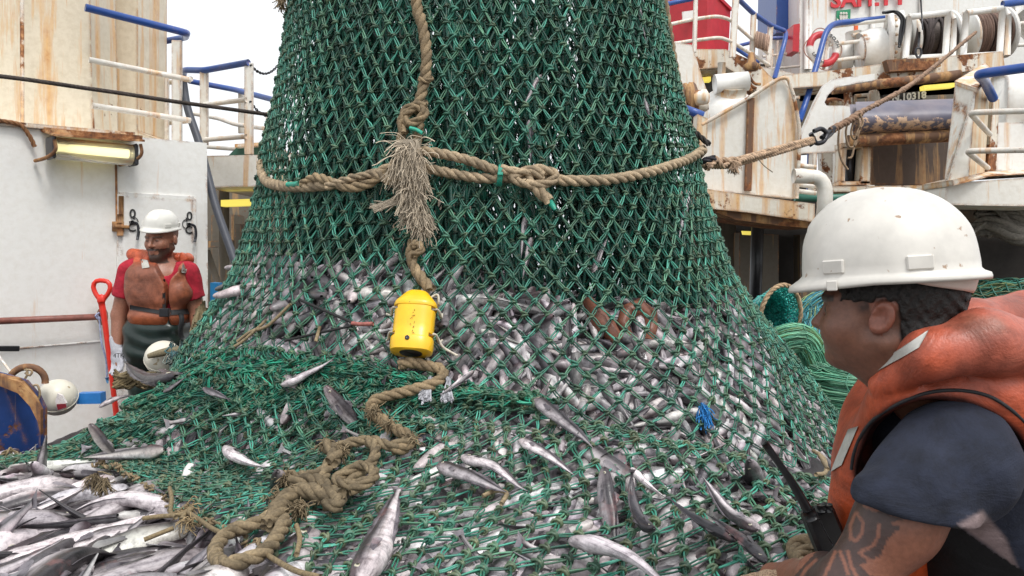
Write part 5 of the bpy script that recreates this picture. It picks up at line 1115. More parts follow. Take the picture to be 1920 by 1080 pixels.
# right hand post, rusty plate, cylinder, rails
rt = empty('right_post', P(1800, 400, 5.6), 'cream boxed post with a rusty orange plate at the right', 'post')
sub(rt, 'box_post', 'cream', lambda m: prism(m, [P(1796, 152, 5.6), P(1830, 164, 5.4), P(1816, 330, 5.4), P(1776, 344, 5.4), P(1776, 330, 5.6)], (.02, .07, 0)), False)
sub(rt, 'cap', 'cream_rust', lambda m: prism(m, [P(1790, 152, 5.6), P(1832, 166, 5.38), P(1858, 128, 5.7), P(1846, 118, 5.9)], (0, 0, -.03)), False)
sub(rt, 'rusty_plate', 'tower', lambda m: prism(m, [P(1831, 150, 5.55), P(1858, 140, 5.75), P(1846, 328, 5.75), P(1816, 332, 5.5)], (0, .15, 0)), False)
sub(rt, 'flange_strip', 'cream_rust', lambda m: prism(m, [P(1862, 186, 5.75), P(1874, 186, 5.8), P(1868, 320, 5.8), P(1852, 322, 5.75)], (0, .12, 0)), False)
railing('railing', 'blue handrail and cream rails at the right edge beside the post', [[(1990, 118, 4.9), (1834, 139, 5.1), (1846, 152, 5.4), (1862, 184, 5.7)]], [[(1990, 206, 4.9), (1818, 211, 5.1), (1856, 252, 5.6)], [(1990, 280, 4.9), (1812, 283, 5.1), (1852, 315, 5.6)]], [], .032, .019)
cy = empty('white_drum', P(1900, 325, 5.9), 'large white drum behind the rails at the right edge', 'drum')
sub(cy, 'shell', 'white', lambda m: tube(m, [P(1990, 205, 6.0), P(1872, 205, 6.2), P(1866, 205, 6.2)], [.30, .30, .26], 30, step=.05))
sub(cy, 'lower_box', 'white', lambda m: plate(m, [(1870, 230), (1990, 228), (1990, 318), (1868, 320)], 5.9, .3), False)
ld = empty('lower_deck_edge', P(1850, 385, 5.5), 'cream deck edge below the white drum with rust along its rim', 'deck')
sub(ld, 'flange', 'cream_rust', lambda m: prism(m, [P(1786, 337, 5.3), P(1850, 322, 5.5), P(2000, 314, 5.5), P(2000, 322, 5.4), P(1860, 330, 5.4), P(1788, 348, 5.3)], (0, .4, 0)), False)
sub(ld, 'face', 'cream', lambda m: plate(m, [(1776, 344), (1990, 328), (1990, 388), (1772, 384)], 5.4, .5), False)
# dark passage under everything
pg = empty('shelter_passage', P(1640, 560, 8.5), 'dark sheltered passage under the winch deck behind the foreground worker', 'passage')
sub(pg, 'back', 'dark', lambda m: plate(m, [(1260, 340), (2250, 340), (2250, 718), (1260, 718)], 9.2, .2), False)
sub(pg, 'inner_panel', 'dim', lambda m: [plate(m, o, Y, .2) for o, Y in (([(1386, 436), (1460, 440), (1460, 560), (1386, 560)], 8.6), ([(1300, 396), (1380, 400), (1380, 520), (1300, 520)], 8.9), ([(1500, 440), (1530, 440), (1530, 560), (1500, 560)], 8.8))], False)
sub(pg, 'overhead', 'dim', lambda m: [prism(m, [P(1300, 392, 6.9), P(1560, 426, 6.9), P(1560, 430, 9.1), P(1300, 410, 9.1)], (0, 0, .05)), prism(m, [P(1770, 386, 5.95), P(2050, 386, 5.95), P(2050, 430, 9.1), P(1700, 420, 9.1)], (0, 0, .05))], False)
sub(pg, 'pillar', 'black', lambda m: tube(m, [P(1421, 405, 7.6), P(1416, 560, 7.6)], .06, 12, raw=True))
sub(pg, 'yellow_marker', 'lamp_y', lambda m: plate(m, [(1392, 433), (1418, 434), (1416, 441), (1394, 440)], 7.7, .04), False)  # marker given the lamps' glowing material, though it is no lamp
mb = MB(); g = np.random.default_rng(12)
for k in range(26):
    x0, y0 = g.uniform(1822, 1880), g.uniform(392, 440); tube(mb, [P(x0, y0, 6.3 + g.uniform(0, .3)), P(x0 + 30, y0 + g.normal(-8, 8), 6.3), P(x0 + 75, y0 + g.normal(-2, 12), 6.2), P(x0 + 110, y0 + g.normal(18, 10), 6.2)], g.uniform(.012, .045), 6, step=.06, c=A(.22, .20, .17) * g.uniform(.5, 1.3))
tag(mb.build('crumpled_sheeting', M['fibre']), 'crumpled grey sheeting bundled under the right deck edge', 'sheeting')
# ---------------------------------------------------------------- stowed coloured netting
TEAL = ((.08, .66, .60), (.06, .52, .48), (.12, .74, .66)); GRN = ((.15, .46, .29), (.10, .36, .23), (.22, .52, .33)); BLU = ((.08, .40, .46), (.13, .48, .52), (.06, .30, .42))
cc0 = P(1456, 592, 4.6)
def arch_fn(U, V):   # mouth of a teal net sock, seen into
    a = U * 2 * np.pi; k = 1 - .55 * V; x = .150 * np.cos(a) * k; z = .195 * np.sin(a) * k
    return np.stack([cc0[0] + .02 + x + .25 * z * .3, cc0[1] + V * .45 + .1 * np.cos(a), cc0[2] + z - .02], -1)
tn = empty('teal_net', cc0 - A(0, 0, .3), 'bright teal net with a brown rope round its open mouth, between bag and foreground worker', 'fishing net')
mb = MB(); net_sheet(mb, arch_fn, 44, 14, True, bar=.036, rad=.0026, jit=.003, cols=TEAL, seed=20, knot=.9, single=True, brown=.1); mb.build('webbing', M['net2'], tn)
mb = MB(); mb2 = arch_fn(np.linspace(0, 1, 40), np.full(40, .45)); aa = np.arange(40) / 40 * 2 * np.pi
U_, V_ = np.meshgrid(np.linspace(0, 1, 40), np.linspace(.25, 1.35, 12), indexing='ij'); vv = arch_fn(U_, V_) + A(0, .04, 0); mb.add(vv.reshape(-1, 3), q=grid_q(40, 12), c=A(.05, .46, .41)); mb.build('folded_layer', M['net2'], tn)
mb = MB(); rope(mb, list(arch_fn(np.linspace(-.16, .66, 26), np.full(26, -.02))), .014, A(.36, .25, .15)); mb.build('mouth_rope', M['rope'], tn)
def skein(name, label, paths, n, r, spread, cols, cat='fishing net', knots=True, core=None):
    g = np.random.default_rng(len(name) + n); e = empty(name, np.mean([p for pt in paths for p in pt], 0) - A(0, 0, .1), label, cat); m = MB()
    for pt in paths:
        pt = np.array(pt); pp = smoothpath(pt, .03); T, U, V = frames(pp)
        for k in range(n):
            a0 = g.uniform(0, 6.28); rr = spread * (.75 + .3 * g.random()); al = a0 + np.cumsum(g.normal(0, .05, len(pp))); wv = .06 * spread * np.sin(np.arange(len(pp)) * .9 + g.uniform(0, 6))
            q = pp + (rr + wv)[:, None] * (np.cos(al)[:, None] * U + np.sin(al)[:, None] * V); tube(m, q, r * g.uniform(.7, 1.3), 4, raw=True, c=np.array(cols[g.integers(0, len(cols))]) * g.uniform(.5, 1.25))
        for kk in range(3, len(pp) - 1, 3):      # lashed rings of mesh across the bundle
            aa = np.linspace(0, 2 * np.pi, 20); tube(m, pp[kk] + spread * 1.06 * (np.cos(aa)[:, None] * U[kk] + np.sin(aa)[:, None] * V[kk]) + (.012 * np.sin(aa * 5))[:, None] * T[kk], r * 1.1, 4, raw=True, caps=False, c=np.array(cols[1]) * .7)
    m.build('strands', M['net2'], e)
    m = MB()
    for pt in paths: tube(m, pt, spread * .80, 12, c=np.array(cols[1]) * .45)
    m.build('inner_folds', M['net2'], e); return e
if 'skein' not in SKIP:
    skein('green_net_roll', 'pale green rolled net lying on deck beside the foreground chin', [[P(1535, 720, 3.9), P(1575, 735, 3.75), P(1625, 735, 3.75), P(1680, 730, 3.8)]], 260, .0028, .105, GRN)
    skein('green_net_drape', 'green net draped over a brown post', [[P(1440, 655, 4.3), P(1475, 635, 4.25), P(1510, 640, 4.25), P(1530, 680, 4.25), P(1538, 720, 4.3)]], 220, .0028, .075, GRN + ((.16, .30, .12),))
    skein('blue_net_bundle', 'light blue bundled net fibres next to the foreground face', [[P(1500, 640, 4.9), P(1515, 605, 4.85), P(1540, 580, 4.85), P(1580, 565, 4.85)], [P(1520, 720, 4.4), P(1530, 660, 4.5), P(1545, 600, 4.7)]], 190, .0028, .11, BLU + ((.30, .38, .16),))
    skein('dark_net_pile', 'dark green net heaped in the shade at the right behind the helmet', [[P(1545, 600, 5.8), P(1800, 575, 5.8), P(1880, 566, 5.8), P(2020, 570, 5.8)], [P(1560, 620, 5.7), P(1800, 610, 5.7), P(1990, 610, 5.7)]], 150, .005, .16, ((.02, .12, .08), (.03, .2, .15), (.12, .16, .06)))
    skein('trailing_net', 'teal and dark green net trailing at the foot of the brown post', [[P(1520, 690, 4.6), P(1515, 740, 4.5), P(1560, 770, 4.4)]], 90, .0045, .10, ((.02, .20, .17), (.03, .28, .26), (.02, .12, .10)))
mb = MB(); tube(mb, [P(1490, 665, 4.4), P(1494, 700, 4.4), P(1505, 800, 4.4)], [.055, .06, .06], 14); tag(mb.build('brown_post', plain('tan_post', (.30, .20, .12), .6, 0, .4, 20)), 'tan brown post under the draped green net', 'post')
# ================================================================ people
def bcol(v, base, spots):
    """surface colour: base rgb, then [(mask 0..1, rgb)]"""
    c = np.tile(np.asarray(base, float), (len(v), 1))
    for m, k in spots: c = c * (1 - m[:, None]) + np.asarray(k, float) * m[:, None]
    return c
def soft(mask_d, w): return np.clip(1 - mask_d / w, 0, 1)
def helmet(parent, c0, f, l, up, R=(.148, .118, .146), peak=.038, mat='hat', seg=72):
    f, l, up = map(nrm, (f, l, up)); a = np.arange(seg) / seg * 2 * np.pi
    def W(x, y, z): return c0 + x[..., None] * f + y[..., None] * l + z[..., None] * up
    v = np.linspace(np.pi / 2, 0, 20)[:, None]; cr = np.cos(v) ** .86; sz = np.sin(v) ** .94; X = R[0] * cr * np.cos(a); Y = R[1] * cr * np.sin(a); Z = R[2] * sz + 0 * X
    Z = Z * (1 + .03 * np.cos(a) * cr); rg = .0045 * np.exp(-(((np.abs(Y) - .030) / .006) ** 2)) * smst(.15, .5, Z / R[2]) + .003 * (np.abs(Y) < .024) * smst(.15, .5, Z / R[2])
    X = X * (1 + rg / R[0]); Z = Z + rg
    fl = .008 + peak * np.clip(np.cos(a), 0, 1) ** 2.2 + .006 * np.clip(-np.cos(a), 0, 1) ** 2
    rings = [(X, Y, Z)]; e = lambda k, dz: ((R[0] + fl * k) * np.cos(a)[None], (R[1] + fl * k) * np.sin(a)[None], np.full((1, seg), dz) - .010 * k * np.clip(np.cos(a), 0, 1)[None] + .006 * np.abs(np.sin(a))[None] * 0)
    rings += [e(.25, -.004), e(.9, -.008), e(1.0, -.013), e(.97, -.018), e(.5, -.013), e(-.2, -.010)]
    rings += [(X[::-1] * .965, Y[::-1] * .965, Z[::-1] * .965)]
    V = np.concatenate([W(*r) for r in rings]); mb = MB(); mb.add(V.reshape(-1, 3), q=grid_q(len(V), seg, False, True)); h = mb.build('hard_hat', M[mat], parent)
    for aa in (62, 118, -62, -118):
        t = math.radians(aa); p = W(np.array(R[0] * math.cos(t) * .985), np.array(R[1] * math.sin(t) * .985), np.array(.014)); n_ = nrm(f * math.cos(t) / R[0] + l * math.sin(t) / R[1]); tg = nrm(np.cross(up, n_))
        m4 = np.eye(4); m4[:3, 0] = tg; m4[:3, 1] = n_; m4[:3, 2] = up; m4[:3, 3] = p; mb = MB(); box(mb, (-.019, -.006, -.012), (.019, .0042, .010), None, m4, .002); mb.build('slot_boss', M[mat], h, smooth=False)
    return h
# ---------------------------------------------------------------- the man in the foreground
def fore_man():
    f, l, z = A(-.819, .574, 0), A(-.574, -.819, 0), A(0, 0, 1); C0 = P(1662, 590, 1.3); fr = np.stack([f, l, z], 1).astype(np.float32)
    root = empty('person', A(.78, 1.5, 0), 'man with tattooed arm, dirty white hard hat and orange vest, nearest the camera', 'person')
    p_ = lambda x, y, Y: P(x, y, Y).astype(np.float32)
    sh, el, wr, ha = p_(1780, 850, 1.21), p_(1588, 1105, 1.21), p_(1495, 1085, 1.42), p_(1450, 1082, 1.49)
    sh2 = p_(1800, 800, 1.66); el2 = p_(1660, 1010, 1.80); wr2 = p_(1560, 1060, 2.0)
    def head(q):
        q = q.copy(); q[..., 2] = np.where(q[..., 2] < 0, q[..., 2] * 1.24, q[..., 2])
        d = s_ell(q, (-.012, 0, .040), (.102, .080, .094))
        d = smin(d, s_ell(q, (.030, 0, -.036), (.068, .066, .078)), .03)
        for s in (-1, 1):
            d = smin(d, s_ell(q, (.054, .036 * s, -.030), (.036, .034, .042)), .025)
            d = smin(d, s_cone(q, (-.004, .056 * s, -.050), (.062, .012 * s, -.088), .022, .024), .022)
            d = smin(d, s_cone(q, (.066, .044 * s, .026), (.086, .020 * s, .024), .013, .012), .012)
            d = smax(d, -s_ell(q, (.093, .030 * s, .008), (.014, .018, .011)), .012)
            d = smin(d, s_ell(q, (.076, .031 * s, .008), (.014, .014, .012)), .004)
        d = smin(d, s_cone(q, (.088, 0, .012), (.106, 0, -.022), .008, .013), .012)
        d = smin(d, s_ell(q, (.098, 0, -.026), (.014, .020, .010)), .006)
        d = smin(d, s_ell(q, (.088, 0, -.052), (.012, .025, .008)), .006); d = smin(d, s_ell(q, (.085, 0, -.066), (.012, .021, .008)), .006)
        d = smin(d, s_ell(q, (.072, 0, -.092), (.020, .022, .018)), .015)
        for s in (-1, 1):      # ears
            m = np.array([[.96, 0, -.28], [.0, 1, 0], [.28, 0, .96]]); c = (-.008, .078 * s, -.002)
            e = s_ell(q, (c[0], c[1] + .004 * s, c[2]), (.0185, .0095, .031), m); e = smax(e, -s_ell(q, (c[0] + .003, c[1] + .0145 * s, c[2] + .002), (.0125, .0115, .0215), m), .002)
            e = smin(e, s_cone(q, (c[0] + .004, c[1] + .003 * s, c[2] - .004), (c[0] + .012, c[1] + .002 * s, c[2] - .022), .0045, .006), .004)
            d = smin(d, e, .004)
        return d
    def neck(p):
        d = s_cone(p, C0 + f * -.028 + z * -.045, p_(1775, 710, 1.37), .066, .078); return smin(d, s_cone(p, C0 + f * .01 + z * -.075, p_(1730, 730, 1.34), .046, .06), .03)
    def arm(p):
        d = s_cone(p, sh, sh * .5 + el * .5, .052, .057); d = smin(d, s_cone(p, sh * .5 + el * .5, el, .057, .044), .03)
        d = smin(d, s_cone(p, el, el * .62 + wr * .38, .047, .047), .02); d = smin(d, s_cone(p, el * .62 + wr * .38, wr, .046, .030), .02); return smin(d, s_cone(p, wr, ha, .029, .026), .02)
    def body(p):
        q = (p - C0.astype(np.float32)) @ fr; d = smin(head(q), neck(p), .022)
        t = s_cone(p, p_(1800, 740, 1.42), p_(1960, 1250, 1.62), .12, .15); t = smin(t, s_cone(p, p_(1800, 870, 1.26), sh2, .05, .06), .05); d = smin(d, t, .05); d = smin(d, arm(p), .03)
        a2 = s_cone(p, sh2, el2, .058, .045); a2 = smin(a2, s_cone(p, el2, wr2, .045, .030), .02); return smin(d, a2, .03)
    h = .0038; v, q = surfnet(body, (.38, 1.0, .68), (1.02, 2.02, 1.56), h); v = relax(v, q, 1)
    px, py = topx(v); lo = (v - C0) @ fr; lo[:, 2] = np.where(lo[:, 2] < 0, lo[:, 2] * 1.24, lo[:, 2])
    skin = A(.185, .080, .050); sp = []
    sp.append((soft(np.abs(sn(v, 60, 2, 1)), .5) * .15, A(.13, .05, .032)))
    earm = (np.abs(lo[:, 1]) > .076) & (np.abs(lo[:, 0] + .008) < .03) & (np.abs(lo[:, 2]) < .034); sp.append((earm * .55, A(.27, .085, .055)))
    brow = (np.abs(lo[:, 2] - .026) < .006) & (lo[:, 0] > .068) & (np.abs(lo[:, 1]) > .012); sp.append((brow * .85, A(.02, .014, .012)))
    eyem = (np.hypot(np.abs(lo[:, 1]) - .031, (lo[:, 2] - .008) * 2) < .011) & (lo[:, 0] > .08); sp.append((eyem * .9, A(.02, .015, .015)))
    lipm = (np.abs(lo[:, 2] + .059) < .012) & (lo[:, 0] > .088) & (np.abs(lo[:, 1]) < .024); sp.append((lipm * .6, A(.20, .06, .05)))
    fade = smst(-.062, -.03, lo[:, 2] + .25 * np.clip(-lo[:, 0] - .03, 0, 1) * 0) * smst(.045, .015, lo[:, 0]) * smst(.062, .07, np.abs(lo[:, 1])) * np.where(lo[:, 0] > .012, smst(.0, .015, lo[:, 2]), np.where(lo[:, 0] > -.03, smst(.022, .03, lo[:, 2]), 1)); fade = np.clip(fade * (1 + .5 * sn(v, 300, 2, 1)), 0, 1) * (lo[:, 2] > -.08); sp.append((fade * .8, A(.018, .013, .012)))
    # tattoo on the upper arm: dark mass with bare skin lines, and bare skin lines with dark edges further down
    mass = [(1565, 965), (1600, 935), (1700, 935), (1697, 972), (1668, 982), (1690, 990), (1664, 1010), (1650, 1042), (1612, 1060), (1640, 1085), (1600, 1100), (1560, 1100), (1520, 1090), (1535, 1050), (1555, 1010)]
    am = poly_in(px, py, mass) & (v[:, 1] < 1.32) & (v[:, 2] < 1.17)
    tail = [(1530, 1035), (1575, 1020), (1560, 1060), (1530, 1090), (1480, 1090)]; am |= poly_in(px, py, tail) & (v[:, 1] < 1.4) & (v[:, 2] < 1.1)
    lines = [[(1604, 962), (1594, 985), (1595, 1010), (1606, 1014), (1616, 1000), (1618, 980), (1608, 964)], [(1545, 1030), (1566, 1018), (1576, 1000), (1580, 988)], [(1566, 1034), (1556, 1058), (1545, 1082)], [(1590, 1034), (1596, 1062), (1612, 1090)], [(1612, 1036), (1632, 1052), (1650, 1058)], [(1648, 984), (1646, 1008), (1636, 1024), (1614, 1034)], [(1620, 948), (1640, 957), (1668, 950), (1690, 946)], [(1575, 1034), (1582, 1050), (1590, 1076)], [(1530, 1050), (1512, 1066), (1500, 1084)], [(1668, 962), (1694, 968)]]
    ld = np.full(len(v), 1e9)
    for L_ in lines: ld = np.minimum(ld, seg_d(px, py, L_))
    ink = am * np.clip((ld - 2.2) / 1.8, 0, 1); sp.append((ink * .85, A(.035, .026, .026))); sp.append((am * soft(ld, 2.2) * .5, A(.26, .10, .065)))
    armz = smst(1.2, 1.12, v[:, 2]) * (v[:, 1] < 1.5); sp.insert(0, (armz * .8, A(.25, .10, .062)))
    mb = MB(); mb.add(v, q=q, c=bcol(v, skin, sp)); mb.build('body', M['skin'], root)
    # hair: close curls over skull, temple and nape
    def hair(p):
        q = (p - C0.astype(np.float32)) @ fr; d = np.minimum(s_ell(q, (-.012, 0, .040), (.107, .085, .099)), s_ell(q, (-.040, 0, -.020), (.070, .074, .070)))
        x, y, zz = q[..., 0], q[..., 1], q[..., 2]; d = smax(d, x - .052 + .25 * np.clip(zz, -.1, .03) * -1, .006)
        low = -.052 + np.clip((x + .045) * 1.5, 0, 1) ; d = smax(d, -(zz - np.where(x > -.032, .024 - .0 * x, -.058)), .006)
        
        d = smax(d, -s_ell(q, (-.008, .084, -.002), (.023, .03, .035)), .003); d = smax(d, -s_ell(q, (-.008, -.084, -.002), (.023, .03, .035)), .003)
        return d + .0030 * sn(q, 360, 2, 2)
    v, q = surfnet(hair, C0 - .13, C0 + A(.15, .14, .13), .0032); mb = MB(); mb.add(v, q=q); mb.build('hair', M['hair'], root)
    tl = math.radians(-4.0); f2 = f * math.cos(tl) + z * math.sin(tl); u2 = np.cross(f2, l); u2 = u2 if u2[2] > 0 else -u2
    hc = C0 + f * -.002 + z * .070; hat = helmet(root, hc, f2, l, u2, (.133, .108, .135), .017)
    mb = MB(); a = np.linspace(math.radians(105), math.radians(255), 34); rows = []
    for k, (dz, sc) in enumerate(((.0, 1.02), (-.014, 1.0), (-.03, .96), (-.036, .93))):
        w = np.clip(1 - np.abs(a - math.pi) / 1.32, 0, 1) ** .5; rows.append(hc + (.128 * sc * np.cos(a))[:, None] * f2 + (.104 * sc * np.sin(a))[:, None] * l + (dz * w - .004)[:, None] * u2)
    rows = np.array(rows); n = rows.shape[1]; inn = rows - nrm(rows - hc) * .003; V = np.concatenate([rows, inn[::-1]]); mb.add(V.reshape(-1, 3), q=grid_q(len(V), n, True, False)); mb.build('nape_strap', M['hat'], hat)
    mb = MB(); c = hc + f2 * .062 + l * .112 - u2 * .012; m4 = np.eye(4); m4[:3, 0] = f2; m4[:3, 1] = l; m4[:3, 2] = u2; m4[:3, 3] = c; box(mb, (-.008, -.002, -.012), (.008, .001, .004), None, m4, .0015); mb.build('chin_strap_tab', M['hat'], hat, smooth=False)
    # navy T-shirt
    hem = p_(1686, 950, 1.19); ax = nrm(A(-.16, 0, -1))
    def shirt(p):
        d = s_cone(p, p_(1788, 868, 1.23), hem, .095, .071); d = smax(d, (p - hem) @ ax.astype(np.float32) - .002, .004)
        rim = np.maximum(np.abs((p - (hem - ax * .008).astype(np.float32)) @ ax.astype(np.float32)) - .012, s_cone(p, sh, hem + ax.astype(np.float32) * .1, .080, .0755)); d = smin(d, rim, .004)
        t = s_cone(p, p_(1815, 800, 1.42), p_(1985, 1300, 1.60), .165, .20); d = smin(d, t, .05)
        t2 = s_cone(p, sh2, el2 * .5 + sh2 * .5, .085, .07); d = smin(d, t2, .04); d = smax(d, -(s_cone(p, C0, p_(1740, 690, 1.36), .07, .088)), .01)
        w_ = np.sin((p @ np.array([38., 10, 30], np.float32)) + 2.2 * sn(p, 14, 2, 1)); w2 = sn(p * np.array([1, 1, 1.0], np.float32), 34, 2, 2); return d + .0042 * w_ * w2 + .0024 * w2 + .0022 * np.abs(sn(p, 22, 2, 5))
    v, q = surfnet(shirt, (.40, .98, .66), (1.28, 1.95, 1.36), .0043); v = relax(v, q, 1); shV, shQ = v, q
    PP = [(1796, 984), (1842, 958), (1886, 1010), (1910, 1070), (1858, 1028)]
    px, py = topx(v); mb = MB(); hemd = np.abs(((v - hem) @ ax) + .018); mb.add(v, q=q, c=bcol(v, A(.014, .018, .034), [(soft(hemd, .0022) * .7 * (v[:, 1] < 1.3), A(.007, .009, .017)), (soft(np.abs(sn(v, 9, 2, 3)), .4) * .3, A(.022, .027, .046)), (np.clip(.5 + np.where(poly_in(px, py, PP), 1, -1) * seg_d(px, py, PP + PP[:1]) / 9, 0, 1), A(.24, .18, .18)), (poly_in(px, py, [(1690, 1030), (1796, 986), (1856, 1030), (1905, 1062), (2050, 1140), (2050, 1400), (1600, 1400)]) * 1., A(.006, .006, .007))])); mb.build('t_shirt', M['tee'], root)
    # life vest
    arm0, arm1 = p_(1772, 895, 1.10), p_(1772, 895, 1.30)
    def vest(p):
        d = s_ell(p, p_(1768, 890, 1.44), (.19, .21, .245), fr)
        d = smin(d, s_cone(p, p_(1672, 790, 1.33), p_(1630, 960, 1.42), .052, .060), .05)
        d = smin(d, s_cone(p, p_(1700, 748, 1.28), p_(1850, 728, 1.28), .052, .072), .05); d = smin(d, s_cone(p, p_(1850, 728, 1.28), p_(2080, 830, 1.34), .075, .11), .05)
        d = smin(d, s_cone(p, p_(1800, 720, 1.5), p_(2050, 820, 1.6), .12, .16), .06); d = smin(d, s_cone(p, p_(1720, 760, 1.58), p_(1780, 760, 1.66), .06, .07), .05)
        d = smax(d, -(np.minimum(s_cone(p, p_(1770, 905, .95), p_(1770, 905, 1.34), .114, .134), s_cone(p, p_(1790, 1010, 1.0), p_(2060, 1330, 1.30), .17, .28))), .012)
        d = smax(d, -s_cone(p, C0, p_(1748, 672, 1.36), .075, .096), .02)
        # padded collar: two rolls
        c1 = s_cone(p, p_(1658, 722, 1.27), p_(1740, 664, 1.20), .022, .036); c1 = smin(c1, s_cone(p, p_(1740, 664, 1.20), p_(1850, 640, 1.20), .036, .046), .02); c1 = smin(c1, s_cone(p, p_(1850, 640, 1.20), p_(2010, 680, 1.26), .046, .05), .02)
        c2 = s_cone(p, p_(1775, 632, 1.31), p_(1820, 612, 1.34), .028, .044); c2 = smin(c2, s_cone(p, p_(1820, 612, 1.34), p_(1930, 602, 1.40), .044, .050), .02); c2 = smin(c2, s_cone(p, p_(1930, 602, 1.40), p_(1900, 610, 1.60), .05, .05), .02)
        c2 = smin(c2, s_cone(p, p_(1900, 610, 1.60), p_(1740, 690, 1.62), .05, .035), .02)
        d = smin(d, c2, .006); d = smin(d, c1, .005)
        d = smax(d, -s_cone(p, C0 + f * .02 - z * .02, p_(1760, 668, 1.44), .070, .072), .01)
        w = sn(p, 17, 3, 3); w2 = np.sin(p @ np.array([30, 22, -42], np.float32) + 2.5 * sn(p, 8, 2, 4)); return d + .0050 * w + .0028 * w2 * np.clip(w + .3, 0, 1)
    v, q = surfnet(vest, (.50, 1.02, .80), (1.32, 1.98, 1.52), .0052); v = relax(v, q, 1); px, py = topx(v)
    n1, n2 = sn(v, 10, 3, 2), sn(v, 30, 3, 5); top = smst(1.22, 1.34, v[:, 2])
    ed = s_cone(v.astype(np.float32), p_(1770, 905, .95), p_(1770, 905, 1.34), .114, .134)
    mb = MB(); mb.add(v, q=q, c=bcol(v, A(.58, .090, .022), [(np.clip(n1 * .7 + .28, 0, .6), A(.30, .060, .030)), (top * .62 * np.clip(.8 + n2 * .5, 0, 1), A(.33, .105, .075)), (np.clip(n2 - .55, 0, .5), A(.18, .08, .05)), (soft(np.abs(ed), .009) * .95, A(.018, .017, .019))])); mb.build('life_vest', M['vest'], root)
    vV, vQ = v, q
    bv = BVHTree.FromPolygons([tuple(x) for x in v], [tuple(int(i) for i in x) for x in q]); pp_ = []
    for (x, y) in ((1596, 880), (1601, 850), (1614, 818), (1640, 785), (1686, 756), (1742, 736), (1800, 732), (1852, 742), (1893, 766), (1930, 800)):
        for dy in range(0, 60, 2):
            d_ = nrm(P(x, y - dy, 1.) - A(0, 0, CZ)); h_ = bv.ray_cast(Vector((0, 0, CZ)), Vector(d_))
            if h_[0] is not None and h_[0][1] < 1.42: pp_.append(np.array(h_[0]) - d_ * .001); break
    mb = MB(); tube(mb, pp_, .0028, 8); mb.build('armhole_binding', M['strap'], root)
    mb = MB(); decal(mb, vV, vQ, [(1634, 691), (1742, 621), (1752, 628), (1722, 664)][0:1] + [(1742, 620), (1724, 652), (1638, 702)], 18, .0022, .0015)
    mb.build('reflective_strip', M['refl'], root); mb = MB(); decal(mb, vV, vQ, [(1592, 806), (1611, 799), (1580, 872), (1558, 886)], 12, .0022, .0015); mb.build('reflective_strip', M['refl'], root)
    # gloves
    gd = nrm(ha - wr); sd_ = nrm(np.cross(gd, z)); sd_ = sd_ if sd_[0] < 0 else -sd_; dn = nrm(np.cross(gd, sd_)); dn = dn if dn[2] < 0 else -dn
    def glove_at(w0, h0, gd, sd_, dn, name='glove'):
        pc = w0 + gd * .055
        fing = []
        for k, (o, L1) in enumerate(((.034, .038), (.012, .044), (-.011, .041), (-.032, .032))):
            b = w0 + gd * .088 + sd_ * o; m1 = b + gd * L1 + dn * .006; m2 = m1 + gd * L1 * .45 + dn * L1 * .55; m3 = m2 + dn * L1 * .5 - gd * .006; fing += [(b, m1, .0115, .0105), (m1, m2, .0105, .0100), (m2, m3, .0100, .0088)]
        tb = w0 + gd * .028 + sd_ * .038; t1 = tb + sd_ * .030 + gd * .028 + dn * .01; t2 = t1 + gd * .028 + dn * .018; fing += [(tb, t1, .016, .0125), (t1, t2, .0125, .0105)]
        fm = np.stack([gd, sd_, dn], 1).astype(np.float32)
        def g_(p):
            d = s_ell(p, pc, (.052, .043, .019), fm); d = smin(d, s_cone(p, w0 - gd * .045, w0 + gd * .01, .037, .031), .015)
            for (a_, b_, r1, r2) in fing: d = smin(d, s_cone(p, a_, b_, r1, r2), .006)
            return d
        pts = np.array([x[0] for x in fing] + [x[1] for x in fing] + [w0 - gd * .07, w0]); v, q = surfnet(g_, pts.min(0) - .05, pts.max(0) + .05, .003)
        lo = (v - w0) @ np.stack([gd, sd_], 1); dots = (np.sin(lo[:, 0] * 1000) * np.sin(lo[:, 1] * 1000) > .35); ms = bcol(v, A(.42, .29, .19), [(dots * .8, A(.10, .055, .035))]); mb = MB(); mb.add(v, q=q, c=ms); mb.build(name, M['glove'], root)
    glove_at(wr, ha, gd, sd_, dn)
    g2 = nrm(wr2 - el2); s2_ = nrm(np.cross(g2, z)); d2_ = nrm(np.cross(g2, s2_)); d2_ = d2_ if d2_[2] < 0 else -d2_; glove_at(wr2, wr2, g2, s2_, d2_)
    def trous(p):
        d = s_cone(p, A(.98, 1.62, .80), A(.98, 1.45, .45), .18, .12); d = smin(d, s_cone(p, A(.98, 1.45, .45), A(.96, 1.42, .05), .10, .085), .03)
        d = smin(d, smin(s_cone(p, A(1.0, 1.75, .80), A(.92, 1.78, .45), .18, .12), s_cone(p, A(.92, 1.78, .45), A(1.0, 1.85, .05), .10, .085), .03), .04)
        return d + .004 * sn(p, 18, 2, 1)
    v, q = surfnet(trous, (.7, 1.2, 0.01), (1.3, 2.1, 1.02), .012); mb = MB(); mb.add(v, q=q); mb.build('trousers', M['oil'], root)
    # two-way radio clipped to the vest
    rd = empty('two_way_radio', P(1545, 1040, 1.40), 'black two-way radio with a long antenna clipped on the chest of the foreground man', 'radio')
    a, b = P(1516, 966, 1.36), P(1546, 1040, 1.36); ux = nrm(b - a); m4 = np.eye(4); m4[:3, 2] = -ux; m4[:3, 1] = nrm(np.cross(-ux, A(1, 0, .2))); m4[:3, 0] = np.cross(m4[:3, 1], m4[:3, 2]); m4[:3, 3] = (a + b) / 2 + A(.022, .02, 0)
    mb = MB(); box(mb, (-.027, -.018, -.055), (.027, .018, .042), None, m4, .006); mb.build('case', M['black'], rd, smooth=False)
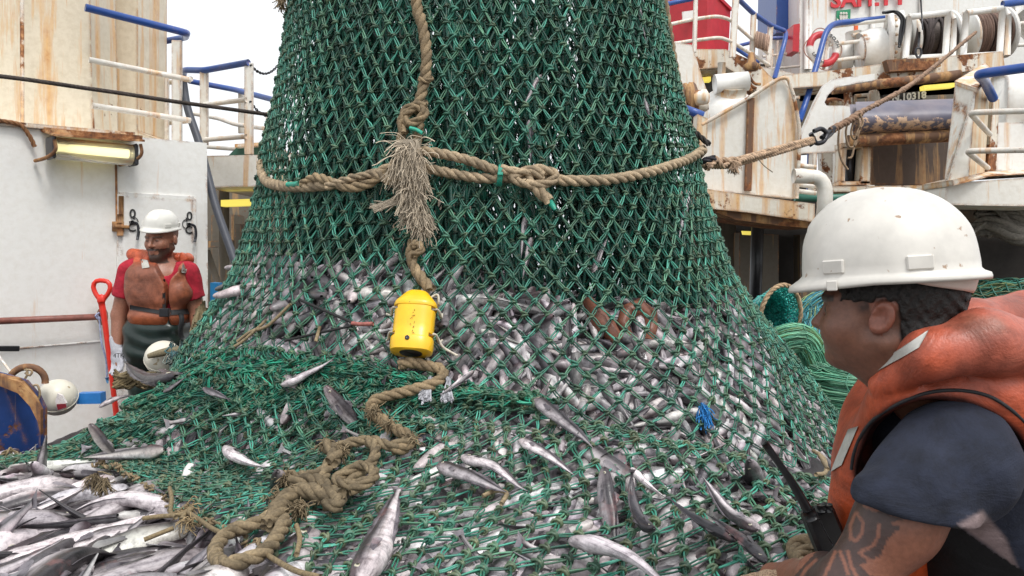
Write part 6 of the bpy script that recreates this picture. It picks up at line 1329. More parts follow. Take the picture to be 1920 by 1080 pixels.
    mb = MB(); tube(mb, [P(1518, 962, 1.35), P(1480, 897, 1.34), P(1433, 830, 1.33)], [.0085, .0075, .006, .0065], 12); tube(mb, [P(1523, 972, 1.35), P(1514, 955, 1.35)], .0115, 12, raw=True); mb.build('antenna', M['black'], rd)
    for dx in (22, 34):
        mb = MB(); tube(mb, [P(1520 + dx, 958, 1.36), P(1518 + dx, 946, 1.36)], [.009, .008], 12, raw=True); mb.build('knob', M['black'], rd)
    mb = MB(); tube(mb, [P(1536, 972, 1.335), P(1546, 995, 1.335), P(1562, 1022, 1.33)], .0016, 5); mb.build('clip_wire', M['steel'], rd)
# ---------------------------------------------------------------- the bearded worker by the door
def worker():
    Yw = 4.5; p2 = lambda x, y, dy=0.0: P(x, y, Yw + dy).astype(np.float32)
    root = empty('person', A(P(296, 600, Yw)[0], Yw, 0), 'bearded worker in red T-shirt and brownish orange life vest before the white door', 'person')
    f, l, z = nrm(A(-.18, -.95, -.13)), None, A(0, 0, 1); l = nrm(np.cross(z, f)); z2 = np.cross(f, l); fr = np.stack([f, l, z2], 1).astype(np.float32); C0 = p2(303, 450)
    def head(q):
        d = s_ell(q, (-.012, 0, .040), (.098, .078, .092)); d = smin(d, s_ell(q, (.028, 0, -.030), (.066, .062, .078)), .03)
        for s in (-1, 1):
            d = smin(d, s_ell(q, (.058, .036 * s, -.018), (.028, .026, .026)), .02); d = smin(d, s_cone(q, (.0, .058 * s, -.045), (.062, .014 * s, -.090), .020, .024), .02)
            d = smin(d, s_cone(q, (.074, .042 * s, .026), (.088, .014 * s, .022), .010, .010), .008); d = smax(d, -s_ell(q, (.095, .030 * s, .008), (.016, .017, .010)), .010)
            d = smin(d, s_ell(q, (.079, .030 * s, .006), (.011, .013, .009)), .003); d = smin(d, s_ell(q, (-.006, .082 * s, -.002), (.017, .009, .030)), .004)
        d = smin(d, s_cone(q, (.090, 0, .014), (.112, 0, -.020), .007, .012), .008); d = smin(d, s_ell(q, (.100, 0, -.024), (.013, .021, .009)), .005)
        d = smin(d, s_ell(q, (.090, 0, -.050), (.010, .024, .007)), .004); d = smin(d, s_ell(q, (.088, 0, -.063), (.010, .020, .007)), .004); return smin(d, s_ell(q, (.076, 0, -.088), (.018, .022, .018)), .014)
    shl, shr = p2(246, 508), p2(351, 512); ell_, elr = p2(224, 590), p2(370, 592, .03); wrl, wrr = p2(219, 652, -.04), p2(372, 648, -.10); hal = p2(221, 684, -.07); har = p2(366, 676, -.2)
    def body(p):
        q = (p - C0) @ fr; d = head(q); d = smin(d, s_cone(p, p2(303, 462, .02), p2(303, 505, .03), .058, .068), .025)
        d = smin(d, s_cone(p, p2(268, 512, .03), p2(334, 515, .03), .065, .065), .04); d = smin(d, s_cone(p, p2(299, 530, .02), p2(299, 640, .02), .13, .14), .05)
        for a, b, c, e in ((shl, ell_, wrl, hal), (shr, elr, wrr, har)):
            d = smin(d, s_cone(p, a, b, .058, .044), .03); d = smin(d, s_cone(p, b, c, .044, .029), .015); d = smin(d, s_cone(p, c, e, .024, .014), .01)
        return d
    v, q = surfnet(body, p2(195, 560) - A(.02, .32, .45), p2(405, 380) + A(.02, .3, .02), .0055); v = relax(v, q, 1); px, py = topx(v); lo = (v - C0) @ fr
    front = lo[:, 0] > .03; sp = [(soft(np.abs(sn(v, 40, 2, 1)), .5) * .12, A(.18, .07, .045))]
    bd = front & (lo[:, 2] < -.040) & ((np.abs(lo[:, 1]) > .030) | (lo[:, 2] < -.070)) & (lo[:, 2] > -.125); sp.append((bd * .88, A(.022, .015, .013)))
    bd2 = (lo[:, 2] < -.015) & (lo[:, 2] > -.10) & (np.abs(lo[:, 1]) > .050) & (lo[:, 0] > -.005) & (lo[:, 0] < .032); sp.append((bd2 * .7, A(.022, .015, .013)))
    mo = front & (np.abs(lo[:, 2] + .041 + .15 * np.abs(lo[:, 1])) < .0065) & (np.abs(lo[:, 1]) < .034) & (lo[:, 0] > .06); sp.append((mo * .9, A(.02, .014, .012)))
    lp = (np.abs(lo[:, 2] + .057) < .008) & (lo[:, 0] > .085) & (np.abs(lo[:, 1]) < .014); sp.append((lp * .5, A(.24, .09, .07)))
    br = (np.abs(lo[:, 2] - .025 - .06 * (np.abs(lo[:, 1]) - .028)) < .0055) & (lo[:, 0] > .055) & (np.abs(lo[:, 1]) > .009) & (np.abs(lo[:, 1]) < .052); sp.append((br * .7, A(.018, .013, .012)))
    ey = (np.hypot((np.abs(lo[:, 1]) - .030) * .8, (lo[:, 2] - .006) * 1.6) < .0085) & (lo[:, 0] > .07); sp.append((ey * .7, A(.02, .014, .013)))
    ns = (np.hypot(np.abs(lo[:, 1]) - .008, lo[:, 2] + .033) < .005) & (lo[:, 0] > .095); sp.append((ns * .8, A(.05, .02, .015)))
    mb = MB(); mb.add(v, q=q, c=bcol(v, A(.34, .15, .095), sp)); mb.build('body', M['skin'], root)
    def hr(p):
        q = (p - C0) @ fr; d = s_ell(q, (-.012, 0, .040), (.102, .082, .097)); d = smax(d, q[..., 0] - .03, .01); return smax(d, -(q[..., 2] - .045), .01) + .001 * sn(q, 300, 2, 1)
    v, q = surfnet(hr, C0 - .14, C0 + A(.14, .14, .16), .005); mb = MB(); mb.add(v, q=q); mb.build('hair', M['hair'], root)
    hu = nrm(z2 + l * -.0 + A(.10, 0, 0)); f3 = nrm(f - hu * (f @ hu)); l3 = np.cross(hu, f3); helmet(root, np.asarray(C0, float) + z2 * .078 - f * .006, f3, l3, hu, (.112, .088, .092), .012, 'hat2', 48)
    def tee(p):
        d = s_cone(p, p2(265, 516, .03), p2(336, 518, .03), .078, .078); d = smin(d, s_cone(p, p2(299, 540, .02), p2(299, 590, .02), .145, .135), .05)
        for a, b in ((shl, ell_), (shr, elr)):
            e = a + (b - a) * .60; ax = nrm(b - a).astype(np.float32); s = s_cone(p, a, e, .070, .068); s = smax(s, (p - e) @ ax, .005); d = smin(d, s, .04)
        d = smax(d, -s_cone(p, p2(303, 450), p2(303, 500, -.04), .06, .074), .01); return d + .003 * sn(p, 30, 2, 2) + .003 * np.sin(p @ np.array([20, 5, 55], np.float32) + 2 * sn(p, 12, 2, 1)) * .7
    v, q = surfnet(tee, p2(195, 640) - A(.02, .25, .02), p2(400, 470) + A(.02, .25, .02), .0065); v = relax(v, q, 1); mb = MB(); mb.add(v, q=q, c=bcol(v, A(.42, .016, .035), [(soft(np.abs(sn(v, 12, 2, 1)), .4) * .3, A(.30, .012, .03))])); mb.build('t_shirt', M['tee'], root)
    def vest(p):
        d = s_box(p, p2(301, 552, -.01), (.162, .138, .185), .085); d = smin(d, s_cone(p, p2(262, 502, 0), p2(262, 545, -.07), .055, .07), .03); d = smin(d, s_cone(p, p2(338, 506, 0), p2(336, 548, -.07), .055, .07), .03)
        d = smax(d, -(np.abs(p[..., 0] - P(306, 500, Yw - .17)[0]) * .92 - (p[..., 2] - p2(305, 524)[2]) * .40 + np.where(p[..., 1] > Yw + .06, .2, 0)) * -1 * 1.0 if False else -np.maximum(np.abs(p[..., 0] - P(306, 500, Yw - .17)[0]) - np.clip((p[..., 2] - p2(305, 534)[2]) * .62, 0, .075), p[..., 1] - (Yw + .07)), .008)
        for a, s in ((shl, -1), (shr, 1)): d = smax(d, -s_cone(p, a + A(s * .30, 0, .02), a + A(s * (.03 if s < 0 else .088), 0, -.02), .11, .095), .012)
        d = smin(d, s_cone(p, p2(248, 476, .05), p2(282, 482, -.02), .030, .032), .012); d = smin(d, s_cone(p, p2(280, 482, -.02), p2(270, 500, -.09), .030, .02), .015)
        d = smin(d, s_cone(p, p2(328, 482, -.03), p2(354, 486, .05), .034, .026), .012); d = smin(d, s_cone(p, p2(330, 484, -.03), p2(342, 504, -.09), .030, .02), .015); d = smin(d, s_cone(p, p2(250, 478, .08), p2(352, 486, .08), .035, .035), .02)
        d = smax(d, -np.maximum(np.abs(p[..., 0] - P(306, 500, Yw - .17)[0]) - np.clip((p[..., 2] - p2(305, 534)[2]) * .5, 0, .062), p[..., 1] - Yw), .006)
        zz = (p[..., 2] - p2(300, 577)[2]); d = d + .014 * np.exp(-(zz / .03) ** 2); xx = np.abs(p[..., 0] - P(306, 560, Yw - .19)[0]); d = d + .012 * np.exp(-(xx / .010) ** 2)
        return d + .0045 * sn(p, 16, 3, 2)
    v, q = surfnet(vest, p2(215, 640) - A(.02, .3, .02), p2(380, 455) + A(.02, .32, .02), .006); v = relax(v, q, 1); n1 = sn(v, 12, 3, 2); topm = smst(1.40, 1.47, v[:, 2]) * .8
    mb = MB(); mb.add(v, q=q, c=bcol(v, A(.24, .082, .046), [(np.clip(n1 * .6 + .25, 0, .6), A(.34, .10, .045)), (topm, A(.62, .11, .04)), (smst(1.18, 1.10, v[:, 2]) * .6, A(.42, .10, .03))])); mb.build('life_vest', M['vest'], root); vV, vQ = v, q
    for qd in ([(264, 486), (277, 489), (281, 502), (267, 504)], [(342, 497), (354, 500), (352, 514), (340, 510)]): mb = MB(); decal(mb, vV, vQ, qd, 6, .004, .002); mb.build('reflective_patch', M['refl'], root)
    mb = MB(); decal(mb, vV, vQ, [(305, 524), (309, 524), (309, 582), (305, 582)], 4, .004, .003); mb.build('zip', M['strap'], root)
    mb = MB(); decal(mb, vV, vQ, [(245, 571), (303, 582), (303, 590), (245, 580)], 20, .005, .004); decal(mb, vV, vQ, [(303, 582), (353, 579), (353, 589), (303, 592)], 18, .005, .004); mb.build('waist_strap', M['strap'], root)
    mb = MB(); beam(mb, P(300, 586, 4.30), P(318, 586, 4.30), .03, .045); mb.build('buckle', M['black'], root, smooth=False)
    mb = MB(); tube(mb, [P(339, 588, 4.29), P(341, 600, 4.28), P(338, 622, 4.30), P(342, 634, 4.32)], .013, 6); mb.build('strap_end', M['strap'], root)
    def tr(p):
        d = s_box(p, p2(298, 636, .02), (.168, .150, .15), .09); d = smin(d, s_cone(p, p2(272, 660, .02), p2(268, 800, .0), .098, .080), .03); d = smin(d, s_cone(p, p2(326, 660, .02), p2(330, 800, .0), .098, .080), .03)
        d = smin(d, s_cone(p, p2(268, 800), p2(266, 925), .078, .075), .03); d = smin(d, s_cone(p, p2(330, 800), p2(332, 925), .078, .075), .03)
        d = smin(d, s_cone(p, p2(266, 930, .02), p2(262, 934, -.14), .045, .04), .02); d = smin(d, s_cone(p, p2(332, 930, .02), p2(336, 934, -.14), .045, .04), .02)
        return d + .006 * sn(p, 14, 3, 3) + .004 * np.sin(p @ np.array([8, 5, 60], np.float32) + 3 * sn(p, 8, 2, 1))
    v, q = surfnet(tr, A(p2(225, 600)[0], Yw - .3, .005), A(p2(372, 600)[0], Yw + .3, 1.13), .009); v = relax(v, q, 1); mb = MB(); mb.add(v, q=q); mb.build('trousers', M['oil'], root)
    mb = MB(); a = np.linspace(0, 2 * np.pi, 40); cb = p2(298, 640, .02); tube(mb, cb + np.cos(a)[:, None] * A(.178, 0, 0) + np.sin(a)[:, None] * A(0, .135, 0), .012, 6, raw=True, caps=False); mb.build('cord_belt', plain('red_brown_cord', (.20, .045, .04), .8), root)
    # gloves: four fingers and a thumb each, hanging a little curled
    for w0, h0, s in ((wrl, hal, 1), (wrr, har, -1)):
        w0 = np.asarray(w0, float); gd = nrm(h0 - w0); sd_ = nrm(A(s, -.35, 0)); sd_ = nrm(sd_ - gd * (sd_ @ gd)); dn = np.cross(gd, sd_) * s; fing = []
        for o, L1 in ((.033, .030), (.011, .036), (-.011, .034), (-.031, .027)):
            b = w0 + gd * .082 + sd_ * o; m1 = b + gd * L1 + dn * .004; m2 = m1 + gd * L1 * .75 + dn * L1 * .35; m3 = m2 + gd * L1 * .35 + dn * L1 * .45; fing += [(b, m1, .0115, .0105), (m1, m2, .0105, .0098), (m2, m3, .0098, .0085)]
        tb = w0 + gd * .025 + sd_ * .036; t1 = tb + sd_ * .022 + gd * .032; t2 = t1 + gd * .03 + sd_ * .003; fing += [(tb, t1, .015, .012), (t1, t2, .012, .010)]; fm = np.stack([gd, sd_, dn], 1).astype(np.float32)
        def g_(p):
            d = s_ell(p, w0 + gd * .05, (.052, .044, .020), fm); d = smin(d, s_cone(p, w0 - gd * .05, w0 + gd * .01, .036, .031), .015)
            for (a_, b_, r1, r2) in fing: d = smin(d, s_cone(p, a_, b_, r1, r2), .005)
            return d
        v, q = surfnet(g_, w0 + gd * .07 - .16, w0 + gd * .07 + .16, .0042); mb = MB(); mb.add(v, q=q, c=bcol(v, A(.50, .50, .54), [(soft(np.abs(sn(v, 60, 2, 1)), .3) * .3, A(.3, .3, .33))])); gl = mb.build('glove', M['glove'], root)
        if s == 1:
            mb = MB(); text_mb(mb, '4TK', P(212, 671, 4.355), A(1, 0, .05), A(0, 0, 1), .035, .001); mb.build('lettering', M['letter'], gl, smooth=False)
if 'people' not in SKIP:
    fore_man(); worker()
# ================================================================ ropes, sensor, shackles
H = lambda pts, off=.025: [hit(x, y, off) for x, y in pts]
def frayfn(m, a_pts, n, L, spread, col, r=.0016, droop=.6, seed=0, curl=.012):
    g = np.random.default_rng(seed)
    for k in range(n):
        t = g.random(); a = np.array(a_pts[int(t * (len(a_pts) - 1))]) + g.normal(0, .006, 3); d = nrm(g.normal(0, spread, 3) + A(0, -.25, -droop)); q = [a]
        for j in range(4): d = nrm(d + A(0, 0, -.25) + g.normal(0, .25, 3)); q.append(q[-1] + d * L * g.uniform(.6, 1.2) / 4 + g.normal(0, curl * .3, 3))
        tube(m, q, r * g.uniform(.6, 1.4), 3, step=.012, c=np.array(col) * g.uniform(.6, 1.35), caps=False)
TAN, BRN, MUD = A(.33, .25, .16), A(.22, .16, .092), A(.150, .113, .066)
if 'ropes' not in SKIP:
    ch = empty('choker_rope', hit(900, 335, .02), 'thick tan rope cinched round the net bag with a knot and green whipping', 'rope')
    th = np.linspace(.10, np.pi - .10, 24); back = [bag_p(np.array(t), np.array(1.95), .02) for t in th]
    rt = H([(1318, 281), (1296, 296), (1262, 309), (1220, 322), (1150, 336), (1080, 339), (1030, 336), (985, 330)]); 
    mb = MB(); rope(mb, rt, .0205, TAN, pitch=.13); mb.build('right_arm', M['rope'], ch)
    mb = MB(); rope(mb, [rt[0], bag_p(np.array(-.02), np.array(1.955), .03)] + back + [bag_p(np.array(np.pi + .02), np.array(1.93), .03), hit(492, 308, .02)], .0205, TAN, pitch=.13); mb.build('back_loop', M['rope'], ch)
    lf = H([(490, 306), (492, 325), (502, 341), (530, 349), (570, 350), (610, 347), (650, 341), (700, 328), (745, 308), (775, 292)]); mb = MB(); rope(mb, lf, .0215, TAN, pitch=.13); mb.build('left_arm', M['rope'], ch)
    mb = MB(); rope(mb, H([(565, 345), (590, 333), (620, 340), (650, 352), (690, 345), (730, 322)], .05), .017, BRN * 1.1, fray=.15); rope(mb, H([(612, 350), (660, 334), (705, 326), (735, 340), (775, 330)], .055), .015, TAN * .95, fray=.1); mb.build('splice', M['rope'], ch)
    mb = MB(); rope(mb, H([(760, 285), (800, 284), (850, 293), (895, 306), (935, 322), (970, 330)], .045), .0185, TAN * .92, pitch=.11); rope(mb, H([(760, 312), (800, 316), (860, 328), (900, 334), (940, 334), (985, 332)], .035), .0185, TAN * .88, pitch=.11); mb.build('double_bight', M['rope'], ch)
    mb = MB(); rope(mb, H([(940, 318), (975, 322), (1010, 318), (1042, 326), (1030, 342), (995, 346), (960, 334), (985, 322), (1020, 330)], .06), .018, TAN, fray=.08); rope(mb, H([(985, 335), (1000, 348), (1015, 362), (1030, 378)], .05), [.021][0], TAN * .9, fray=.1); mb.build('end_knot', M['rope'], ch)
    teal = A(.02, .32, .22); mb = MB(); a = np.linspace(0, 2 * np.pi, 20); c = hit(938, 329, .045)
    for k in range(4): tube(mb, c + A(.004 * k - .006, 0, 0) + np.cos(a)[:, None] * A(.0, -.024, 0) + np.sin(a)[:, None] * A(.004, 0, .036), .0042, 5, raw=True, c=teal)
    tube(mb, H([(1028, 374), (1034, 383), (1041, 393)], .05), [.012, .011, .006], 8, c=teal); tube(mb, H([(540, 346), (550, 346), (562, 344)], .055), .011, 8, c=teal); tube(mb, H([(768, 240), (780, 243), (792, 250)], .07), .007, 6, c=teal * 1.2)
    mb.build('green_whipping', M['net2'], ch)
    # hanging line with its knots
    hl = empty('hanging_line', hit(790, 540, .03), 'brown rope hanging down the middle of the bag with a shaggy frayed end', 'rope')
    mb = MB(); rope(mb, [P(779, -120, 2.93)] + H([(781, 4), (790, 40), (797, 75), (800, 110), (796, 150), (788, 185), (778, 212)], .03), .0205, BRN * 1.05, pitch=.115, fray=.04); mb.build('upper_length', M['rope'], hl)
    mb = MB(); rope(mb, H([(800, 196), (770, 200), (756, 216), (770, 232), (796, 214), (782, 200), (752, 226), (758, 250)], .055), .0165, BRN * .9, fray=.1); rope(mb, H([(756, 240), (752, 262), (768, 282), (778, 300)], .045), .017, BRN * .85, fray=.1); rope(mb, H([(790, 232), (782, 262), (778, 290)], .045), .016, BRN * .8, fray=.1); rope(mb, H([(785, 148), (800, 152), (812, 146)], .05), .010, BRN); mb.build('upper_knot', M['rope'], hl)
    mb = MB(); rope(mb, H([(776, 452), (771, 476), (776, 500), (792, 524), (808, 544)], .03), .0205, BRN, pitch=.11, fray=.04); rope(mb, H([(772, 462), (786, 458), (790, 470), (774, 478)], .05), .013, BRN * .9); mb.build('lower_length', M['rope'], hl)
    mb = MB(); fb = H([(752, 278), (762, 270), (778, 278), (786, 292), (768, 300)], .07); pale = A(.46, .385, .29)
    frayfn(mb, fb, 330, .165, .07, pale, .0016, 1.5, 1); frayfn(mb, fb, 90, .10, .9, pale * 1.1, .0015, .2, 2)
    mid = H([(770, 330), (775, 350), (785, 370), (790, 390)], .06); frayfn(mb, mid, 300, .14, .10, pale * .92, .002, 1.3, 3); frayfn(mb, mid, 50, .10, .8, pale, .0014, .3, 4)
    low = H([(785, 400), (792, 415), (785, 425)], .055); frayfn(mb, low, 90, .09, .55, pale * 1.05, .0016, .8, 5)
    side = H([(765, 370), (745, 378), (725, 384)], .055)
    g = np.random.default_rng(9)
    for k in range(60): q = [hit(768 + g.normal(0, 3), 368 + g.normal(0, 6), .06), hit(740 + g.normal(0, 4), 378 + g.normal(0, 4), .06), hit(708 + g.normal(0, 8), 390 + g.normal(0, 5), .05)]; tube(mb, q, .0018, 3, step=.015, c=pale * g.uniform(.6, 1.2), caps=False)
    tube(mb, H([(745, 272), (762, 266), (778, 276), (772, 300), (780, 330), (788, 370)], .055), [.02, .034, .036, .030, .026, .014], 12, c=pale * .55); mb.build('frayed_end', M['fibre'], hl)
    # rope zigzag and the heavy knotted rope on the heap
    zz = empty('zigzag_rope', hit(760, 760, 0), 'frayed brown rope zigzagging down from the yellow sensor across the net', 'rope')
    mb = MB(); rope(mb, H([(748, 684), (772, 680), (800, 686), (826, 692), (830, 706), (812, 720), (770, 732), (722, 744), (698, 754), (700, 772), (720, 790), (745, 806), (768, 820), (762, 838), (735, 842)], .035), .0185, BRN, pitch=.10, fray=.06); mb.build('rope', M['rope'], zz)
    mb = MB(); frayfn(mb, H([(700, 770), (730, 795), (770, 822), (765, 835)], .05), 160, .035, .8, MUD * 1.3, .0016, .1, 11); mb.build('fray', M['fibre'], zz)
    kn = empty('knotted_rope', hit(640, 900, 0), 'thick muddy brown rope in heavy knots ending in a big loop over the open pile', 'rope')
    R_ = .0165
    mb = MB(); rope(mb, H([(770, 824), (735, 836), (700, 826), (668, 828), (636, 838), (622, 858), (612, 880), (606, 905), (625, 925), (650, 920), (662, 898), (680, 880), (700, 862), (704, 838), (690, 826)], .05), R_, MUD * 1.25, pitch=.12, fray=.06)
    rope(mb, H([(655, 920), (690, 905), (702, 885), (676, 872), (650, 885), (630, 900), (660, 910), (700, 898)], .085), R_ * .95, MUD * 1.1, pitch=.12, fray=.06); mb.build('upper_knot', M['rope'], kn)
    mb = MB(); rope(mb, H([(612, 835), (630, 850), (620, 870)], .075), R_ * 1.3, MUD * .95, fray=.15); rope(mb, H([(640, 935), (600, 925), (560, 920), (530, 940), (520, 962), (500, 985)], .07), R_ * 1.45, MUD, strands=4, fray=.15); rope(mb, H([(545, 905), (590, 900), (625, 925), (635, 950), (610, 945)], .075), R_ * 1.1, MUD * .9, fray=.12); rope(mb, H([(535, 890), (580, 892), (610, 880)], .05), R_ * .9, MUD * 1.2, fray=.15); mb.build('matted_knot', M['rope'], kn)
    mb = MB(); rope(mb, H([(525, 950), (505, 968), (470, 985), (435, 995), (408, 1020), (405, 1045), (425, 1058), (460, 1050), (495, 1035), (520, 1005), (535, 975)], .065), R_ * 1.1, MUD * 1.3, pitch=.12, fray=.05); mb.build('loop', M['rope'], kn)
    mb = MB()
    for sd3, pts in enumerate(([(535, 895), (545, 905)], [(610, 830), (640, 845), (600, 835)], [(520, 930), (560, 915), (610, 925), (640, 940)], [(560, 950), (600, 955)])): frayfn(mb, H(pts, .08), 110, .03, .8, MUD * 1.35, .0018, .15, 30 + sd3)
    mb.build('fray', M['fibre'], kn)
    TW = ['tan twine with a knot lying level over the open pile', 'short tan twine end slanting left over the open pile', 'tan twine rising from the net edge beside the shaggy tuft', 'tan twine running right towards the big rope loop', 'tan twine under the big rope loop at the bottom edge', 'tan twine hanging from the matted brown knot']
    for k_, pts in enumerate(([(268, 972), (300, 968), (330, 966), (352, 960), (362, 950), (350, 958), (340, 975)], [(325, 990), (300, 1000), (270, 1012)], [(318, 915), (322, 935), (320, 960), (330, 970)], [(352, 960), (375, 975), (400, 992), (430, 1005)], [(500, 1040), (530, 1058), (560, 1072), (600, 1082)], [(556, 985), (562, 1010), (556, 1040)])): mb = MB(); tube(mb, H(pts, .035), .0065, 7, c=A(.22, .165, .09) * rng.uniform(.7, 1.1)); tag(mb.build('lashing_twine', M['rope']), TW[k_], 'twine')
    mb = MB(); frayfn(mb, H([(350, 950), (355, 975), (345, 985)], .05), 60, .04, .7, A(.3, .22, .12), .0015, .4, 41); frayfn(mb, H([(178, 890), (195, 900), (185, 905)], .05), 140, .05, .5, MUD * 1.2, .0018, 1.0, 42)
    tag(mb.build('fibre_tuft', M['rope']), 'shaggy brown tufts tied along the net edge over the open pile', 'tuft')
    mb = MB(); rope(mb, H([(1500, 1052), (1488, 1040), (1490, 1022), (1510, 1016), (1528, 1022), (1532, 1034)], .05), .016, MUD * 1.3, fray=.1); rope(mb, H([(1502, 1060), (1498, 1042), (1515, 1030)], .07), .014, MUD * 1.3); tag(mb.build('rope_turn', M['rope']), 'turn of brown rope between the radio and the tan glove', 'rope')
    # yellow catch sensor
    sn_ = empty('catch_sensor', hit(776, 660, .02), 'yellow plastic catch sensor shaped like a bullet tied to the front of the bag', 'sensor')
    c = hit(777, 604, .065); sc = c[1] / F; up_ = nrm(P(782, 560, c[1] + .05) - P(772, 650, c[1] - .02)); ri = nrm(np.cross(A(0, 1, 0), up_)) * -1; ri = ri if ri[0] > 0 else -ri; fo = nrm(np.cross(ri, up_)); fo = fo if fo[1] < 0 else -fo
    prof = [(-61, 35), (-59, 38.5), (-50, 40), (-36, 40), (-34, 39), (-33, 28), (-27, 28), (-26, 38), (-10, 38), (10, 38), (18, 38.5), (19, 28), (25, 28), (26, 40), (30, 41), (36, 39), (48, 29), (56, 22), (60, 17), (61.5, 12), (62, 2)]
    nseg = 40; a = np.arange(nseg) / nseg * 2 * np.pi; V = []
    for y, r in prof:
        notch = r == 28; rr = np.full(nseg, r if not notch else 38.5); cs, sn2 = np.cos(a), np.sin(a)
        if notch: rr = np.where(np.abs(cs) > .74, 27, 38.5)
        ex = np.sign(cs) * np.abs(cs) ** .62; ey = np.sign(sn2) * np.abs(sn2) ** .72
        V.append(c + (y * up_)[None] * sc + (rr * ex)[:, None] * ri * sc + (rr * .78 * ey)[:, None] * fo * sc)
    V = np.array(V); mb = MB(); mb.add(V.reshape(-1, 3), q=grid_q(len(prof), nseg, False, True), ng=[list(range(nseg)), [(len(prof) - 1) * nseg + i for i in range(nseg)]]); mb.build('shell', M['yellow'], sn_, auto=35)
    mb = MB(); b0 = c - up_ * 60.5 * sc; lathe(mb, [(22 * sc, 0), (20 * sc, -.003), (0, -.003)], b0 + fo * 2 * sc, up_, 20); mb.build('bottom_port', M['black'], sn_)
    mb = MB(); b1 = c - up_ * 41 * sc - ri * 6 * sc + fo * 31.5 * sc; lathe(mb, [(4.2 * sc, 0), (4.2 * sc, .003), (2.6 * sc, .0035), (0, .002)], b1, fo, 14); mb.build('bolt', M['steel'], sn_)
    mb = MB()
    for s in (-1, 1):
        for y in (23, -26): tube(mb, [c + ri * s * 30 * sc + up_ * y * sc + fo * 12 * sc, c + ri * s * 43 * sc + up_ * (y + 2) * sc + fo * 4 * sc, c + ri * s * 48 * sc + up_ * (y - 5) * sc - fo * 18 * sc, hit(777 + s * 52, 604 - y + 8, .01)], .0042, 6, c=A(.5, .46, .38))
    a2 = [c + up_ * 48 * sc + ri * 22 * sc, c + up_ * 58 * sc + ri * 38 * sc, c + up_ * 40 * sc + ri * 42 * sc, hit(822, 570, .01)]; tube(mb, a2, .004, 6, c=A(.5, .46, .38)); tube(mb, H([(820, 632), (830, 650), (845, 660), (858, 667)], .03), .0045, 6, c=A(.55, .5, .42)); mb.build('lashing', M['fibre'], sn_)
    mb = MB(); g = np.random.default_rng(77)
    for k in range(9): x = c + up_ * (12 - k * 5.5 + g.uniform(-1, 1)) * sc + ri * (2 + g.uniform(-4, 4)) * sc + fo * 31.2 * sc; tube(mb, [x, x + up_ * g.uniform(2, 4) * sc + ri * g.uniform(-3, 3) * sc, x + up_ * g.uniform(-2, 2) * sc + ri * g.uniform(-5, 5) * sc], .0006, 4, step=.003)
    mb.build('scrawl', M['letter'], sn_)
    # small loose things on and in the meshes
    mb = MB(); tube(mb, H([(562, 562), (610, 583), (664, 606)], .02), .0055, 6, c=A(.02, .02, .02)); tube(mb, H([(534, 639), (590, 626), (660, 611)], .02), .0045, 6, c=A(.02, .02, .02)); tube(mb, H([(660, 606), (675, 608), (700, 607)], .03), .007, 6, c=A(.35, .12, .10)); tag(mb.build('black_line_rigging', M['fibre']), 'two thin black lines meeting at a small swivel left of the yellow sensor', 'line')
    mb = MB(); frayfn(mb, H([(1318, 762), (1322, 772), (1320, 780)], .03), 90, .06, .35, A(.03, .22, .55), .0018, 1.0, 51); tag(mb.build('blue_fibre_tuft', M['fibre']), 'bright blue frayed fibre tuft in the lower right of the bag', 'tuft')
    mb = MB(); g = np.random.default_rng(52)
    for bx in (798, 832):
        for k in range(46): x1 = bx + g.normal(0, 5) + (10 if bx > 820 else -6) * g.random(); q = H([(bx + 8 + g.normal(0, 2), 712 + g.normal(0, 3)), ((bx + x1) / 2 + 4, 730), (x1, 748 + g.normal(0, 5))], .045); tube(mb, q, .0032, 4, step=.02, c=A(.42, .42, .45) * g.uniform(.45, 1.3))
    tag(mb.build('frayed_pale_tufts', M['fibre']), 'two grey white frayed tufts hanging below the bend of the zigzag rope', 'tuft')
    TE = ['long brown twine end on the left flank of the bag', 'second brown twine end just below it on the left flank of the bag', 'short brown twine crossing the black lines left of the sensor', 'cream twine curl at the right foot of the bag by the vest', 'short cream twine beside the curl by the vest', 'brown twine curl on the net in the middle foreground']
    for k_, pts in enumerate(([(445, 640), (470, 622), (500, 612), (530, 585), (545, 570)], [(430, 655), (455, 640), (500, 600)], [(600, 612), (592, 640)], [(1525, 845), (1545, 860), (1548, 885), (1530, 890)], [(1535, 850), (1552, 880)], [(905, 930), (930, 920), (950, 925), (940, 945)])): mb = MB(); tube(mb, H(pts, .03), .006, 6, c=MUD * 1.8); tag(mb.build('twine_end', M['rope']), TE[k_], 'twine')
    # lines at both edges of the bag
    mb = MB(); rope(mb, [P(1236, -60, 3.9), P(1256, 70, 3.9), P(1270, 150, 3.85), P(1284, 215, 3.8), P(1304, 262, 3.7)], .02, BRN); tag(mb.build('edge_rope', M['rope']), 'brown rope running down the right edge of the bag behind the meshes', 'rope')
    mb = MB(); rope(mb, [P(1276, 196, 3.75), P(1290, 232, 3.7), P(1306, 250, 3.62), P(1330, 271, 3.58)], .013, A(.03, .026, .022)); rope(mb, [P(1310, 305, 3.6), P(1324, 300, 3.58), P(1340, 296, 3.6)], .014, A(.02, .02, .025)); tag(mb.build('black_strop', M['rope']), 'short black strop at the right edge of the bag above the tan rope', 'strop')
    mb = MB(); frayfn(mb, [P(528, -4, 3.6), P(532, 0, 3.6)], 60, .06, .3, BRN, .002, 1.2, 61); rope(mb, [P(532, -80, 3.6), P(531, 2, 3.6)], .014, BRN); tag(mb.build('rope_tip', M['rope']), 'frayed rope tip hanging in from the top left of the bag', 'rope')
    # strained strop to the right: twin ropes, shackle, wire to the drum
    st_ = empty('strained_strop', P(1410, 300, 3.9), 'taut tan rope strop pulling the bag towards the winch at the right', 'rope')
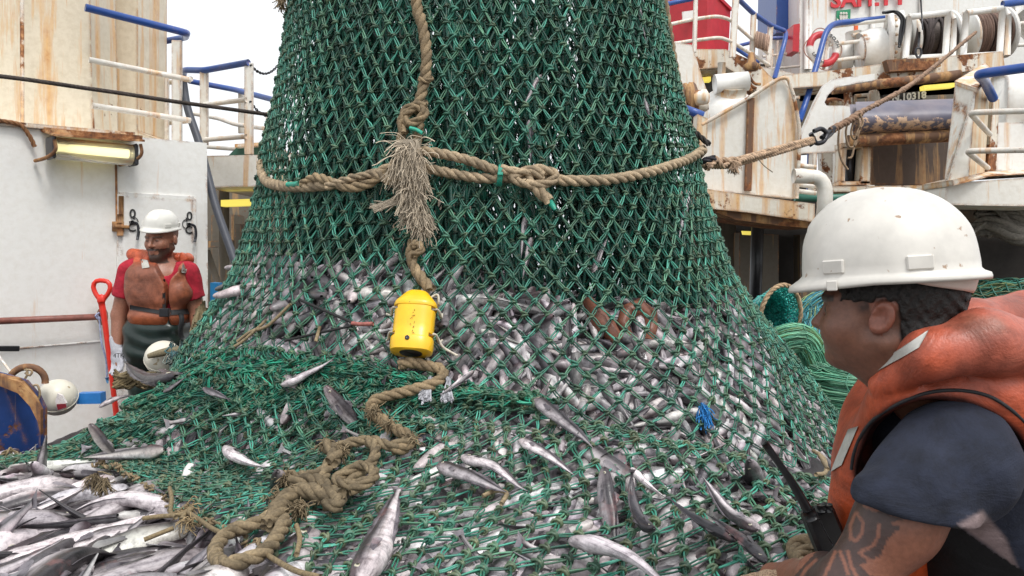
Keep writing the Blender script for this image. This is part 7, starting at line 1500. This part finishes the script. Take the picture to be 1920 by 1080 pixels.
    for k, (dy, dz) in enumerate(((0, 0), (9, .03), (4, -.03))):
        mb = MB(); rope(mb, [P(1312, 305 + dy * .6, 3.62 + dz), P(1360, 303 + dy, 3.8), P(1400, 294 + dy, 3.95 + dz), P(1460, 277 + dy, 4.15), P(1527, 259 + dy * .7, 4.4)], .013, A(.42, .29, .19), pitch=.07); mb.build('part', M['rope'], st_)
    mb = MB(); rope(mb, [P(1318, 310, 3.62), P(1340, 296, 3.68), P(1356, 312, 3.7), P(1372, 298, 3.8), P(1386, 308, 3.85), P(1350, 300, 3.7), P(1325, 316, 3.62)], .013, A(.38, .26, .17), fray=.1); frayfn(mb, [P(1376, 306, 3.78), P(1382, 312, 3.78)], 80, .05, .25, A(.4, .28, .19), .002, 1.2, 71); tube(mb, [P(1415, 290, 4.0), P(1432, 310, 4.0), P(1449, 323, 4.0)], .0025, 4, c=A(.2, .15, .1)); mb.build('splice', M['rope'], st_)
    mb = MB(); pipe(mb, [P(1520, 250, 4.38), P(1530, 270, 4.4), P(1545, 266, 4.42), P(1552, 250, 4.44), P(1540, 240, 4.42), P(1526, 246, 4.4)], .013, 8, .02); pipe(mb, [P(1540, 258, 4.42), P(1558, 244, 4.5), P(1566, 236, 4.5), P(1560, 250, 4.5), P(1545, 262, 4.42)], .012, 8, .02); tube(mb, [P(1516, 262, 4.4), P(1524, 272, 4.4)], .018, 8, raw=True)
    tag(mb.build('shackle', M['steel']), 'dark steel shackle joining the tan strop to the brown wrapped line', 'shackle')
    mb = MB(); rope(mb, [P(1555, 246, 4.5), P(1600, 222, 4.8), P(1612, 212, 4.9), P(1700, 164, 5.8), P(1760, 118, 6.8), P(1830, 60, 8.6)], .016, A(.26, .165, .11), pitch=.14, fray=.12); rope(mb, [P(1556, 245, 4.49), P(1585, 230, 4.69), P(1612, 214, 4.86)], .019, A(.22, .13, .08), fray=.2); mb.build('wrapped_line', M['rope'], st_)
    mb = MB()
    for pts in ([(1608, 215), (1612, 240), (1604, 262), (1596, 250), (1602, 222)], [(1590, 228), (1586, 250), (1592, 275), (1604, 272), (1606, 255)], [(1574, 236), (1572, 270), (1578, 300), (1590, 318)], [(1612, 212), (1618, 232), (1606, 250), (1598, 292), (1590, 296)]): tube(mb, [P(x, y, 4.8) for x, y in pts], .007, 5, c=A(.28, .19, .12))
    tag(mb.build('dangling_ends', M['rope']), 'thin brown line ends dangling in loops from the strained line', 'line')
